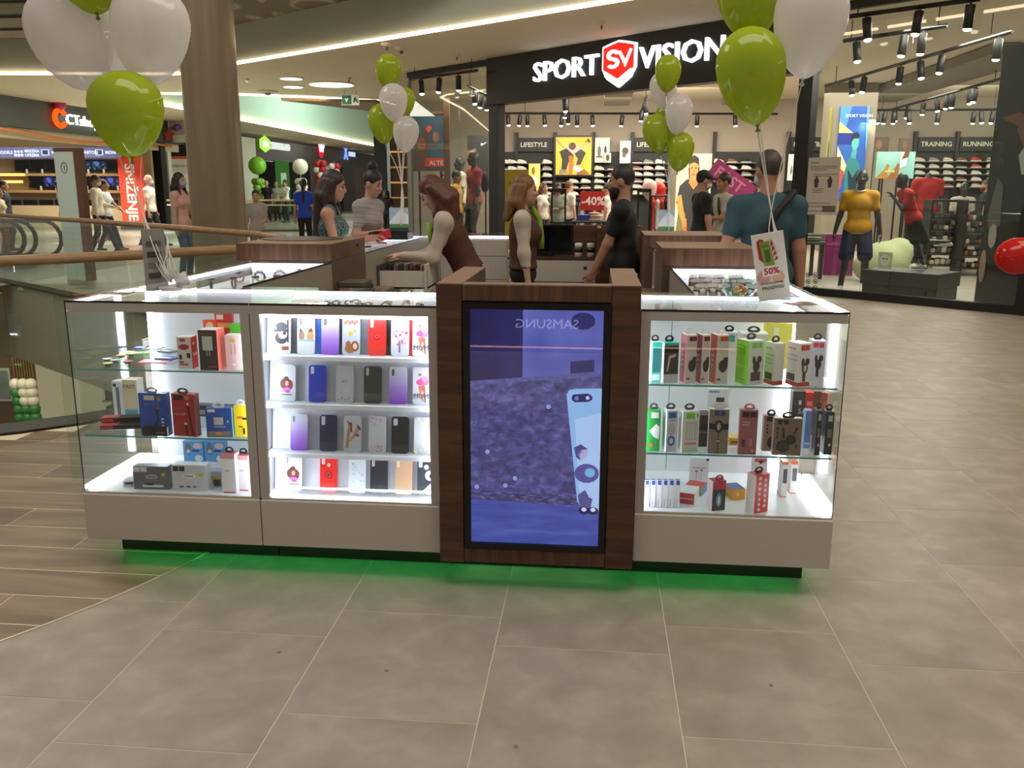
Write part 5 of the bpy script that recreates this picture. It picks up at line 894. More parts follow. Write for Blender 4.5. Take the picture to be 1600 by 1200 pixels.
# ================================================================ balloons
def latex(h, name, transl=.5, alpha=1.0, gloss=.12):
    m = bpy.data.materials.new(name); m.use_nodes = True; nt = m.node_tree; nt.nodes.clear()
    d = nt.nodes.new('ShaderNodeBsdfDiffuse'); t = nt.nodes.new('ShaderNodeBsdfTranslucent'); g = nt.nodes.new('ShaderNodeBsdfGlossy'); g.inputs['Roughness'].default_value = .06
    n = nt.nodes.new('ShaderNodeTexNoise'); n.inputs['Scale'].default_value = 4; mr = nt.nodes.new('ShaderNodeMixRGB'); c = lin(h); mr.inputs[1].default_value = (*[x*.94 for x in c], 1); mr.inputs[2].default_value = (*c, 1)
    nt.links.new(n.outputs['Fac'], mr.inputs[0]); nt.links.new(mr.outputs[0], d.inputs[0]); nt.links.new(mr.outputs[0], t.inputs[0])
    m1 = nt.nodes.new('ShaderNodeMixShader'); m1.inputs[0].default_value = transl; nt.links.new(d.outputs[0], m1.inputs[1]); nt.links.new(t.outputs[0], m1.inputs[2]); last = m1
    lw = nt.nodes.new('ShaderNodeLayerWeight'); lw.inputs[0].default_value = .35
    if alpha < 1:
        tr = nt.nodes.new('ShaderNodeBsdfTransparent'); m3 = nt.nodes.new('ShaderNodeMixShader'); mp = nt.nodes.new('ShaderNodeMapRange'); mp.inputs[3].default_value = alpha; mp.inputs[4].default_value = min(1, alpha+.35)
        nt.links.new(lw.outputs['Facing'], mp.inputs[0]); nt.links.new(mp.outputs[0], m3.inputs[0]); nt.links.new(tr.outputs[0], m3.inputs[1]); nt.links.new(last.outputs[0], m3.inputs[2]); last = m3
    f = nt.nodes.new('ShaderNodeMath'); f.operation = 'MULTIPLY_ADD'; f.inputs[1].default_value = .22; f.inputs[2].default_value = gloss*.35; pw = nt.nodes.new('ShaderNodeMath'); pw.operation = 'POWER'; pw.inputs[1].default_value = 5; lw2 = nt.nodes.new('ShaderNodeLayerWeight'); lw2.inputs[0].default_value = .5; nt.links.new(lw2.outputs['Facing'], pw.inputs[0]); nt.links.new(pw.outputs[0], f.inputs[0])
    m2 = nt.nodes.new('ShaderNodeMixShader'); nt.links.new(f.outputs[0], m2.inputs[0]); nt.links.new(last.outputs[0], m2.inputs[1]); nt.links.new(g.outputs[0], m2.inputs[2])
    o = nt.nodes.new('ShaderNodeOutputMaterial'); nt.links.new(m2.outputs[0], o.inputs[0]); return m
M_BG = latex('#bccd30', 'green_latex', .45); M_BW = latex('#f4efec', 'white_latex', .5, .74); M_BR = latex('#d3231a', 'red_latex', .3)
def bal_profile(r):
    L = []
    for i in range(1, 13):
        a = PI*i/13
        if a < PI/2: L.append((r*math.sin(a), r*1.06*math.cos(a)))
        else: L.append((r*math.sin(a)**1.25, r*1.72*math.cos(a)))
    zb = L[-1][1]; return [(.0005, r*1.06)]+L+[(.010, zb-.012), (.007, zb-.02)]
M_STR = M('#e8e2d8', .5, noise=0, name='ribbon')
def balloon(label, ptop, pknot, Y, rpx, mat, anchor, group, dy=0.0, sag=.03, via=None):
    """ptop, pknot pixels of crown and knot on the plane y=Y; anchor = world point where the string ends"""
    a = atY(*ptop, Y); k = atY(*pknot, Y); c0 = atY((ptop[0]+pknot[0])/2-rpx, (ptop[1]+pknot[1])/2, Y); c1 = atY((ptop[0]+pknot[0])/2+rpx, (ptop[1]+pknot[1])/2, Y); r = (c1.x-c0.x)/2
    ax = (a-k); L = ax.length; ax.normalize(); ax = (ax+Vector((0, dy, 0))).normalized()
    q = Vector((0, 0, 1)).rotation_difference(ax).to_matrix().to_4x4(); pr = bal_profile(r); zb = pr[-1][1]; zt = pr[0][1]; f = L/(zt-zb)
    t = thing('balloon', label, 'balloon', k, 0, group)
    MB().lathe([(x, (z-zb)*f) for x, z in pr[:-2]]+[(.009, .016)], 32).build('skin', mat, t, True, q)
    MB().lathe([(.003, -.012), (.011, -.006), (.006, 0), (.004, .008), (.009, .016)], 12).build('knot', M('#6f8a1c', .5) if mat is M_BG else M('#d6d0ca', .5), t, True, q)
    if anchor is not None:
        d = Vector(anchor)-k; pts = []
        mid = (Vector(via)-k) if via is not None else d*.5+Vector((sag, 0, 0))
        for i in range(13):
            s_ = i/12; pts.append((2*s_*(1-s_)*(2*mid-.5*d))+(s_*s_)*d)
        MB().tube(pts, .0022 if Y < 2 else .004, 6).build('string', M_STR, t, True)
    return t
AL = Vector((.262, .36, T0+.035)); g = 'balloons tied at the left corner'; vL = atY(222, 330, .38)
def j(A, i): return A+Vector((.008*math.cos(i*2.1), .008*math.sin(i*2.1), 0))
balloon('lowest green balloon above the left counter corner', (190, 110), (207, 252), .34, 54, M_BG, j(AL, 0), g, via=vL)
balloon('left white balloon of the large bunch above the left counter corner', (84, -22), (142, 146), .48, 60, M_BW, j(AL, 1), g, via=vL)
balloon('right white balloon of the large bunch above the left counter corner', (236, -28), (233, 140), .44, 57, M_BW, j(AL, 2), g, via=vL)
balloon('middle white balloon behind the green one above the left counter corner', (166, -20), (180, 124), .72, 46, M_BW, j(AL, 3), g, via=vL)
balloon('high green balloon whose tip shows above the left white pair', (124, -120), (153, 27), .40, 56, M_BG, j(AL, 4), g, via=vL)
AR = Vector((2.79, .35, T0+.27)); g = 'balloons tied to the sign at the right corner'; vR = atY(1205, 330, .36)
balloon('lowest green balloon of the bunch above the right counter corner', (1166, 42), (1184, 202), .30, 54.5, M_BG, j(AR, 0), g, via=vR)
balloon('upper green balloon of the bunch above the right counter corner', (1176, -78), (1172, 74), .46, 50, M_BG, j(AR, 1), g, via=vR)
balloon('second upper green balloon peeking left of the right bunch', (1150, -90), (1160, 66), .60, 38, M_BG, j(AR, 3), g, via=vR)
balloon('white balloon of the bunch above the right counter corner', (1277, -48), (1253, 130), .36, 58, M_BW, j(AR, 2), g, via=vR)
YB = 5.30; A2 = atY(626, 352, YB); g = 'balloons tied at the rear left counter'; v2 = atY(628, 290, YB)
for lb, a, k, r_, m, dy in (('top green balloon of the rear left bunch', (608, 84), (606, 142), 20, M_BG, .0), ('upper white balloon of the rear left bunch', (613, 130), (617, 193), 21.5, M_BW, -.12), ('left green balloon of the rear left bunch', (592, 162), (603, 228), 20.5, M_BG, .05), ('right green balloon behind the white ones, rear left bunch', (634, 136), (632, 186), 15, M_BG, .22), ('lower white balloon of the rear left bunch', (636, 181), (632, 241), 20, M_BW, -.1)):
    balloon(lb, a, k, YB+dy, r_, m, j(A2, r_), g, via=v2)
A3 = atY(1044, 362, YB-.1); g = 'balloons tied at the rear right counter'; v3 = atY(1045, 295, YB-.1)
for lb, a, k, r_, m, dy in (('top green balloon of the rear right bunch', (1046, 85), (1041, 148), 20.5, M_BG, -.15), ('upper white balloon half hidden in the rear right bunch', (1030, 112), (1046, 178), 21, M_BW, .1), ('lower white balloon of the rear right bunch', (1064, 146), (1056, 214), 21.5, M_BW, -.12), ('left green balloon of the rear right bunch', (1022, 178), (1031, 242), 21.5, M_BG, -.02), ('lowest right green balloon of the rear right bunch', (1067, 206), (1058, 271), 21.5, M_BG, -.05), ('green balloon squeezed in the middle of the rear right bunch', (1040, 160), (1044, 224), 18, M_BG, .24)):
    balloon(lb, a, k, YB-.1+dy, r_, m, j(A3, r_), g, via=v3)
balloon('red balloon drifting in at the right edge', (1556, 402), (1648, 396), 2.4, 30, M_BR, None, None)
# weights and picture holders that the strings are tied to
wt = thing('balloon_weight', 'clear plastic balloon weight with tied ribbons on the left counter corner', 'weight', (.262, .36, T0+.001)); MB().lathe([(.045, 0), (.052, .012), (.05, .02)], 24).build('dish', M('#dcd8d4', .2, alpha=.75), wt, True); MB().lathe([(.028, 0), (.032, .05), (.028, .052)], 20, TR((.03, -.01, .034), .4, 0, 1.2)).build('cup', M('#cfc9c4', .2, alpha=.8), wt, True)
for k in range(6):
    a = k*1.05; MB().tube([(0, 0, .034), (.03*math.cos(a), .03*math.sin(a), .09+.02*(k % 3)), (.012*math.cos(a+.5), .012*math.sin(a), .15), (0, 0, .18+.01*k)], .002, 6).build('ribbon_loop', M_STR, wt, True)
for nm, A, lb in (('picture_stand', A2, 'small upright picture of a mountain house at the rear left balloons'), ('picture_stand', A3, 'small upright picture of a mountain house at the rear right balloons')):
    zt = T0+.001; t = thing(nm, lb, 'picture', (A.x-.02, A.y+.02 if A is A2 else A.y, zt)); hh = .245 if A is A2 else .24; ww = .19 if A is A2 else .15
    MB().box((-ww/2, 0, 0), (ww/2, .006, hh)).build('panel', M('#a9bccb', .4), t); MB().box((-ww/2, -.05, 0), (ww/2, .06, .004)).build('foot', M('#30343a', .4), t)
    MB().card([(-ww/2, hh*.45), (ww*.1, hh*.95), (ww/2, hh*.7), (ww/2, hh*.35), (-ww/2, hh*.35)], .0008, None, -.0005).build('mountain', M('#dfe8ef', .4), t); MB().card(rect(-ww/2, hh*.22, ww/2, hh*.36), .0008, None, -.0008).build('meadow', M('#5f8f56', .4), t); MB().card(rect(-ww/2, .004, ww/2, hh*.22), .0008, None, -.0008).build('lake', M('#2f4a4c', .4), t)
# ================================================================ people
def V3(*a): return np.array(a, float)
def ik(a, b, l1, l2, pole):
    d = b-a; D = np.linalg.norm(d); D2 = min(D, (l1+l2)*.999)
    if D > D2: b = a+d/D*D2; d = b-a; D = D2
    x = (l1*l1-l2*l2+D*D)/(2*D); hh = math.sqrt(max(l1*l1-x*x, 0)); u = d/D; p = pole-u*(pole@u); p = p/(np.linalg.norm(p)+1e-9)
    return a+u*x+p*hh, b
def axes(f, u):
    f = f/np.linalg.norm(f); u = u-f*(u@f); u = u/np.linalg.norm(u); return np.array([f, np.cross(u, f), u])
def person(label, loc, head, h=1.72, female=False, lean=0., side=0., hp=0., hy=0., l=None, r=None, lf=None, rf=None, skin='#b98a70', hair=('short', '#2a211b'), top=('#888888', 'short'), vest=None, bottom=('#20222a', 'long'), shoes='#1c1c1e', cell=.013, mask=None, beard=None, wide=1.0, group=None, extras=None, stripes=None, topmat=None, curl=.5, name='person', cat='person', faceless=False, headless=False):
    s = h/1.72; wf = (.92 if female else 1.0)*wide; t = thing(name, label, cat, loc, head, group); I = np.eye(3)
    hip = V3(0, 0, .93*s); up = V3(math.sin(lean)*math.cos(side), -math.sin(side), math.cos(lean)*math.cos(side)); up /= np.linalg.norm(up)
    fw_ = V3(math.cos(lean), 0, -math.sin(lean)); B = axes(fw_, up); fw_, lf_, up = B
    def sp(f, l_, u_): return hip+fw_*f*s+lf_*l_*s+up*u_*s
    sw = .172*wf; nb = sp(-.01, 0, .53); sh = {1: sp(-.005, sw, .452), -1: sp(-.005, -sw, .452)}
    torso = [('e', sp(0, 0, .0), (.115*s*wf, .165*s*wf*(1.06 if female else 1), .12*s), B), ('e', sp(0, 0, .17), (.10*s*wf, .135*s*wf, .14*s), B), ('e', sp(.005, 0, .34), (.115*s*wf, .162*s*wf, .15*s), B), ('c', sp(-.01, .04, .49), sh[1], .052*s, .058*s), ('c', sp(-.01, -.04, .49), sh[-1], .052*s, .058*s)]
    if female: torso += [('e', sp(.085, .06, .33), (.055*s, .06*s, .06*s), B), ('e', sp(.085, -.06, .33), (.055*s, .06*s, .06*s), B)]
    hl = lean*.35+hp; hf = V3(math.cos(hl)*math.cos(hy), math.cos(hl)*math.sin(hy), -math.sin(hl)); hu = V3(math.sin(hl)*math.cos(hy), math.sin(hl)*math.sin(hy), math.cos(hl)); H = axes(hf, hu)
    hc = nb+(up*.45+V3(0, 0, .55))*.145*s+H[0]*.025*s+H[2]*.015*s
    def hd(f, l_, u_): return hc+(H[0]*f+H[1]*l_+H[2]*u_)*s
    headp = [('e', hd(-.012, 0, .028), (.098*s, .076*s, .103*s), H), ('e', hd(.028, 0, -.05), (.064*s, .056*s, .068*s), H), ('e', hd(.066, 0, -.098), (.022*s, .026*s, .020*s), H), ('c', hd(.086, 0, .012), hd(.108, 0, -.022), .009*s, .0135*s), ('e', hd(.078, .032, -.02), (.016*s, .02*s, .018*s), H), ('e', hd(.078, -.032, -.02), (.016*s, .02*s, .018*s), H), ('e', hd(.084, 0, -.062), (.014*s, .024*s, .012*s), H),
             ('e', hd(-.008, .078, -.008), (.02*s, .009*s, .032*s), H), ('e', hd(-.008, -.078, -.008), (.02*s, .009*s, .032*s), H)]
    neck = [('c', nb-up*.03*s, hd(-.02, 0, -.05), .056*s*(.9 if female else 1.05), .05*s*(.9 if female else 1.05))]
    arms = []; fore = []; A = {}; hands = []
    for sg_, tgt in ((1, l), (-1, r)):
        w = V3(.05, sg_*(sw+.075), .80) if tgt is None else V3(*tgt); w = w*s
        e, w = ik(sh[sg_], w, .285*s, .255*s, V3(-.8, sg_*.35, -.35)); A[sg_] = (sh[sg_], e, w)
        arms += [('c', sh[sg_], e, .050*s*wf, .038*s*wf), ('c', e, w, .040*s*wf, .026*s*wf)]
        d = (w-e)/np.linalg.norm(w-e); side_ = lf_*sg_; nrm = np.cross(d, up if abs(d@up) < .8 else fw_); nrm /= np.linalg.norm(nrm); 
        pn = np.cross(nrm, d)  # palm normal-ish
        if d[2] < -.7: lat = fw_; pal = -side_
        else: lat = nrm*(-sg_); pal = -np.cross(lat, d)*sg_; lat = -nrm*sg_ if False else lat
        if pal[2] > 0 and d[2] > -.7: pal = -pal
        pc = w+d*.045*s; hp_ = [('c', w-d*.02*s, w+d*.02*s, .026*s, .025*s), ('e', pc, (.046*s, .036*s, .016*s), axes(d, pal))]
        for i, (o_, ln) in enumerate(((.026, .068), (.009, .076), (-.009, .070), (-.025, .056))):
            k0 = w+d*.078*s+lat*o_*s; k1 = k0+(d*math.cos(curl*.6)+pal*math.sin(curl*.6))*ln*.5*s; k2 = k1+(d*math.cos(curl*1.5)+pal*math.sin(curl*1.5))*ln*.5*s
            hp_ += [('c', k0-d*.02*s, k1, .0092*s, .0086*s), ('c', k1, k2, .0086*s, .007*s)]
        t0 = w+d*.03*s+lat*.03*s; t1 = t0+(d*.7+lat*.6+pal*.3)*.036*s; t2 = t1+(d*.9+lat*.15+pal*.35)*.03*s; hp_ += [('c', t0-lat*.012*s, t1, .012*s, .0105*s), ('c', t1, t2, .010*s, .008*s)]
        hands.append((hp_, min(.0075, cell*.62), .006*s))
    legs = []; Lg = {}
    for sg_, tgt in ((1, lf), (-1, rf)):
        hj = V3(0, sg_*.088*s*wf, .90*s); an = V3(*(tgt or (0, sg_*.10, .075)))*s; kn, an = ik(hj, an, .425*s, .415*s, V3(1, 0, 0)); Lg[sg_] = (hj, kn, an)
        legs += [('c', hj, kn, .080*s*wf, .052*s*wf), ('c', kn, an, .052*s*wf, .036*s*wf), ('e', kn-V3(.02, 0, .12)*s, (.05*s*wf, .045*s*wf, .11*s))]
    body = torso+([] if headless else headp+neck) if not headless else torso+neck[:0]
    if headless: body = torso+[('c', nb-up*.02*s, nb+up*.05*s, .055*s, .04*s)]
    M_SK = M(skin, .5, noise=.05, scale=20, name='skin') if not faceless else M(skin, .35, noise=.02, name='mannequin')
    blend_obj('body', body+arms+legs, M_SK, t, cell, .022*s, extra=hands)
    def inf(P, d_): 
        o = []
        for p in P:
            if p[0] == 'c': o.append(('c', p[1], p[2], p[3]+d_, p[4]+d_))
            else: o.append(('e', p[1], tuple(x+d_ for x in p[2]))+tuple(p[3:]))
        return o
    if top:
        c, sl = top[0], top[1]; P = inf(torso, .011)
        f_ = {'none': 0, 'short': .62, 'long': 1}[sl]
        if f_:
            for sg_ in (1, -1):
                a_, e, w = A[sg_]; 
                if sl == 'short': P.append(('c', a_, a_+(e-a_)*f_, .058*s*wf, .054*s*wf))
                else: P += [('c', a_, e, .062*s*wf, .052*s*wf), ('c', e, e+(w-e)*.94, .052*s*wf, .038*s*wf)]
        else: P = P[:3]+[('c', sp(-.01, .05, .49), sp(-.005, sw-.045, .48), .058*s, .056*s), ('c', sp(-.01, -.05, .49), sp(-.005, -sw+.045, .48), .058*s, .056*s)]+P[5:]
        hem = [(sp(0, 0, .06), -up)] if vest else []
        if not vest and bottom and len(top) > 2: P.append(('e', sp(0, 0, -.02), (.129*s*wf, .176*s*wf, .17*s), B)); hem = [(sp(0, 0, -.07), -up)]
        blend_obj('shirt', P, topmat or M(c, .8, noise=.10, scale=14, name='cloth'), t, cell, .05*s, cuts=hem)
        if stripes:
            for i in range(stripes[1]):
                u_ = .02+.028*i; rx = .1315*s*wf if u_ > .22 or u_ < .06 else .118*s*wf
    if vest:
        P = inf(torso[:3], .024)+[('c', sp(-.01, .06, .48), sp(-.005, sw-.025, .46), .068*s, .066*s), ('c', sp(-.01, -.06, .48), sp(-.005, -sw+.025, .46), .068*s, .066*s)]+inf(torso[5:], .022)+[('e', sp(0, 0, -.09), (.13*s*wf, .175*s*wf, .09*s), B)]
        blend_obj('vest', P, M(vest, .8, noise=.25, scale=14, name='vest_cloth'), t, cell, .05*s, cuts=[(sp(0, 0, .03), -up)])
    if bottom:
        P = [('e', V3(0, 0, .92*s), (.128*s*wf, .175*s*wf, .12*s))]; ln = bottom[1]
        for sg_ in (1, -1):
            hj, kn, an = Lg[sg_]; P.append(('c', hj, kn if ln != 'short' else hj+(kn-hj)*.85, .096*s*wf, (.066 if ln != 'short' else .10)*s*wf))
            if ln == 'long': P.append(('c', kn, kn+(an-kn)*.93, .066*s*wf, .058*s*wf))
        blend_obj('trousers' if ln == 'long' else 'shorts', P, M(bottom[0], .8, noise=.1, scale=12, name='trouser_cloth'), t, cell, .02*s)
    if shoes:
        for sg_ in (1, -1):
            an = Lg[sg_][2]; z0 = max(an[2]-.075*s, 0)
            blend_obj('shoe', [('c', an+V3(-.045*s, 0, -.042*s), an+V3(.16*s, sg_*.02*s, -.046*s), .036*s, .030*s), ('e', an+V3(.02*s, 0, -.02*s), (.06*s, .036*s, .045*s))], M(shoes, .5), t, cell, .02, cuts=[((0, 0, an[2]-.074*s), (0, 0, -1))])
    if not headless and not faceless:
        e_ = MB()
        for sg_ in (1, -1):
            c = hd(.0815, sg_*.031, .008); MB().ball(tuple(c), .0095*s, 10, 6).build('eye', M('#1b1512', .2, noise=0), t, True)
            c = hd(.088, sg_*.033, .032); MB().ball((0, 0, 0), (.006*s, .018*s, .0042*s), 8, 6).build('eyebrow', M(hair[1] if hair[0] != 'bald' else '#4a4038', .8), t, True, Matrix.Translation(Vector(c)) @ Matrix(H.T.tolist()).to_4x4())
        if not mask: MB().ball((0, 0, 0), (.007*s, .022*s, .006*s), 10, 6).build('mouth', M('#8f4f47', .5, noise=0), t, True, Matrix.Translation(Vector(hd(.094, 0, -.062))) @ Matrix(H.T.tolist()).to_4x4())
        if mask: blend_obj('face_mask', [('e', hd(.052, 0, -.052), (.062*s, .062*s, .052*s), H), ('e', hd(.085, 0, -.04), (.03*s, .03*s, .034*s), H)], M(mask, .8), t, cell, .01)
        hs, hcx = hair[0], hair[1]; MH = ramp_mat('hair', [(0.3, hcx), (0.7, hair[2] if len(hair) > 2 else hcx)], tex='noise', scale=(30, 30, 4), wscale=2, dist=.5, rough=.5)
        cut = [(hd(.045, 0, .02), H[0]*.78-H[2]*.62)]
        capp = [('e', hd(-.02, 0, .04), (.102*s, .083*s, .105*s), H)]
        if hs in ('short', 'cap', 'bun', 'long', 'bob', 'pony', 'balding'):
            P = capp[:] if hs != 'balding' else [('e', hd(-.04, 0, .0), (.082*s, .084*s, .07*s), H)]
            if hs == 'bun': P += [('e', hd(-.06, 0, .165), (.05*s, .055*s, .048*s), H)]
            blend_obj('hair', P, MH, t, min(cell, .011), .02, cuts=cut)
        if hs in ('long', 'bob', 'pony'):
            n_ = hair[3] if len(hair) > 3 else (.42 if hs == 'long' else .2); P = []
            dn = V3(0, 0, -1); bk = -V3(math.cos(hy), math.sin(hy), 0)
            if hs == 'pony': P = [('c', hd(-.10, 0, .05), hd(-.13, 0, -.05), .04*s, .035*s), ('c', hd(-.13, 0, -.05), hd(-.13, 0, -.05)+dn*n_*s, .035*s, .02*s)]
            else:
                for o_, b0 in ((.0, -.085), (.05, -.065), (-.05, -.065), (.072, -.02), (-.072, -.02)):
                    a_ = hd(b0, o_, .03); m_ = hd(b0-.03, o_*1.25, -.10); e = m_+dn*(n_ if abs(o_) < .06 else n_*.8)*s+bk*(.05*s if abs(o_) < .06 else 0)+(H[0]*.05*s if abs(o_) > .06 else 0)
                    P += [('c', a_, m_, .045*s, .046*s), ('c', m_, e, .046*s, .026*s)]
            if hs == 'long':
                for o_ in (.07, -.07): a_ = hd(.005, o_, .05); m_ = hd(.012, o_*1.2, -.09); P += [('c', a_, m_, .028*s, .024*s), ('c', m_, m_+dn*.13*s+H[0]*.05*s, .024*s, .012*s)]
            blend_obj('hair_length', P, MH, t, min(cell, .012), .02)
        if hs == 'cap':
            blend_obj('cap_crown', [('e', hd(-.012, 0, .055), (.112*s, .09*s, .088*s), H)], M(hair[2] if len(hair) > 2 else '#101012', .7), t, min(cell, .011), .02, cuts=[(hd(0, 0, .035), -H[2])])
            blend_obj('cap_brim', [('e', hd(.115, 0, .045), (.085*s, .075*s, .012*s), H)], M(hair[2] if len(hair) > 2 else '#101012', .7), t, .008, .01)
        if beard: blend_obj('beard', [('e', hd(.034, 0, -.07), (.066*s, .062*s, .064*s), H), ('e', hd(.066, 0, -.11), (.03*s, .036*s, .034*s), H)], M(beard, .9, noise=.2, scale=80), t, min(cell, .01), .015, cuts=[(hd(.0, 0, -.035), V3(*(-H[0]*.25+H[2]*.97)))])
    t2 = dict(hip=hip, sp=sp, sh=sh, A=A, hd=hd, nb=nb, s=s, B=B, H=H, Lg=Lg)
    if extras: extras(t, t2)
    return t
def gx(px, Y, py=300): p = atY(px, py, Y); return (p.x, p.y, 0)
def hgt(px, ytop, Y): return atY(px, ytop, Y).z
# --- staff inside the kiosk
def ex1(t, k):
    MB().tube([k['sp'](.11, .06, .50), k['sp'](.15, .05, .38), k['sp'](.17, .03, .26), k['sp'](.19, .02, .20)], [.02, .02, .016, .012], 8).build('scarf', M('#7fae3a', .7), t, True)
p1 = gx(735, 3.42, 380)
person('saleswoman with long auburn hair in brown vest bending over the open drawer', p1, PI+.12, 1.68, True, lean=.46, hp=.5, l=(.52, .10, 1.08), r=(.55, -.12, 1.04), skin='#c29a84', hair=('long', '#3f1f12', '#63351d', .40), top=('#b7a897', 'long'), vest='#4a2817', bottom=('#141214', 'long'), cell=.011, extras=ex1)
def ex2(t, k):
    MB().tube([k['sp'](.06, .05, .56), k['sp'](.13, .05, .46), k['sp'](.155, .03, .30), k['sp'](.15, .02, .20)], [.022, .026, .024, .03], 8).build('scarf', M('#7d9a2e', .7), t, True)
person('saleswoman with shoulder-length light brown hair in brown vest facing the bearded man', gx(818, 3.95), .05, hgt(822, 279, 3.95), True, hp=.05, l=(.02, .22, .80), r=(.06, -.24, .79), skin='#b98d76', hair=('bob', '#5f3d22', '#80592f', .14), top=('#b9ab9c', 'long'), vest='#4c2a1a', bottom=('#0e0d0f', 'long'), cell=.011, extras=ex2)
person('bearded man in black shirt leaning on the cash desk', gx(978, 4.22), PI-.12, hgt(965, 264, 4.22), lean=.05, hp=.04, r=(.25, -.21, .88), l=(.24, .16, .88), skin='#a97c64', hair=('short', '#1d1512', '#2c211c'), top=('#0c0b0d', 'short', 1), bottom=('#0b0b0d', 'long'), beard='#251812', cell=.011, wide=1.05)
# --- customers at the left
def bag(t, k):
    MB().prism(rrect(-.035, 0, .035, .14, .008), -.004, .004, TR(tuple(k['A'][1][2]+V3(.05, -.03, -.01)), 0, PI/2, 1.2)).build('phone', M('#c21f2c', .4), t)
M_PAT = ramp_mat('patterned_cloth', [(0.42, '#16282b'), (0.5, '#6f8f8c'), (0.6, '#1b3236')], tex='noise', wscale=60, detail=2, dist=0, rough=.8)
M_STRIPE = ramp_mat('striped_cloth', [(0.42, '#15131a'), (0.5, '#cfc7c2'), (1.0, '#d8d0ca')], tex='wave', wscale=22, dist=.6, detail=1, rough=.8, axis='Z')
person('woman with very long dark hair in a patterned sleeveless top at the rear left counter', atX(510, 350, -.19).to_2d().to_3d(), .12, 1.665, True, lean=.10, hp=.18, l=(.36, .12, 1.17), r=(.34, -.10, 1.16), skin='#b18168', hair=('long', '#1c110d', '#3a241a', .50), top=('#2b4448', 'none'), topmat=M_PAT, bottom=('#1a2028', 'long'), cell=.011, extras=bag)
person('woman with hair bun in a striped top bending to the rear left counter', (-.36, 5.72, 0), -.35, 1.72, True, lean=.30, hp=.25, l=(.34, .16, 1.12), r=(.36, -.12, 1.12), skin='#bb8d78', hair=('bun', '#171110', '#2a201c'), top=('#d8d0ca', 'short'), topmat=M_STRIPE, bottom=('#22262e', 'long'), cell=.012)
# --- man at the right
def sling(t, k):
    sp = k['sp']; pts = [sp(-.10, -.15, .55), sp(-.165, -.05, .44), sp(-.155, .08, .22), sp(-.13, .17, .04), sp(0, .20, -.04), sp(.13, .12, .1), sp(.15, -.02, .34), sp(.08, -.12, .53)]
    MB().tube([tuple(p) for p in pts], .024, 6, closed=True).build('sling_strap', M('#0c0c0e', .7), t, True)
    blend_obj('sling_bag', [('e', sp(.02, .25, -.12), (.10, .05, .12))], M('#0c0c0e', .7), t, .012, .01)
person('broad man in teal t-shirt with black sling strap seen from behind at right', gx(1200, 3.25), PI/2+.05, hgt(1190, 243, 3.25), hp=.12, hy=.35, l=(.10, .27, .90), r=(.02, -.27, .80), skin='#a87860', hair=('short', '#2a211c', '#4a3c33'), top=('#2c4a55', 'short', 1), bottom=('#1b1e26', 'long'), mask='#b9bfc2', cell=.012, wide=1.14, extras=sling)
person('man in black cap and black t-shirt before the sports shop', gx(1098, 9.4), .25, hgt(1098, 270, 9.4), hp=.15, skin='#a87c66', hair=('cap', '#1a1614', '#0e0e10'), top=('#0d0d10', 'short', 1), bottom=('#14151a', 'long'), cell=.016, wide=1.05, mask='#c8ccd0')
def pack(t, k):
    sp = k['sp']; MB().tube([sp(.13, .10, .48), sp(.13, .12, .3), sp(.10, .15, .15)], .02, 6).build('backpack_strap', M('#26241f', .7), t, True); MB().tube([sp(.13, -.10, .48), sp(.13, -.12, .3), sp(.10, -.15, .15)], .02, 6).build('backpack_strap', M('#26241f', .7), t, True)
    blend_obj('backpack', [('e', sp(-.2, 0, .3), (.1, .15, .22))], M('#3a3a36', .7), t, .02, .02)
person('man in light grey t-shirt with backpack reading a leaflet before the sports shop', gx(1131, 10.2), PI+.35, hgt(1130, 274, 10.2), hp=.1, l=(.34, .08, 1.12), r=(.34, -.08, 1.10), skin='#9a7058', hair=('short', '#191412'), top=('#a8a498', 'short', 1), bottom=('#1c2030', 'long'), cell=.016, extras=pack)
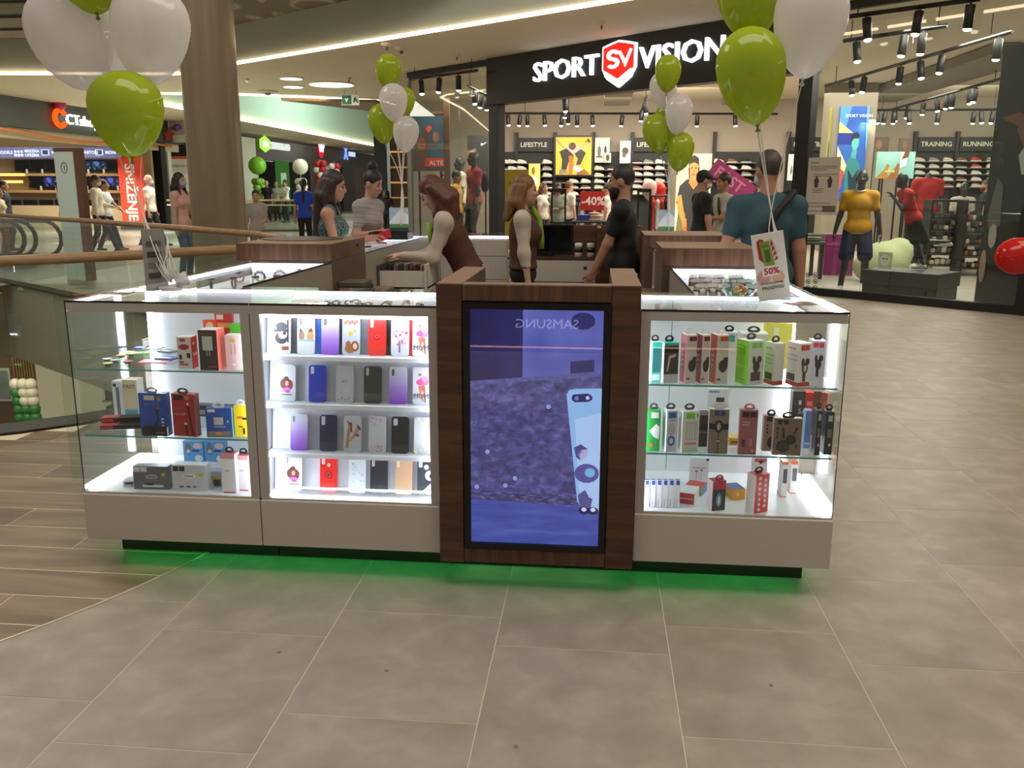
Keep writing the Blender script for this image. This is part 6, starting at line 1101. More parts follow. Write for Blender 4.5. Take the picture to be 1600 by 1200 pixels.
# --- passers-by
W = [('woman with dark ponytail in a royal blue t-shirt walking past the column', 474, 17.0, 281, PI/2+.2, True, '#a97a62', ('pony', '#120e0d', '#1c1614', .35), ('#1c3fa8', 'short', 1), ('#0f0f12', 'long'), {}),
     ('boy in grey t-shirt standing right of the column', 399, 13.3, 299, -PI/2+.3, False, '#b3826a', ('short', '#2a1f19'), ('#9a958c', 'short', 1), ('#5a564c', 'long'), dict(l=(.22, .08, 1.05))),
     ('woman with long dark hair in a pink ruffled blouse left of the column', 281, 11.6, 273, -.2, True, '#b98a74', ('long', '#1a1210', '#2a1d18', .2), ('#c79a92', 'short', 1), ('#2f4560', 'long'), dict(l=(.22, .16, 1.02), mask='#8fa3b4')),
     ('older bald man with face mask, white shirt and black suspenders', 233, 19.3, 275, .1, False, '#b98f78', ('balding', '#a8a29a'), ('#dcd8ca', 'short', 1), ('#1f1e1d', 'long'), dict(lf=(.25, .1, .09), rf=(-.25, -.1, .12), mask='#a9c4cf')),
     ('man in white long-sleeved shirt and dark jeans walking along the balustrade', 150, 16.6, 275, 0.25, False, '#a87c64', ('short', '#241a14', '#3a2a20'), ('#d6cdb8', 'long', 1), ('#161a24', 'long'), dict(lf=(.34, .08, .09), rf=(-.2, -.08, .1), hp=.1, l=(.3, .1, 1.05), mask='#c8c8c0')),
     ('man in white t-shirt walking just behind the white-shirted man', 163, 17.6, 283, .15, False, '#a47860', ('short', '#2a2019'), ('#c9cbc6', 'short', 1), ('#1b1d22', 'long'), dict(l=(.36, .1, 1.0), lf=(.25, .1, .09), rf=(-.2, -.1, .1))),
     ('woman with dark ponytail and white t-shirt behind the white totem', 98, 16.8, 282, .1, True, '#a87860', ('pony', '#20140f', '#33221a', .12), ('#d9d8cf', 'short', 1), ('#1c1a1c', 'long'), dict(l=(.25, .1, 1.0))),
     ('person in dark jacket at the left edge near the computer shop', 6, 17.5, 284, .3, False, '#b3846c', ('short', '#2a1c14'), ('#20242c', 'long', 1), ('#1a1a1e', 'long'), {}),
     ('person in cream top at the very left edge behind the escalator', -3, 16.2, 296, .2, True, '#b3846c', ('bob', '#2a1c14', '#3a281c', .1), ('#cdbf9c', 'short', 1), ('#8f2f26', 'long'), {}),
     ('man in navy shirt behind the far balustrade', 417, 36, 283, -PI/2, False, '#b08870', ('balding', '#8a7f74'), ('#141a26', 'short', 1), ('#1a1c20', 'long'), {}),
     ('bald man in pale shirt behind the far balustrade', 432, 38, 285, -PI/2, False, '#b89078', ('bald', '#888888'), ('#b9bab0', 'short', 1), ('#2a2c30', 'long'), {}),
     ('man in white shirt behind the far balustrade', 446, 36, 282, -PI/2-.5, False, '#a87c64', ('short', '#2a1f18'), ('#dfe2da', 'short', 1), ('#1c222c', 'long'), dict(l=(.3, -.05, 1.1))),
     ('woman in black t-shirt and skirt walking away beyond the kiosk', 603, 23.5, 297, PI/2, True, '#a87a62', ('bob', '#17110f', '#211a17', .06), ('#0f1114', 'short', 1), ('#111316', 'long'), {}),
     ('second walker in black beside the woman in black', 589, 25.5, 292, PI/2, True, '#a87a62', ('bob', '#2a1c15', '#33241b', .1), ('#15161a', 'short', 1), ('#0f0f12', 'long'), {}),
     ('young man in mustard t-shirt behind the left shop window', 713, 18.2, 269, -.1, False, '#8f6248', ('short', '#15100e'), ('#c68a1e', 'short', 1), ('#22242a', 'long'), dict(hp=.12)),
     ('man with crossed arms in grey t-shirt by the left security gate', 872, 16.6, 288, -PI/2+.2, False, '#b58a70', ('short', '#2a1d16'), ('#a29e96', 'short', 1), ('#2a2c34', 'long'), dict(l=(.24, -.10, 1.17), r=(.24, .10, 1.20), mask='#a8323c')),
     ('person in white t-shirt standing behind the man with crossed arms', 889, 17.8, 285, .6, False, '#c09a7c', ('short', '#6a4a30'), ('#d8d3c6', 'short', 1), ('#2e3238', 'long'), {}),
     ('woman with brown hair and peach bag inside the sports shop', 849, 18.2, 288, -.5, True, '#b88c74', ('bob', '#3a251a', '#5a3a28', .12), ('#d3cdbf', 'short', 1), ('#23252c', 'long'), {}),
     ('bearded shopper in black beside the rack at the right of the sports shop', 1540, 19.0, 283, PI-.2, False, '#a87858', ('short', '#3a2a1e'), ('#121215', 'short', 1), ('#16171b', 'long'), dict(beard='#3a2618')),
     ('shopper in white and red jersey inside the sports shop', 948, 17.7, 290, PI, False, '#a87a60', ('short', '#211713'), ('#d9d2c8', 'short', 1), ('#1c1d22', 'long'), {})]
for lb, px, Y, yt, hd_, fem, sk, hr, tp, bt_, kw in W:
    person(lb, gx(px, Y), hd_, hgt(px, yt, Y), fem, skin=sk, hair=hr, top=tp, bottom=bt_, cell=.017 if Y < 25 else .026, **kw)
# ================================================================ the sports shop
FA = Vector((-0.133, 15.384, 0)); FT_ = Vector((.7336, -.6796, 0)); FN = Vector((.6796, .7336, 0)); FANG = math.atan2(FT_.y, FT_.x)
def F(s_, n_=0., z=0.): return FA+FT_*s_+FN*n_+Vector((0, 0, z))
def fpx(px, py, n_=0.): 
    a = F(0, n_); b = F(1, n_); p = atP(px, py, a, b); return (p-FA).dot(FT_), p.z
FM = lambda s_=0., n_=0., z=0.: Matrix.Translation(F(s_, n_, z)) @ Matrix.Rotation(FANG, 4, 'Z')
M_BLACK = M('#0d0c0c', .45, noise=.05, name='black_panel'); M_DARKW = M('#2a2825', .5, noise=.05, name='dark_frame'); M_SGLASS = GLASS('#f3f8f5', 1.5, 'shop_glass')
fas = S('wall_shopfront', MB().box((0, -.12, 3.2), (7.25, .15, 4.098)).box((-2.9, -.03, 3.98), (0, .06, 4.098)).box((7.25, -.03, 3.98), (10.5, .06, 4.098)), M_BLACK); fas.matrix_world = FM()
for s0, s1, z1 in ((.0, .30, 3.2), (7.02, 7.24, 3.2), (10.28, 10.55, 4.0)):
    o = S('trim_post', MB().box((s0, -.06, 0), (s1, .12, z1)), M_BLACK); o.matrix_world = FM()
o = S('trim_sill', MB().box((7.25, -.05, 0), (10.3, .07, .11)).box((-2.9, -.05, 0), (0, .07, .11)), M_BLACK); o.matrix_world = FM()
for i, (s0, s1) in enumerate(((-2.85, -1.05), (-1.04, -.01), (7.26, 8.62), (8.63, 10.27))):
    o = S('window_%d' % (i+1), MB().box((s0, -.006, .11), (s1, .006, 3.98)), M_SGLASS); o.matrix_world = FM()
sg = thing('shop_sign', 'large lit white lettering SPORT VISION with a red shield on the black fascia', 'sign', (0, 0, 0)); sg.matrix_world = FM(0, -.12)
M_SIGNW = EM('#f4fbff', 1.6, 'lit_letters'); M_SIGNR = EM('#ff2a1e', 1.5, 'lit_red')
s0, zb0 = fpx(843, 129); s1, zb1 = fpx(945, 112); s2, _z = fpx(1008, 108); s3, _z = fpx(1140, 84)
def fitw(txt, x0, x1, z, hgt_, mat, parent, nm='letters', ext=.03, bold=.004, y=-.03):
    o = words(txt, 1.0, mat, parent, None, nm, 0, 0); bb = [Vector(c) for c in o.bound_box]; w = max(c.x for c in bb)-min(c.x for c in bb); mn = min(c.x for c in bb); me = o.data; bpy.data.objects.remove(o); hc = max(v.co.z for v in me.vertices)
    o = words(txt, 1.0, mat, parent, None, nm, ext/hgt_*hc, bold/hgt_*hc); o.matrix_local = Matrix.Translation((x0, y, z)) @ Matrix.Diagonal(((x1-x0)/w, hgt_/hc, hgt_/hc, 1)) @ Matrix.Translation((-mn, 0, 0)); return o
zt = fpx(944, 86)[1]-fpx(944, 112)[1]
fitw('SPORT', s0, s1-.02, 3.53, .34, M_SIGNW, sg); fitw('VISION', s2, s3, 3.53, .34, M_SIGNW, sg)
a0 = fpx(951, 100)[0]; a1 = fpx(1003, 100)[0]; cx = (a0+a1)/2; hw = (a1-a0)/2
def shield(k): return [(cx-hw*k, 3.655+.335*k-.03), (cx-hw*k*.5, 3.655+.365*k-.015), (cx, 3.655+.385*k), (cx+hw*k*.5, 3.655+.365*k-.015), (cx+hw*k, 3.655+.335*k-.03), (cx+hw*k, 3.655-.08*k), (cx+hw*.72*k, 3.655-.24*k), (cx, 3.655-.395*k), (cx-hw*.72*k, 3.655-.24*k), (cx-hw*k, 3.655-.08*k)]
MB().card(shield(1.0), .05, None, -.0).build('shield_rim', M_SIGNW, sg); MB().card(shield(.9), .012, None, -.05).build('shield', M_SIGNR, sg)
MB().card([(cx-hw*.8, 3.56), (cx, 3.40), (cx+hw*.8, 3.56), (cx+hw*.8, 3.46), (cx, 3.30), (cx-hw*.8, 3.46)], .01, None, -.062).build('chevron', M_SIGNW, sg)
def arcband(c0, r0, r1, a0_, a1_, sx=1): return [(c0[0]+r0*sx*math.cos(a0_+(a1_-a0_)*i/8), c0[1]+r0*math.sin(a0_+(a1_-a0_)*i/8)) for i in range(9)]+[(c0[0]+r1*sx*math.cos(a1_+(a0_-a1_)*i/8), c0[1]+r1*math.sin(a1_+(a0_-a1_)*i/8)) for i in range(9)]
MB().card(arcband((cx-.30*hw, 3.80), .035, .095, .15, PI*1.5, 1.6), .01, None, -.062).card(arcband((cx-.30*hw, 3.67), .035, .095, PI*.5, -PI*.85, 1.6), .01, None, -.0625).card([(cx+hw*.15, 3.86), (cx+hw*.45, 3.70), (cx+hw*.70, 3.88), (cx+hw*.84, 3.86), (cx+hw*.45, 3.58), (cx-.0, 3.84)], .01, None, -.063).build('emblem', M_SIGNW, sg)
# interior shell
YW = 24.0
XL = atY(637, 300, YW).x
S('wall_back', MB().box((XL, YW, 0), (19, YW+.1, 4.1)), M('#9c9080', .7, noise=.03, name='warm_grey_wall'))
S('wall_left', MB().prism([tuple(F(-2.87, .02).to_2d()), tuple(F(-2.80, .02).to_2d()), (XL+.08, YW), (XL, YW)], 0, 4.1), M('#4a463f', .7, name='dark_wall')); S('wall_right', MB().box((18.9, 2, 0), (19, YW, 4.1)), M('#7d7468', .7, name='warm_grey_wall_b'))
S('floor', MB().prism([tuple(F(.0, .05).to_2d()), tuple(F(10.3, .05).to_2d()), (18.9, 8.4), (18.9, YW), (XL, YW), tuple(F(-2.9, .05).to_2d())], .001, .006), ramp_mat('shop_floor', [(0.3, '#8f877b'), (0.7, '#a89f92')], tex='noise', wscale=1.2, scale=(1, 6, 1), dist=.4, rough=.4))
S('ceiling', MB().box((5.5, 15, 3.86), (5.8, 23, 4.08)).box((9.0, 14, 3.9), (10.2, 23, 4.08)).box((2.2, 17.5, 3.85), (2.9, 23, 4.08)), M('#8a8272', .6, name='duct_paint'))
# track lights
M_LENS = EM('#fff3da', 7.0, 'spot_lens')
def track(label, p0, p1, z, spots, size=1.0, drop=True):
    a = atZ(*p0, z); b = atZ(*p1, z); t = thing('light_track', label, 'lamp', a); d = b-a
    MB().tube([(0, 0, 0), tuple(d)], .03*size, 4).build('rail', M_BLACK, t)
    for f_ in (.08, .92): MB().tube([tuple(d*f_), tuple(d*f_+Vector((0, 0, 4.09-z)))], .008, 4).build('hanger', M_BLACK, t)
    for i, px in enumerate(spots):
        f_ = 0.5; lo, hi = 0.0, 1.0
        for _ in range(30):
            f_ = (lo+hi)/2; q = np.array(a+d*f_)-CAM_C; x = 800+CAM_F*(q@_r)/(q@_fw)
            if (x < px) == (p1[0] > p0[0]): lo = f_
            else: hi = f_
        p = d*f_; s_ = MB().lathe([(.055*size, -.05), (.06*size, -.06), (.06*size, -.32), (.05*size, -.33)], 14, TR(p, 0, .12*((i % 3)-1), .1*((i*2 % 3)-1))).build('spot', M('#171615', .4), t, True)
        MB().lathe([(.05*size, -.331), (.05*size, -.345), (.03*size, -.362)], 14, TR(p, 0, .12*((i % 3)-1), .1*((i*2 % 3)-1))).build('lens', M_LENS, s_); MB().tube([tuple(p), tuple(p+Vector((0, 0, -.06)))], .015*size, 6).build('stem', M_BLACK, s_)
    return t
track('black light track with small spots along the back wall of the sports shop', (786, 177), (1215, 178), 3.62, (793, 813, 824, 850, 879, 902, 925, 973, 1090, 1148))
track('black light track with three spots behind the left shop window', (640, 124), (746, 110), 3.85, (657, 687, 716))
track('short black light track with two bright spots by the left post', (731, 134), (766, 152), 3.75, (740, 752, 760))
track('black light track pointing inward near the shield sign', (882, 152), (889, 178), 3.7, (882, 885, 888))
track('black light track pointing inward right of the rear balloons', (1010, 150), (1000, 182), 3.7, (1008, 1004, 1000))
track('highest black light track with three spots in the right shop window', (1325, 26), (1532, -2), 3.85, (1354, 1438, 1518))
track('second black light track with spots in the right shop window', (1318, 64), (1480, 40), 3.80, (1338, 1415, 1443))
track('third black light track slanting through the right shop window', (1290, 134), (1582, 49), 3.75, (1330, 1352, 1408, 1438, 1474, 1562))
track('low black light track with many spots at the right of the sports shop', (1390, 172), (1575, 120), 3.70, (1398, 1420, 1444, 1464, 1482, 1490, 1514, 1526))
track('lowest black light track near the back right of the sports shop', (1362, 172), (1570, 171), 3.55, (1370, 1384, 1398, 1420, 1468, 1523, 1533, 1553))
track('small black light track left of the right post', (1210, 215), (1250, 212), 3.3, (1217, 1232), .8)
# ring lamp
pc = atZ(1340, 118, 3.95); tag(MB().tube([(pc.x+1.6*math.cos(a*PI/20), pc.y+2.4*math.sin(a*PI/20), 3.95) for a in range(40)], .03, 6, closed=True).build('ring_lamp', EM('#ffd9a0', 3.0), None, True), 'thin glowing oval ring lamp under the sports shop ceiling', 'lamp') if False else None

# shoes
_V, _Fq = blend_mesh([('c', (-.10, 0, .055), (.0, 0, .06), .042, .04), ('c', (0, 0, .055), (.12, .004, .035), .042, .026), ('c', (-.09, 0, .07), (-.07, 0, .10), .036, .034), ('e', (.02, 0, .075), (.06, .022, .02))], .014, .02, cuts=[((0, 0, .022), (0, 0, -1)), ((0, 0, .115), (0, 0, 1))])
def mesh_of(V, Fq, name, mat):
    me = bpy.data.meshes.new(name); me.from_pydata([tuple(v) for v in V], [], [tuple(int(i) for i in f) for f in Fq]); me.materials.append(mat); me.polygons.foreach_set('use_smooth', [True]*len(me.polygons)); me.update(); return me
SHOE_U = mesh_of(_V, _Fq, 'sneaker', M('#dddddd')); SHOE_S = MB().prism([(-.145, -.035), (-.10, -.044), (.05, -.045), (.13, -.032), (.152, 0), (.13, .032), (.05, .045), (-.10, .044), (-.145, .035)], .0, .026).mesh('sole', M('#eeeeee'))
SHC = {'white': ('#ded9cf', '#e8e4da'), 'cream': ('#cfc4ae', '#e6dfd0'), 'black': ('#1e1d1e', '#d8d4cc'), 'grey': ('#8f8b86', '#d8d4cc'), 'red': ('#c4403c', '#e0d8d0'), 'brown': ('#7a5440', '#d8cfc4'), 'navy': ('#2a3348', '#dcd8d0')}
ORD = ['first', 'second', 'third', 'fourth', 'fifth', 'sixth', 'seventh']
def shoe(px, py, colour, label, group, Y=23.72, flip=1):
    p = atY(px, py+2.5, Y); o = put('sneaker', SHOE_U, None); o.location = (p.x, Y, p.z); o.rotation_euler = (0, 0, PI if flip < 0 else .0)
    o.material_slots[0].link = 'OBJECT'; o.material_slots[0].material = M(SHC[colour][0], .6)
    c = put('sole', SHOE_S, o); c.material_slots[0].link = 'OBJECT'; c.material_slots[0].material = M(SHC[colour][1], .6)
    tag(o, label, 'shoe', group); return p
def bay(label, px0, px1, rows, sign, cols, seed, place, pytop=None, post=True):
    a = atY(px0, 260, 23.9); b = atY(px1, 260, 23.9); w = b.x-a.x; t = thing('shoe_shelf', label, 'shelf', (a.x, 23.98, 0))
    MB().box((.0, -.05, .1), (w, -.002, 2.62)).build('back_board', M('#26241f', .6), t)
    if post:
        MB().box((-.05, -.12, 0), (.05, -.001, 3.18)).build('upright', M_BLACK, t)
    if sign:
        MB().box((.05, -.16, 2.62), (w-.05, -.001, 3.02)).build('header', M('#171614', .5), t)
        words(sign, .185, M('#d9d3c6', .5, noise=0), t, TR((.12, -.163, 2.76)), 'lettering', .002, .003)
    q = random.Random(seed)
    for i, py in enumerate(rows):
        z = atY((px0+px1)/2, py+3, 23.72).z; MB().box((.05, -.42, z-.03), (w-.05, -.051, z-.001)).build('shelf', M('#5d5850', .5), t)
        for k, px in enumerate(cols if not isinstance(cols[0], (list, tuple)) else cols[i]):
            c = q.choice(['white', 'white', 'white', 'cream', 'black', 'grey', 'cream', 'brown']) if sign != 'RUNNING' or k != 1 or i > 1 else 'red'
            p = atY(px, py+3, 23.72); shoe(px, py+.5, c, '%s sneaker, %s from left on %s shelf down, %s' % (c, ORD[k], ORD[i], place), 'sneakers on the shop wall')
    return t
bay('shoe shelves beside the left black post', 787, 806, (252, 262), None, (791, 800), 1, 'beside the left black post', post=False)
bay('shoe wall under the left LIFESTYLE header', 807, 866, (252, 262, 272.6, 282, 291, 301), 'LIFESTYLE', ((815, 855), (815, 855), (855,), (855,), (855,), (855,)), 2, 'under the left LIFESTYLE header')
bay('shoe shelves under the yellow crouching figure poster', 867, 926, (282, 291, 301), None, (896, 915), 3, 'under the yellow poster')
bay('shoe wall between the yellow poster and the right LIFESTYLE header', 927, 986, (262, 272.6, 282, 291, 305), None, (936, 957, 976), 4, 'right of the yellow poster')
bay('shoe wall under the right LIFESTYLE header', 987, 1046, (252, 261.5, 271, 281, 290, 300), 'LIFESTYLE', (996, 1013, 1031), 5, 'under the right LIFESTYLE header')
bay('shoe wall right of the big portrait poster', 1115, 1186, (251, 261, 271, 281), None, (1123, 1144, 1166), 6, 'right of the portrait poster')
bay('shoe wall under the BASKETBALL header', 1230, 1292, (251, 262), 'BASKETBALL', (1242, 1262, 1281), 7, 'under the BASKETBALL header')
bay('shoe wall under the TRAINING header', 1427, 1490, (249, 259, 269, 279, 289), 'TRAINING', (1437, 1459, 1481), 8, 'under the TRAINING header')
bay('shoe wall under the RUNNING header', 1492, 1562, (249, 259, 269, 279, 289), 'RUNNING', (1502, 1525, 1549), 9, 'under the RUNNING header')
# posters
def poster(label, px0, px1, py0, py1, Y, bg_, shapes, emit=.35, frame=None, name='poster', txt=()):
    a = atY(px0, py1, Y); b = atY(px1, py0, Y); w = b.x-a.x; h = b.z-a.z; t = thing(name, label, 'poster', (a.x, Y, a.z))
    MB().box((0, 0, 0), (w, .05, h)).build('panel', ramp_mat('poster_ground', [(0.3, bg_[0]), (0.7, bg_[1])], tex='noise', wscale=.8, dist=.3, detail=2, rough=.5, emit=emit), t)
    if 23 < Y < 24: MB().box((w*.1, .05, h*.1), (w*.9, 23.92-Y, h*.9)).build('mount', M_BLACK, t)
    elif (Y < 23 or Y > 24) and abs(Y-20) > .01:
        for u_ in (.15, .85): MB().box((w*u_-.02, .051, -a.z+.007), (w*u_+.02, .09, h*.5)).build('stand_leg', M_BLACK, t)
    if frame:
        for lo, hi in (((-.05, -.03, -.05), (w+.05, .06, 0)), ((-.05, -.03, h), (w+.05, .06, h+.05)), ((-.05, -.03, 0), (0, .06, h)), ((w, -.03, 0), (w+.05, .06, h))): MB().box(lo, hi).build('frame', M(frame, .4), t)
    for i, (poly, c) in enumerate(shapes): MB().card([(u*w, v*h) for u, v in poly], .002, None, -.002-.002*i).build('print', ramp_mat('poster_print', [(0.3, c), (0.7, c)], tex='noise', emit=emit, rough=.5), t)
    for s_, u, v, sz, c in txt: words(s_, sz*h, ramp_mat('poster_text', [(0, c), (1, c)], tex='noise', emit=emit), t, TR((u*w, -.004-.002*len(shapes), v*h)), 'lettering', .001)
    return t
def el(cx, cz, rx, rz, n=16): return [(cx+rx*math.cos(2*PI*i/n), cz+rz*math.sin(2*PI*i/n)) for i in range(n)]
poster('yellow lit poster of a crouching person in dark trousers and white sneakers', 868, 925, 214, 273, 23.6, ('#c9a31c', '#e3c64a'), [
    ([(.02, .98), (.2, .75), (.36, .66), (.3, .6), (.05, .86)], '#8f8478'), ([(.98, .86), (.8, .68), (.66, .62), (.7, .7)], '#b8a890'), ([(.22, .7), (.4, .82), (.6, .82), (.74, .68), (.66, .54), (.34, .54)], '#b6a896'), (el(.46, .76, .1, .1), '#5a3a26'),
    ([(.1, .62), (.3, .7), (.5, .52), (.48, .28), (.36, .34), (.3, .12), (.16, .12), (.18, .4)], '#2c2a27'), ([(.52, .56), (.7, .68), (.84, .58), (.7, .28), (.56, .22), (.62, .42)], '#36332f'), ([(.36, .5), (.46, .52), (.5, .3), (.46, .02), (.36, .02), (.38, .3)], '#b8622a'),
    ([(.48, .2), (.6, .26), (.78, .12), (.76, .06), (.54, .1)], '#e4dfd6'), ([(.12, .14), (.3, .14), (.34, .04), (.1, .02)], '#7d746a'), ([(.6, .05), (.8, .16), (.95, .02), (.6, .0)], '#8a5a26'),
    ([(.80, .86), (.83, .90), (.86, .86)], '#1c1a16'), ([(.84, .86), (.88, .945), (.93, .86), (.89, .86), (.87, .91)], '#1c1a16'), ([(.9, .86), (.86, .93), (.9, .96), (.97, .86)], '#1c1a16')], .30, '#151310')
poster('small grey fashion picture right of the yellow poster', 929, 953, 215, 254, 23.7, ('#cbc4ba', '#d8d2c8'), [(el(.3, .45, .12, .22), '#6b645c'), (el(.72, .5, .08, .18), '#2e2a28'), ([(.1, .2), (.5, .2), (.5, .26), (.1, .26)], '#4a4642')], .15)
poster('tiny framed shoe picture below the grey fashion picture', 944, 955, 239, 254, 23.55, ('#b9b2a8', '#cfc8be'), [(el(.5, .5, .25, .35), '#3a3632')], .15)
poster('tall white fashion picture left of the right LIFESTYLE header', 968, 986, 220, 255, 23.7, ('#d3ccc2', '#e0dad0'), [(el(.5, .55, .3, .16), '#4c453f'), (el(.4, .36, .2, .1), '#6a5f56')], .15)
poster('large portrait poster of a young man with braids in a dark t-shirt', 1053, 1113, 240, 372, 22.6, ('#a9b98c', '#c3cfa8'), [
    ([(.04, .0), (.04, .1), (.1, .34), (.36, .3), (.44, .0)], '#6d6a44'), ([(.02, .42), (.1, .62), (.3, .70), (.7, .70), (.95, .56), (1, .3), (1, 0), (.4, 0), (.3, .3)], '#2b2a27'), ([(.36, .66), (.4, .76), (.58, .76), (.62, .64), (.5, .58)], '#a8743e'), (el(.49, .82, .16, .135), '#b8844a'), ([(.33, .84), (.36, .95), (.49, .985), (.62, .95), (.65, .84), (.6, .88), (.49, .90), (.38, .88)], '#2a1e14'), ([(.34, .84), (.36, .7), (.39, .72), (.37, .84)], '#2a1e14'), ([(.61, .84), (.62, .7), (.65, .72), (.65, .84)], '#2a1e14'),
    (el(.43, .835, .025, .008), '#2a1a10'), (el(.55, .835, .025, .008), '#2a1a10'), ([(.43, .75), (.55, .75), (.53, .765), (.45, .765)], '#8f4a34'), ([(.47, .79), (.51, .79), (.5, .83), (.48, .83)], '#9a6a38'), ([(.03, .5), (.16, .52), (.3, .22), (.24, .14), (.06, .36)], '#b5833f'), ([(.2, .2), (.34, .24), (.36, .12), (.24, .1)], '#b07c3a'), ([(.26, .14), (.36, .14), (.36, 0), (.28, 0)], '#e05a1a')], .28)
poster('tall blue and yellow banner of a woman athlete on the shop column', 1302, 1359, 166, 312, 20.0, ('#1e3f9a', '#2d6ac0'), [([(0, 1), (.4, 1), (.2, .72), (0, .72)], '#4a8ad0'), ([(0, .72), (.0, .84), (.5, .72)], '#e8dc7a'), ([(0, .6), (.5, .6), (.6, .72), (0, .72)], '#142a8a'), ([(0, .58), (.38, .36), (.3, .28), (0, .3)], '#e8c89a'), ([(0, .38), (.3, .3), (.2, .12), (0, .1)], '#c4402c'), ([(.3, .3), (.42, .46), (.6, .48), (.82, .38), (.85, .0), (.36, .0)], '#2f7a80'), ([(.48, .46), (.52, .56), (.68, .54), (.66, .44)], '#4aa0a0'), (el(.6, .62, .13, .085), '#5fb3ae'), ([(.46, .62), (.48, .70), (.62, .735), (.74, .70), (.7, .66), (.54, .66)], '#141a2a'), ([(.4, .34), (.6, .24), (.8, .34), (.76, .1), (.5, .08)], '#0f2a3a'), ([(.9, 1), (1, 1), (1, .5), (.95, .6)], '#5a9ae0')], .30, txt=[('SPORT', .18, .885, .045, '#e8ecf2'), ('VISION', .66, .885, .045, '#e8ecf2')])
aC = atY(1286, 300, 20.06); bC = atY(1359, 300, 20.06); S('wall_column', MB().box((aC.x, 20.06, 0), (bC.x, 20.7, 4.09)), M('#8d8272', .6, name='shop_column'))
poster('narrow olive side of the shop column banner', 1286, 1301, 168, 310, 20.0, ('#8a7a30', '#a8983a'), [(el(.6, .45, .25, .2), '#3a4a30')], .2)
poster('turquoise poster of raised hands and a jumping player', 1367, 1431, 237, 279, 21.0, ('#6fa6a0', '#9cc4b8'), [([(.0, .0), (.2, .3), (.28, .55), (.36, .5), (.3, .2), (.4, 0)], '#a8743a'), ([(.3, .0), (.5, .4), (.56, .6), (.62, .5), (.6, .2), (.66, 0)], '#8a5a2a'), ([(.62, .4), (.78, .5), (.8, .98), (.62, .98)], '#d8dcd6'), ([(.64, .7), (.72, 1.0), (.84, 1.0), (.82, .8)], '#6a3a1e'), ([(.24, .3), (.5, .3), (.5, .24), (.24, .24)], '#d0c04a')], .28)
poster('small dark photo above the turquoise poster', 1362, 1390, 214, 237, 22.5, ('#4a3a30', '#6a5244'), [(el(.4, .5, .2, .3), '#8a6248')], .15)
poster('second small dark photo above the turquoise poster', 1404, 1424, 216, 237, 22.5, ('#4f3f36', '#6d5648'), [(el(.5, .5, .2, .3), '#7a5a44')], .15)
poster('small lit picture beside the BASKETBALL shelf', 1230, 1243, 241, 282, 22.8, ('#cfd6bc', '#dfe4cc'), [([(.3, .2), (.7, .3), (.6, .6), (.4, .5)], '#6a6f5c')], .3)
poster('glowing amber product picture in the shop wall', 826, 844, 256, 300, 23.2, ('#d9a83a', '#f0cf6a'), [(el(.4, .75, .14, .14), '#8a4a1c'), (el(.5, .38, .3, .16), '#f6ead0')], .45)
# yellow stand, security gates, tables
yb = fpx(789, 350, 1.2); ys = thing('floor_sign', 'plain yellow floor sign lettered NOVO beside the left black post', 'sign', (0, 0, 0)); A = atY(787, 266, 16.4); B = atY(825, 266, 16.4)
ys.location = (A.x, 16.4, 0); wz = B.x-A.x; MB().box((0, 0, .02), (wz, .05, A.z)).build('panel', M('#a8901c', .6), ys); MB().box((0, -.15, 0), (wz, .2, .02)).build('foot', M('#222222', .5), ys); words('NOVO', .12, M('#3a3208', .5), ys, TR((.12, -.003, A.z-.32)), 'lettering'); words('LAKO', .12, M('#3a3208', .5), ys, TR((.18, -.003, A.z-.46)), 'lettering')
MB().box((.13, -.003, A.z-1.2), (.40, -.001, A.z-1.13)).box((.13, -.003, A.z-1.34), (.36, -.001, A.z-1.27)).build('text_block', M('#3a3208', .5), ys)
for px0, px1, lb, n_ in ((861, 885, 'left black frame security gate at the shop entrance', .35), (996, 1018, 'right black frame security gate at the shop entrance', .2)):
    Yg = 13.6 if px0 < 900 else 12.2; a = atY(px0, 297, Yg); b = atY(px1, 297, Yg); w = b.x-a.x; t = thing('security_gate', lb, 'gate', (a.x, Yg, 0))
    for lo, hi in (((0, 0, 0), (.035, .06, 1.55)), ((w-.035, 0, 0), (w, .06, 1.55)), ((.035, 0, 1.49), (w-.035, .06, 1.55)), ((.035, 0, .1), (w-.035, .06, .22))): MB().bbox(lo, hi, .01).build('frame', M_BLACK, t)
    MB().box((.035, .02, .22), (w-.035, .03, 1.49)).build('pane', GLASS('#e8eeea', 1.3), t)
def table(label, px0, px1, pyt, Y, c='#2a2722'):
    a = atY(px0, pyt, Y); b = atY(px1, pyt, Y); w = b.x-a.x; t = thing('display_table', label, 'table', (a.x, Y, 0)); MB().bbox((0, 0, a.z-.05), (w, .8, a.z), .01).build('top', M(c, .5), t)
    for x in (.06, w-.06):
        for y in (.06, .74): MB().box((x-.03, y-.03, 0), (x+.03, y+.03, a.z-.0505)).build('leg', M('#151412', .5), t)
    return a, w
a, w = table('dark display table with folded clothes in the shop entrance', 893, 948, 345, 16.0)
def pile(label, x, y, z, cols, wd=.32, dp=.28, name='folded_clothes'):
    for i, c in enumerate(cols): tag(blend_obj(name, [('e', (x+.01*((i*7) % 3-1), y, z+.022+.042*i), (wd*(.5-.03*(i % 2)), dp*.5, .026))], M(c, .85, noise=.2, scale=10), None, .02, .01), label % ORD[i], 'clothes', 'folded clothes')
pile('blue folded garment, %s from the bottom on the entrance table', a.x+.25, 16.35, a.z, ('#4a56a8', '#5562b8', '#4450a0')); pile('white and coral folded garment, %s from the bottom on the entrance table', a.x+w-.25, 16.35, a.z, ('#d8d0c4', '#d9a890', '#e2dcd2', '#c98a78'))
